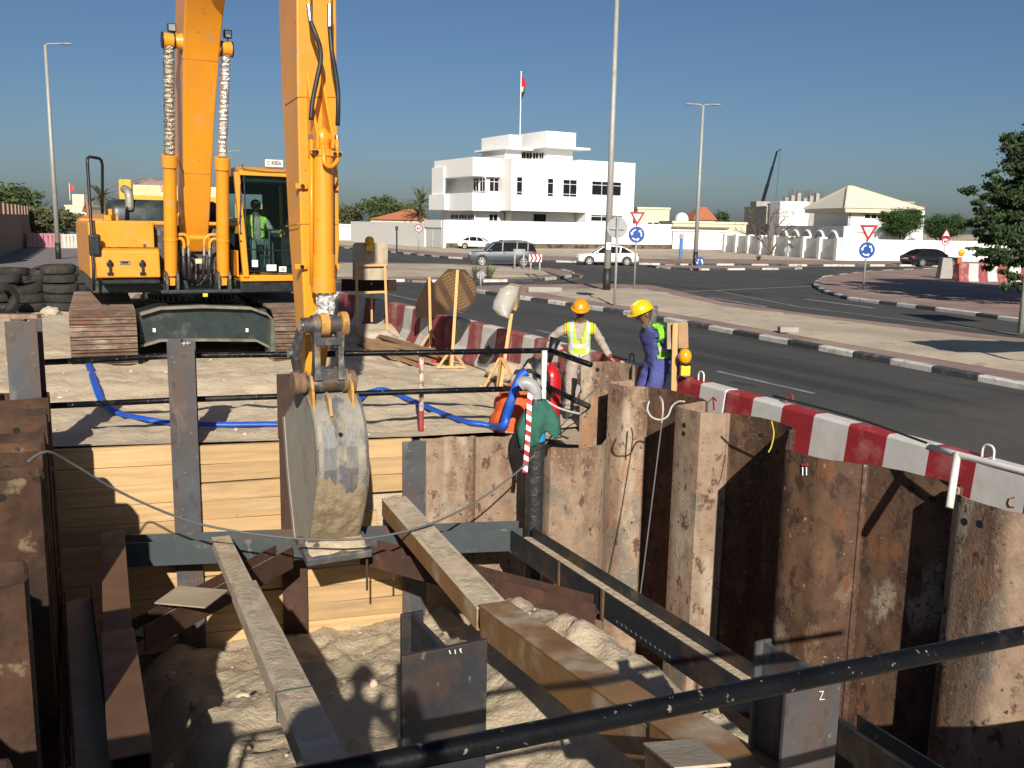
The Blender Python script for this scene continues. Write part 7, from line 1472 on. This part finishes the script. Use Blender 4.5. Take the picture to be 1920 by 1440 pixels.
# bare garden tree
b = Q(1447, 455, 104); b.z = 0; r = thing('bare_tree', 'almost leafless tree behind the piered wall', 'tree', b); tb = MB(); tips = []; rg = random.Random(5)
for s in (-1, 0, 1): branches(tb, b+Vector((0, 0, .2)), Vector((s*.55, .1, 1)).normalized(), zat(b, 388)*.5, .13, 3, rg, tips, .5)
part('trunk', tb, BARK, r, smooth=True); part('crown', crown([(t, (.5, .5, .5)) for t in tips[::4]], 700, .16, rg), LG3, r)
b = G(1497, 447.5, 0); b = Q(1497, 450, 101); b.z = 0; tree(b, 1.6, [((0, 0, 1.5), (1.2, 1.0, .9))], 900, .25, LG3, 'small yellowish bush behind the piered wall', 33, .06, name='garden_bush', lev=1)
# big dark tree at the right edge
b = G(1985, 568); rg = random.Random(77); dist_ = 38; bl_ = []
def cb(px, py, r_, rz_, dd=0): p = Q(px, py, 36+dd); bl_.append((tuple(p-b), (r_, r_, rz_)))
for px, py, r_, rz_, dd in ((1905, 300, .75, .55, 0), (1930, 250, .9, .6, 1), (1860, 360, .85, .5, 0), (1905, 370, 1.0, .6, .5), (1850, 410, .7, .42, -.3), (1900, 430, 1.1, .7, 0), (1880, 480, .95, .5, 0), (1925, 520, .8, .6, .3), (1960, 400, 1.8, 1.6, 1), (1990, 300, 1.8, 1.5, 1), (2050, 380, 2.2, 2.0, 1), (2000, 480, 1.4, 1.1, 0), (1838, 470, .5, .3, 0), (1875, 330, .5, .3, 0), (1895, 545, .4, .35, 0), (1850, 440, .55, .35, 0), (1845, 385, .6, .35, 0), (1832, 425, .5, .3, 0), (1870, 500, .7, .4, .2), (1910, 480, .9, .6, 0), (1915, 400, 1.0, .7, .6), (1905, 340, .8, .6, .6), (1900, 265, .5, .35, 0), (2120, 330, 2.2, 1.8, 1), (2200, 300, 2.2, 1.8, 1), (2150, 230, 2.2, 1.8, 1), (2260, 360, 2, 1.6, 1)): cb(px, py, r_, rz_, dd)
tree(b, 6.5, bl_, 220000, .17, LG1, 'large dark leafy tree overhanging the right edge of the picture', 77, .28, droop=.3)
def weed(px, py, label, n=60, s=.5, z=.1):
    c = G(px, py, z); rg = random.Random(px); mb = MB()
    for k in range(n): a = rg.uniform(0, 6.3); h_ = s*rg.uniform(.5, 1); d = Vector((math.cos(a)*rg.uniform(.1, .7)*s, math.sin(a)*.4*s, h_)); i = len(mb.v); e = Vector((-math.sin(a), math.cos(a), 0))*.03; mb.v += [c-e, c+e, c+d]; mb.f.append([i, i+1, i+2]); mb.m.append(0)
    solo('weed_tuft', mb, LG3, label, 'plant')
weed(892, 524, 'dry green tuft left of the small sign back on the island', 80, .9); weed(918, 522, 'dry green tuft right of the small sign back on the island', 80, .9); weed(1422, 489, 'low green tuft on the sand before the piered wall', 60, .7); weed(1293, 467, 'green weed at the foot of the white outbuilding', 60, 1.0, 0)

# ================================================================ LAMP POSTS AND ROAD SIGNS
def lamp(px, py, ytop, label, r0=.11, arms=((1, 1.2),), collar=True, ztop=None):
    b = G(px, py); zt_ = ztop or zat(b, ytop); r = thing('street_lamp', label, 'street lamp', b, group='street lamps'); part('column', MB().tube([b, b+Vector((0, 0, zt_))], [r0, r0*.55], 12), GALV, r, smooth=True)
    if collar: part('dark_base', MB().tube([b, b+Vector((0, 0, 1.1))], r0*1.06, 12), SBLACK, r, smooth=True)
    for s, L_ in arms:
        e = b+Vector((s*L_, 0, zt_+.1)); part('arm', MB().tube([b+Vector((0, 0, zt_-.1)), b+Vector((s*.15, 0, zt_+.06)), e], .045, 8), GALV, r); mb = MB(); mb.ball((e.x+s*.25, e.y, e.z-.02), (.42, .14, .075), 12, 8); part('lamp_head', mb, SGREY, r, smooth=True)
    return b, r
lamp(110, 486, 84, 'tall street lamp with a short arm at the far left', .17, ((1, 1.1),))
b, r = lamp(1137, 551, -14, 'very tall street lamp rising out of the top of the picture', .16, ((1, .7), (-1, .7))); part('number_plate', MB().bx(b.x-.1, b.x+.1, b.y-.19, b.y-.17, 1.9, 2.2), SWHITE, r)
lamp(1303, 499, 198, 'double armed street lamp right of the villa', .17, ((1, .7), (-1, .7)))
b = Q(428, 420, 150); b.z = 0; zt_ = zat(b, 284); r = thing('street_lamp', 'small distant street lamp seen above the excavator cab', 'street lamp', b, group='street lamps'); part('column', MB().tube([b, b+Vector((0, 0, zt_))], [.12, .07], 8), GALV, r); part('arm', MB().tube([b+Vector((0, 0, zt_)), b+Vector((1.6, 0, zt_+.1))], .05, 6), GALV, r); part('lamp_head', MB().ball((b.x+1.9, b.y, zt_+.1), (.5, .15, .09), 10, 6), SGREY, r, smooth=True)
def disc(c, R_, y, m, T=None, n=32, t=.012): return MB().lathe([(0.001, -t), (R_, -t), (R_, 0), (.001, 0)], (c[0], c[1]+y, c[2]), n, (T or Matrix()) @ Matrix.Rotation(PI/2, 4, 'X'))
def ring(c, R0, R1, y, a0=0, a1=2*PI, n=24):
    mb = MB(); vs = []
    for k in range(n+1): a = a0+(a1-a0)*k/n; vs += [Vector((c[0]+math.cos(a)*R0, c[1]+y, c[2]+math.sin(a)*R0)), Vector((c[0]+math.cos(a)*R1, c[1]+y, c[2]+math.sin(a)*R1))]
    return mb.add(vs, [(2*k, 2*k+1, 2*k+3, 2*k+2) for k in range(n)])
def post(r, b, z, rr=.045, m=GALV): return part('post', MB().tube([Vector((b[0], b[1], 0)), Vector((b[0], b[1], z))], rr, 10), m, r, smooth=True)
def blue_round(r, c, R_):
    o = part('roundabout_disc', disc(c, R_, 0, SBLUE), SBLUE, r); part('disc_rim', ring(c, R_*.95, R_, -.016), SWHITE, o)
    for k in range(3):
        a0 = rad(100+120*k); mb = ring(c, R_*.5, R_*.66, -.018, a0, a0+rad(62), 10); a = a0+rad(62); q = lambda rr, aa: Vector((c[0]+math.cos(aa)*rr, c[1]-.018, c[2]+math.sin(aa)*rr)); mb.add([q(R_*.38, a), q(R_*.78, a), q(R_*.58, a+rad(28))], [(0, 1, 2)]); part('white_arrow', mb, SWHITE, o)
def give_way(r, c, S_):
    def tri(s, y): h = s*.866; return [Vector((c[0]-s/2, c[1]+y, c[2]+h/3)), Vector((c[0]+s/2, c[1]+y, c[2]+h/3)), Vector((c[0], c[1]+y, c[2]-h*2/3))]
    o = part('give_way_triangle', MB().prism(tri(S_, -.03), (0, .012, 0)), SRED, r); part('white_field', MB().add(tri(S_*.58, -.036), [(0, 1, 2)]), SWHITE, o, solid=.002)
def roundabout_sign(px, py, ydisc, ytri, dpx, tpx, label):
    b = G(px, py); k = b.y/FPX*1.01; zc_, zt_ = zat(b, ydisc), zat(b, ytri); r = thing('road_sign', label, 'road sign', b, group='give way and roundabout signs'); post(r, b, zt_+.1); cc = (b.x, b.y-.06, zc_); blue_round(r, cc, dpx*k/2); give_way(r, (b.x, b.y-.06, zt_), tpx*k)
roundabout_sign(1189, 541, 440, 406, 31, 28, 'blue roundabout disc under a give way triangle beside the tall lamp'); roundabout_sign(1618, 547, 469, 432, 31, 34, 'blue roundabout disc under a give way triangle on the right corner')
def disc_back(px, py, yc, dpx, label, zt=None):
    b = G(px, py); k = b.y/FPX; z_ = zat(b, yc); r = thing('road_sign', label, 'road sign', b); post(r, b, z_+dpx*k*.55); part('disc_back', disc((b.x, b.y+.08, z_), dpx*k/2, 0, SGREY), SGREY, r); part('bracket', MB().bx(b.x-dpx*k*.35, b.x+dpx*k*.35, b.y+.02, b.y+.06, z_-.06, z_), GALV, r); return r
disc_back(1152, 580, 427, 38, 'large round sign seen from its grey back before the tall lamp'); disc_back(901, 541, 516, 15, 'small round sign seen from behind on the island'); disc_back(1475, 500, 469, 12, 'small dark round sign back before the piered wall')
def speed(px, py, yc, dpx, txt, label, tri=False):
    b = G(px, py); k = b.y/FPX; z_ = zat(b, yc); R_ = dpx*k/2; r = thing('road_sign', label, 'road sign', b); post(r, b, z_+.3); c = (b.x, b.y-.07, z_); o = part('speed_disc', disc(c, R_, 0, SWHITE), SWHITE, r); part('red_ring', ring(c, R_*.76, R_, -.016), SRED, o)
    part('speed_number', text_mesh(txt, R_*1.15, R_*.03).xf(Matrix.Translation((c[0], c[1]-.02, c[2])) @ Matrix.Rotation(PI/2, 4, 'X')), SBLACK, o)
    if tri:
        zc_ = z_+R_*2.0; s = R_*2.4; h = s*.866; P_ = lambda s_, y: [Vector((b.x-s_/2, b.y+y, zc_-s_*.289)), Vector((b.x+s_/2, b.y+y, zc_-s_*.289)), Vector((b.x, b.y+y, zc_+s_*.577))]; o = part('warning_triangle', MB().prism(P_(s, -.08), (0, .012, 0)), SRED, r); part('white_field', MB().add(P_(s*.66, -.086), [(0, 1, 2)]), SWHITE, o, solid=.002)
        mb = MB(); mb.bx(b.x-s*.1, b.x-s*.06, b.y-.095, b.y-.09, zc_-s*.16, zc_+s*.12); mb.bx(b.x+s*.04, b.x+s*.08, b.y-.095, b.y-.09, zc_-s*.16, zc_+s*.02); mb.bx(b.x-s*.02, b.x+s*.1, b.y-.095, b.y-.09, zc_+s*.02, zc_+s*.06); part('warning_symbol', mb, SBLACK, o)
speed(785, 479, 428, 15, '60', 'round 60 speed limit sign left of the white villa'); speed(1768, 497, 453, 14, '40', 'warning triangle above a round 40 sign near the black car', True)
b = G(1311, 508); r = thing('road_sign', 'low blue round keep either side sign below the double lamp', 'road sign', b); z_ = zat(b, 490); R_ = 8.5*b.y/FPX; post(r, b, z_); o = part('blue_disc', disc((b.x, b.y-.06, z_), R_, 0, SBLUE), SBLUE, r)
for s in (-1, 1): c = Vector((b.x, b.y-.08, z_)); mb = MB(); mb.add([c+Vector((s*.04, 0, R_*.45)), c+Vector((s*.16, 0, R_*.45)), c+Vector((s*.5*R_+.06, 0, -R_*.2)), c+Vector((s*.5*R_-.06, 0, -R_*.25))], [(0, 1, 2, 3)]); mb.add([c+Vector((s*R_*.25, 0, -R_*.15)), c+Vector((s*R_*.78, 0, -R_*.05)), c+Vector((s*R_*.62, 0, -R_*.65))], [(0, 1, 2)]); part('white_arrow', mb, SWHITE, o)
# chevron board and the back of a rectangular board
b = G(1003, 523); k = b.y/FPX; r = thing('chevron_board', 'red and white chevron board on two posts on the island', 'road sign', b); zt_, zb_ = zat(b, 477), zat(b, 491); hw = 12*k
for s in (-.7, .7): post(r, (b.x+s*hw, b.y), zb_+.2, .05)
o = part('board', MB().bx(b.x-hw, b.x+hw, b.y-.08, b.y-.06, zb_, zt_), SWHITE, r); h = zt_-zb_
for j in range(3): x = b.x-hw*.85+j*hw*.62; mb = MB(); mb.add([Vector((x, b.y-.085, zt_)), Vector((x+hw*.28, b.y-.085, zt_)), Vector((x+hw*.55, b.y-.085, zb_+h/2)), Vector((x+hw*.28, b.y-.085, zb_)), Vector((x, b.y-.085, zb_)), Vector((x+hw*.27, b.y-.085, zb_+h/2))], [(0, 1, 2, 5), (5, 2, 3, 4)]); part('red_chevron', mb, SRED, o)
b = G(973, 508); k = b.y/FPX; r = thing('road_sign', 'rectangular sign seen from its grey back in front of the blue car', 'road sign', b); zt_, zb_ = zat(b, 467), zat(b, 477); hw = 11*k
for s in (-.75, .75): post(r, (b.x+s*hw, b.y), zt_, .06)
part('panel', MB().bx(b.x-hw, b.x+hw, b.y+.08, b.y+.1, zb_, zt_), SGREY, r)
# small kerb block on the pavement, bollards
p = G(1022, 548, .12); solo('concrete_block', MB().bx(p.x-.7, p.x+.7, p.y-.2, p.y+.2, .12, .34), CONC, 'loose concrete kerb block on the pink pavement near the tall lamp', 'block', bevel=.02)
p = G(1484, 625, .12); solo('concrete_block', MB().bx(p.x-.35, p.x+.15, p.y-.15, p.y+.15, .15, .3), CONC, 'small broken block on the sandy median', 'block', bevel=.02)
p = G(1276, 484); r = thing('marker_post', 'short blue marker post on the sand right of the villa', 'post', p); part('shaft', MB().bx(p.x-.15, p.x+.15, p.y-.15, p.y+.15, 0, 1.8), mat('marker_blue', (.05, .16, .35), .6), r, bevel=.05); part('cap', MB().bx(p.x-.18, p.x+.18, p.y-.18, p.y+.18, 1.8, 2.3), SGREY, r, bevel=.05)
p = G(744, 476); r = thing('marker_post', 'thin dark post on the far pavement left of the 60 sign', 'post', p); part('shaft', MB().cyl(p, p+Vector((0, 0, zat(p, 425))), .07, n=8), SBLACK, r); part('head', MB().bx(p.x-.12, p.x+.12, p.y-.1, p.y+.1, zat(p, 432), zat(p, 424)), SBLACK, r)
# direction sign beyond the right picture edge (its shadow falls on the median); one post of another sign shows
p = G(1913, 624, .1); r = thing('grey_post', 'grey signpost at the right picture edge on the median', 'post', p); part('shaft', MB().tube([p, p+Vector((0, 0, zat(p, 470)))], .085, 12), GALV, r, smooth=True); part('back_panel', MB().bx(p.x+.05, p.x+1.6, p.y-.02, p.y+.02, zat(p, 480), zat(p, 480)+1.2), SGREY, r)
p = G(1919, 676, .1); r = thing('direction_sign', 'large direction sign standing beside the median beyond the right edge', 'road sign', Vector((12.6, 14.6, .12)))
for x in (11.9, 13.9): part('post', MB().tube([(x, 14.2+(x-11.9)*.2, .1), (x, 14.2+(x-11.9)*.2, 5.2)], .08, 10), GALV, r, smooth=True)
part('panel', MB().prism([(11.2, 14.0, 4.1), (14.6, 14.7, 4.1), (14.6, 14.7, 5.2), (11.2, 14.0, 5.2)], (0, .04, 0)), SGREY, r)
# barrier pieces under the right tree
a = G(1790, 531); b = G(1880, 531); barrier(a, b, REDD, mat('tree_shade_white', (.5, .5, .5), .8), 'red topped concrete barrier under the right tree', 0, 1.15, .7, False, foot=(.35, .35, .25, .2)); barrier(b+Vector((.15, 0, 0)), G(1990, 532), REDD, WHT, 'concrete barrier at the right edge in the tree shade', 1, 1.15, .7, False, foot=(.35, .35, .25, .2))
p = G(1770, 522, .12); solo('concrete_block', MB().loft([[p+Vector((x*.35*s, y*.3*s, z)) for x, y in ((-1, -1), (1, -1), (1, 1), (-1, 1))] for z, s in ((0, 1.15), (1.25, .8))]), CONC, 'grey concrete block with sloping sides left of the shaded barrier', 'block', bevel=.03)
p = G(1797, 500, .12); r = thing('hazard_lamp', 'orange hazard marker between the black car and the shaded barrier', 'hazard lamp', p); part('stand', MB().bx(p.x-.2, p.x+.2, p.y-.15, p.y+.15, .1, .9), ORANGE, r, bevel=.05); part('lens', MB().ball((p.x+.1, p.y-.1, 1.25), (.28, .15, .3), 12, 8), AMBER, r, smooth=True)

# ================================================================ CARS
def car(loc, rz, label, paint, L_=4.5, W_=1.76, H_=1.45, suv=False, rear=False):
    r = thing('car', label, 'car', loc, rz, 'cars at the junction'); hw = W_/2; bz_ = .26 if not suv else .34; belt = .92 if not suv else 1.06; hood = .82 if not suv else 1.02
    # front at -x
    S = [(-.5, bz_+.12, hood-.28, .8), (-.485, bz_+.04, hood-.12, .9), (-.44, bz_, hood-.04, .97), (-.3, bz_, hood+.02, 1), (-.2, bz_, belt-.02, 1), (0, bz_, belt, 1), (.2, bz_, belt+.02, 1), (.34, bz_, belt+.04, 1), (.44, bz_+.02, belt+.05, .97), (.49, bz_+.1, belt-.02, .9), (.5, bz_+.15, belt-.25, .86)]
    rings = []
    for x, z0, z1, k in S:
        w_ = hw*k; rings.append([Vector((x*L_, y, z)) for y, z in ((-w_*.9, z0), (-w_, z0+.16), (-w_*1.0, z0+(z1-z0)*.6), (-w_*.95, z1-.05), (-w_*.84, z1), (w_*.84, z1), (w_*.95, z1-.05), (w_, z0+(z1-z0)*.6), (w_, z0+.16), (w_*.9, z0))])
    part('body', MB().loft(rings), paint, r, smooth=35)
    if suv: GS = [(-.25, belt-.02, belt+.02), (-.13, belt, H_-.09), (-.02, belt, H_-.01), (.2, belt, H_), (.36, belt, H_-.03), (.44, belt, H_-.12), (.485, belt, belt+.06)]
    else: GS = [(-.24, belt-.04, belt), (-.1, belt, H_-.12), (-.02, belt, H_-.02), (.1, belt, H_), (.2, belt, H_-.03), (.28, belt, H_-.14), (.41, belt, belt+.06)]
    rings = []
    for x, z0, z1 in GS:
        w0_, w1_ = hw*.88, hw*(.88-.17*(z1-z0)/(H_-belt)); rings.append([Vector((x*L_, y, z)) for y, z in ((-w0_, z0-.03), (-w1_, z1-.03), (-w1_*.88, z1), (w1_*.88, z1), (w1_, z1-.03), (w0_, z0-.03))])
    part('greenhouse', MB().loft(rings), CGLASS, r, smooth=35)
    rr = []
    for x, z0, z1 in GS[1:-1]: w1_ = hw*(.88-.17*(z1-z0)/(H_-belt)); rr.append([Vector((x*L_, y, z)) for y, z in ((-w1_*1.02, z1-.06), (-w1_*.9, z1+.012), (w1_*.9, z1+.012), (w1_*1.02, z1-.06))])
    part('roof', MB().loft(rr, closed=False), paint, r, smooth=True, solid=.02)
    for s in (-1, 1):
        for i in ((0, 1), (-2, -1)) if not suv else ((0, 1), (-3, -2)):
            a, b_ = GS[i[0]], GS[i[1]]; f = lambda g: Vector((g[0]*L_, s*hw*(.885-.17*(g[2]-g[1])/(H_-belt)), g[2]-.03)); mb = MB(); mb.beam(f(a), f(b_), .09, .05, up=(0, s, 0)); part('pillar', mb, paint, r)
        for x in ((-.005, .19) if not suv else (-.01, .2, .36)): z1 = H_-.05; mb = MB(); mb.beam(Vector((x*L_, s*hw*.885, belt-.02)), Vector((x*L_+.04, s*hw*.73, z1)), .08, .04, up=(0, s, 0)); part('door_pillar', mb, paint if not suv else BLK, r)
        mb = MB(); mb.bx(-.2*L_, -.2*L_+.16, s*hw*.98-.0, s*(hw+.14), belt, belt+.12) if s > 0 else mb.bx(-.2*L_, -.2*L_+.16, -(hw+.14), -hw*.98, belt, belt+.12); part('door_mirror', mb, paint, r, bevel=.03)
        for x in (-.31, .30):
            R_ = .315 if not suv else .365; c = Vector((x*L_, s*(hw-.09), R_)); wh = thing('wheel', None, None, c, None) if False else None
            part('wheel_arch', MB().lathe([(.02, -.01), (R_*1.16, -.01), (R_*1.16, .0), (.02, .0)], (c.x, s*(hw+.004), R_+.03), 20, Matrix.Rotation(PI/2, 4, 'X')), SBLACK, r)
            wt = part('wheel', MB().lathe([(R_*.6, -.11), (R_*.95, -.1), (R_, -.06), (R_, .06), (R_*.95, .1), (R_*.6, .11)], (c.x, s*(hw-.075), R_), 22, Matrix.Rotation(PI/2, 4, 'X')), RUB, r, smooth=35)
            mb = MB(); yy = s*(hw+.03); mb.lathe([(.01, -.01), (R_*.2, -.012), (R_*.2, .012), (.01, .01)], (c.x, yy, R_), 12, Matrix.Rotation(PI/2, 4, 'X'))
            for k in range(6): a = 2*PI*k/6; mb.beam((c.x, yy, R_), (c.x+math.cos(a)*R_*.66, yy, R_+math.sin(a)*R_*.66), .07, .02, up=(0, 1, 0))
            mb.tube([Vector((c.x+math.cos(2*PI*k/20)*R_*.66, yy, R_+math.sin(2*PI*k/20)*R_*.66)) for k in range(21)], .03, 5); part('rim', mb, mat('alloy_rim', (.5, .5, .5), .35, .7), wt)
        mb = MB(); mb.bx(.46*L_, .497*L_, s*hw*.5 if s > 0 else -hw*.9, hw*.9 if s > 0 else -hw*.5, belt-.24, belt-.06); part('tail_light', mb, mat('tail_red', (.35, .01, .012), .2), r, bevel=.02)
        mb = MB(); mb.bx(-.492*L_, -.45*L_, s*hw*.55 if s > 0 else -hw*.9, hw*.9 if s > 0 else -hw*.55, hood-.26, hood-.1); part('headlight', mb, mat('headlight_glass', (.4, .42, .42), .08), r, bevel=.02)
        for x in (-.02, .19): part('door_handle', MB().bx(x*L_+.12, x*L_+.3, s*(hw)-.015, s*(hw)+.015, belt-.14, belt-.11), paint, r)
    part('number_plate', MB().bx(.499*L_, .503*L_, -.26, .26, .6, .72), SWHITE, r); part('underbody', MB().bx(-.45*L_, .45*L_, -hw*.85, hw*.85, .2, bz_+.05), SBLACK, r)
    if suv:
        for s in (-1, 1): part('roof_rail', MB().tube([(-.05*L_, s*hw*.62, H_+.02), (0, s*hw*.62, H_+.07), (.3*L_, s*hw*.62, H_+.06), (.36*L_, s*hw*.62, H_)], .02, 6), BLK, r)
    return r
CW = mat('car_white', (.75, .75, .73), .25, var=.03, coat=.6); CB = mat('car_blue_grey', (.075, .09, .11), .4, .2, var=.05, coat=.3); CK = mat('car_black', (.008, .008, .01), .2, var=.1, coat=.8)
p = G(941, 499); car(p, rad(6), 'blue grey SUV driving past the junction island', CB, 4.7, 1.8, 1.72, True)
p = G(1138, 497); car(p, rad(1), 'white saloon car passing behind the tall lamp', CW, 4.55)
p = G(896, 466.5); car(p, rad(172), 'white saloon car parked at the villa wall', CW, 4.5, 1.7, 1.42)
p = G(1742, 499); car(p, rad(196), 'black saloon car in front of the right boundary wall', CK, 4.9, 1.85, 1.48)

# ================================================================ PAINTED AND CHALKED MARKS ON BARRIERS AND PILES
bpy.context.view_layer.update(); DG = bpy.context.evaluated_depsgraph_get(); DG.update()
def decal(name, segs, m, w):
    """strokes drawn on whatever surface the sight line meets first, kept as a child of that piece"""
    mb = MB(); host = None
    for (x0, y0), (x1, y1) in segs:
        q = []
        for k in range(4):
            d = ray(x0+(x1-x0)*k/3, y0+(y1-y0)*k/3); hit, loc, nn, ix, ob, mw = SC.ray_cast(DG, Vector((0, 0, CAMH)), d.normalized())
            if not hit: break
            host = host or bpy.data.objects[ob.name]; q.append(loc-d.normalized()*.006)
        if len(q) == 4: mb.tube(q, w/2, 5)
    if not host or not mb.v: return
    while host.parent and host.parent.parent: host = host.parent
    inv = host.matrix_world.inverted(); mb.v = [inv @ p for p in mb.v]; o = bpy.data.objects.new(name, new_mesh(name, mb, m)); COL.objects.link(o); o.parent = host
MARKR = mat('red_spray_mark', (.35, .03, .03), .8)
decal('spray_arrow', [((1340, 768), (1338, 744)), ((1338, 744), (1331, 752)), ((1338, 744), (1344, 751))], MARKR, .014)
decal('survey_mark', [((1504, 872), (1515, 871))], MARKR, .03); decal('survey_mark', [((1505, 876), (1505, 891))], SWHITE, .014); decal('survey_mark', [((1512, 876), (1512, 891))], SWHITE, .014)
decal('stencil_mark', [((1904, 932), (1894, 935)), ((1894, 935), (1891, 943)), ((1891, 943), (1894, 950)), ((1894, 950), (1903, 951))], mat('ochre_mark', (.3, .2, .08), .8), .014)
decal('chalk_writing', [((352+7*k, 1088-k), (354+7*k, 1092-k)) for k in range(6)], SGREY, .005)
decal('chalk_writing', [((1155+9*k, 1163+6*k), (1158+9*k, 1168+6*k)) for k in range(12)], SGREY, .004)
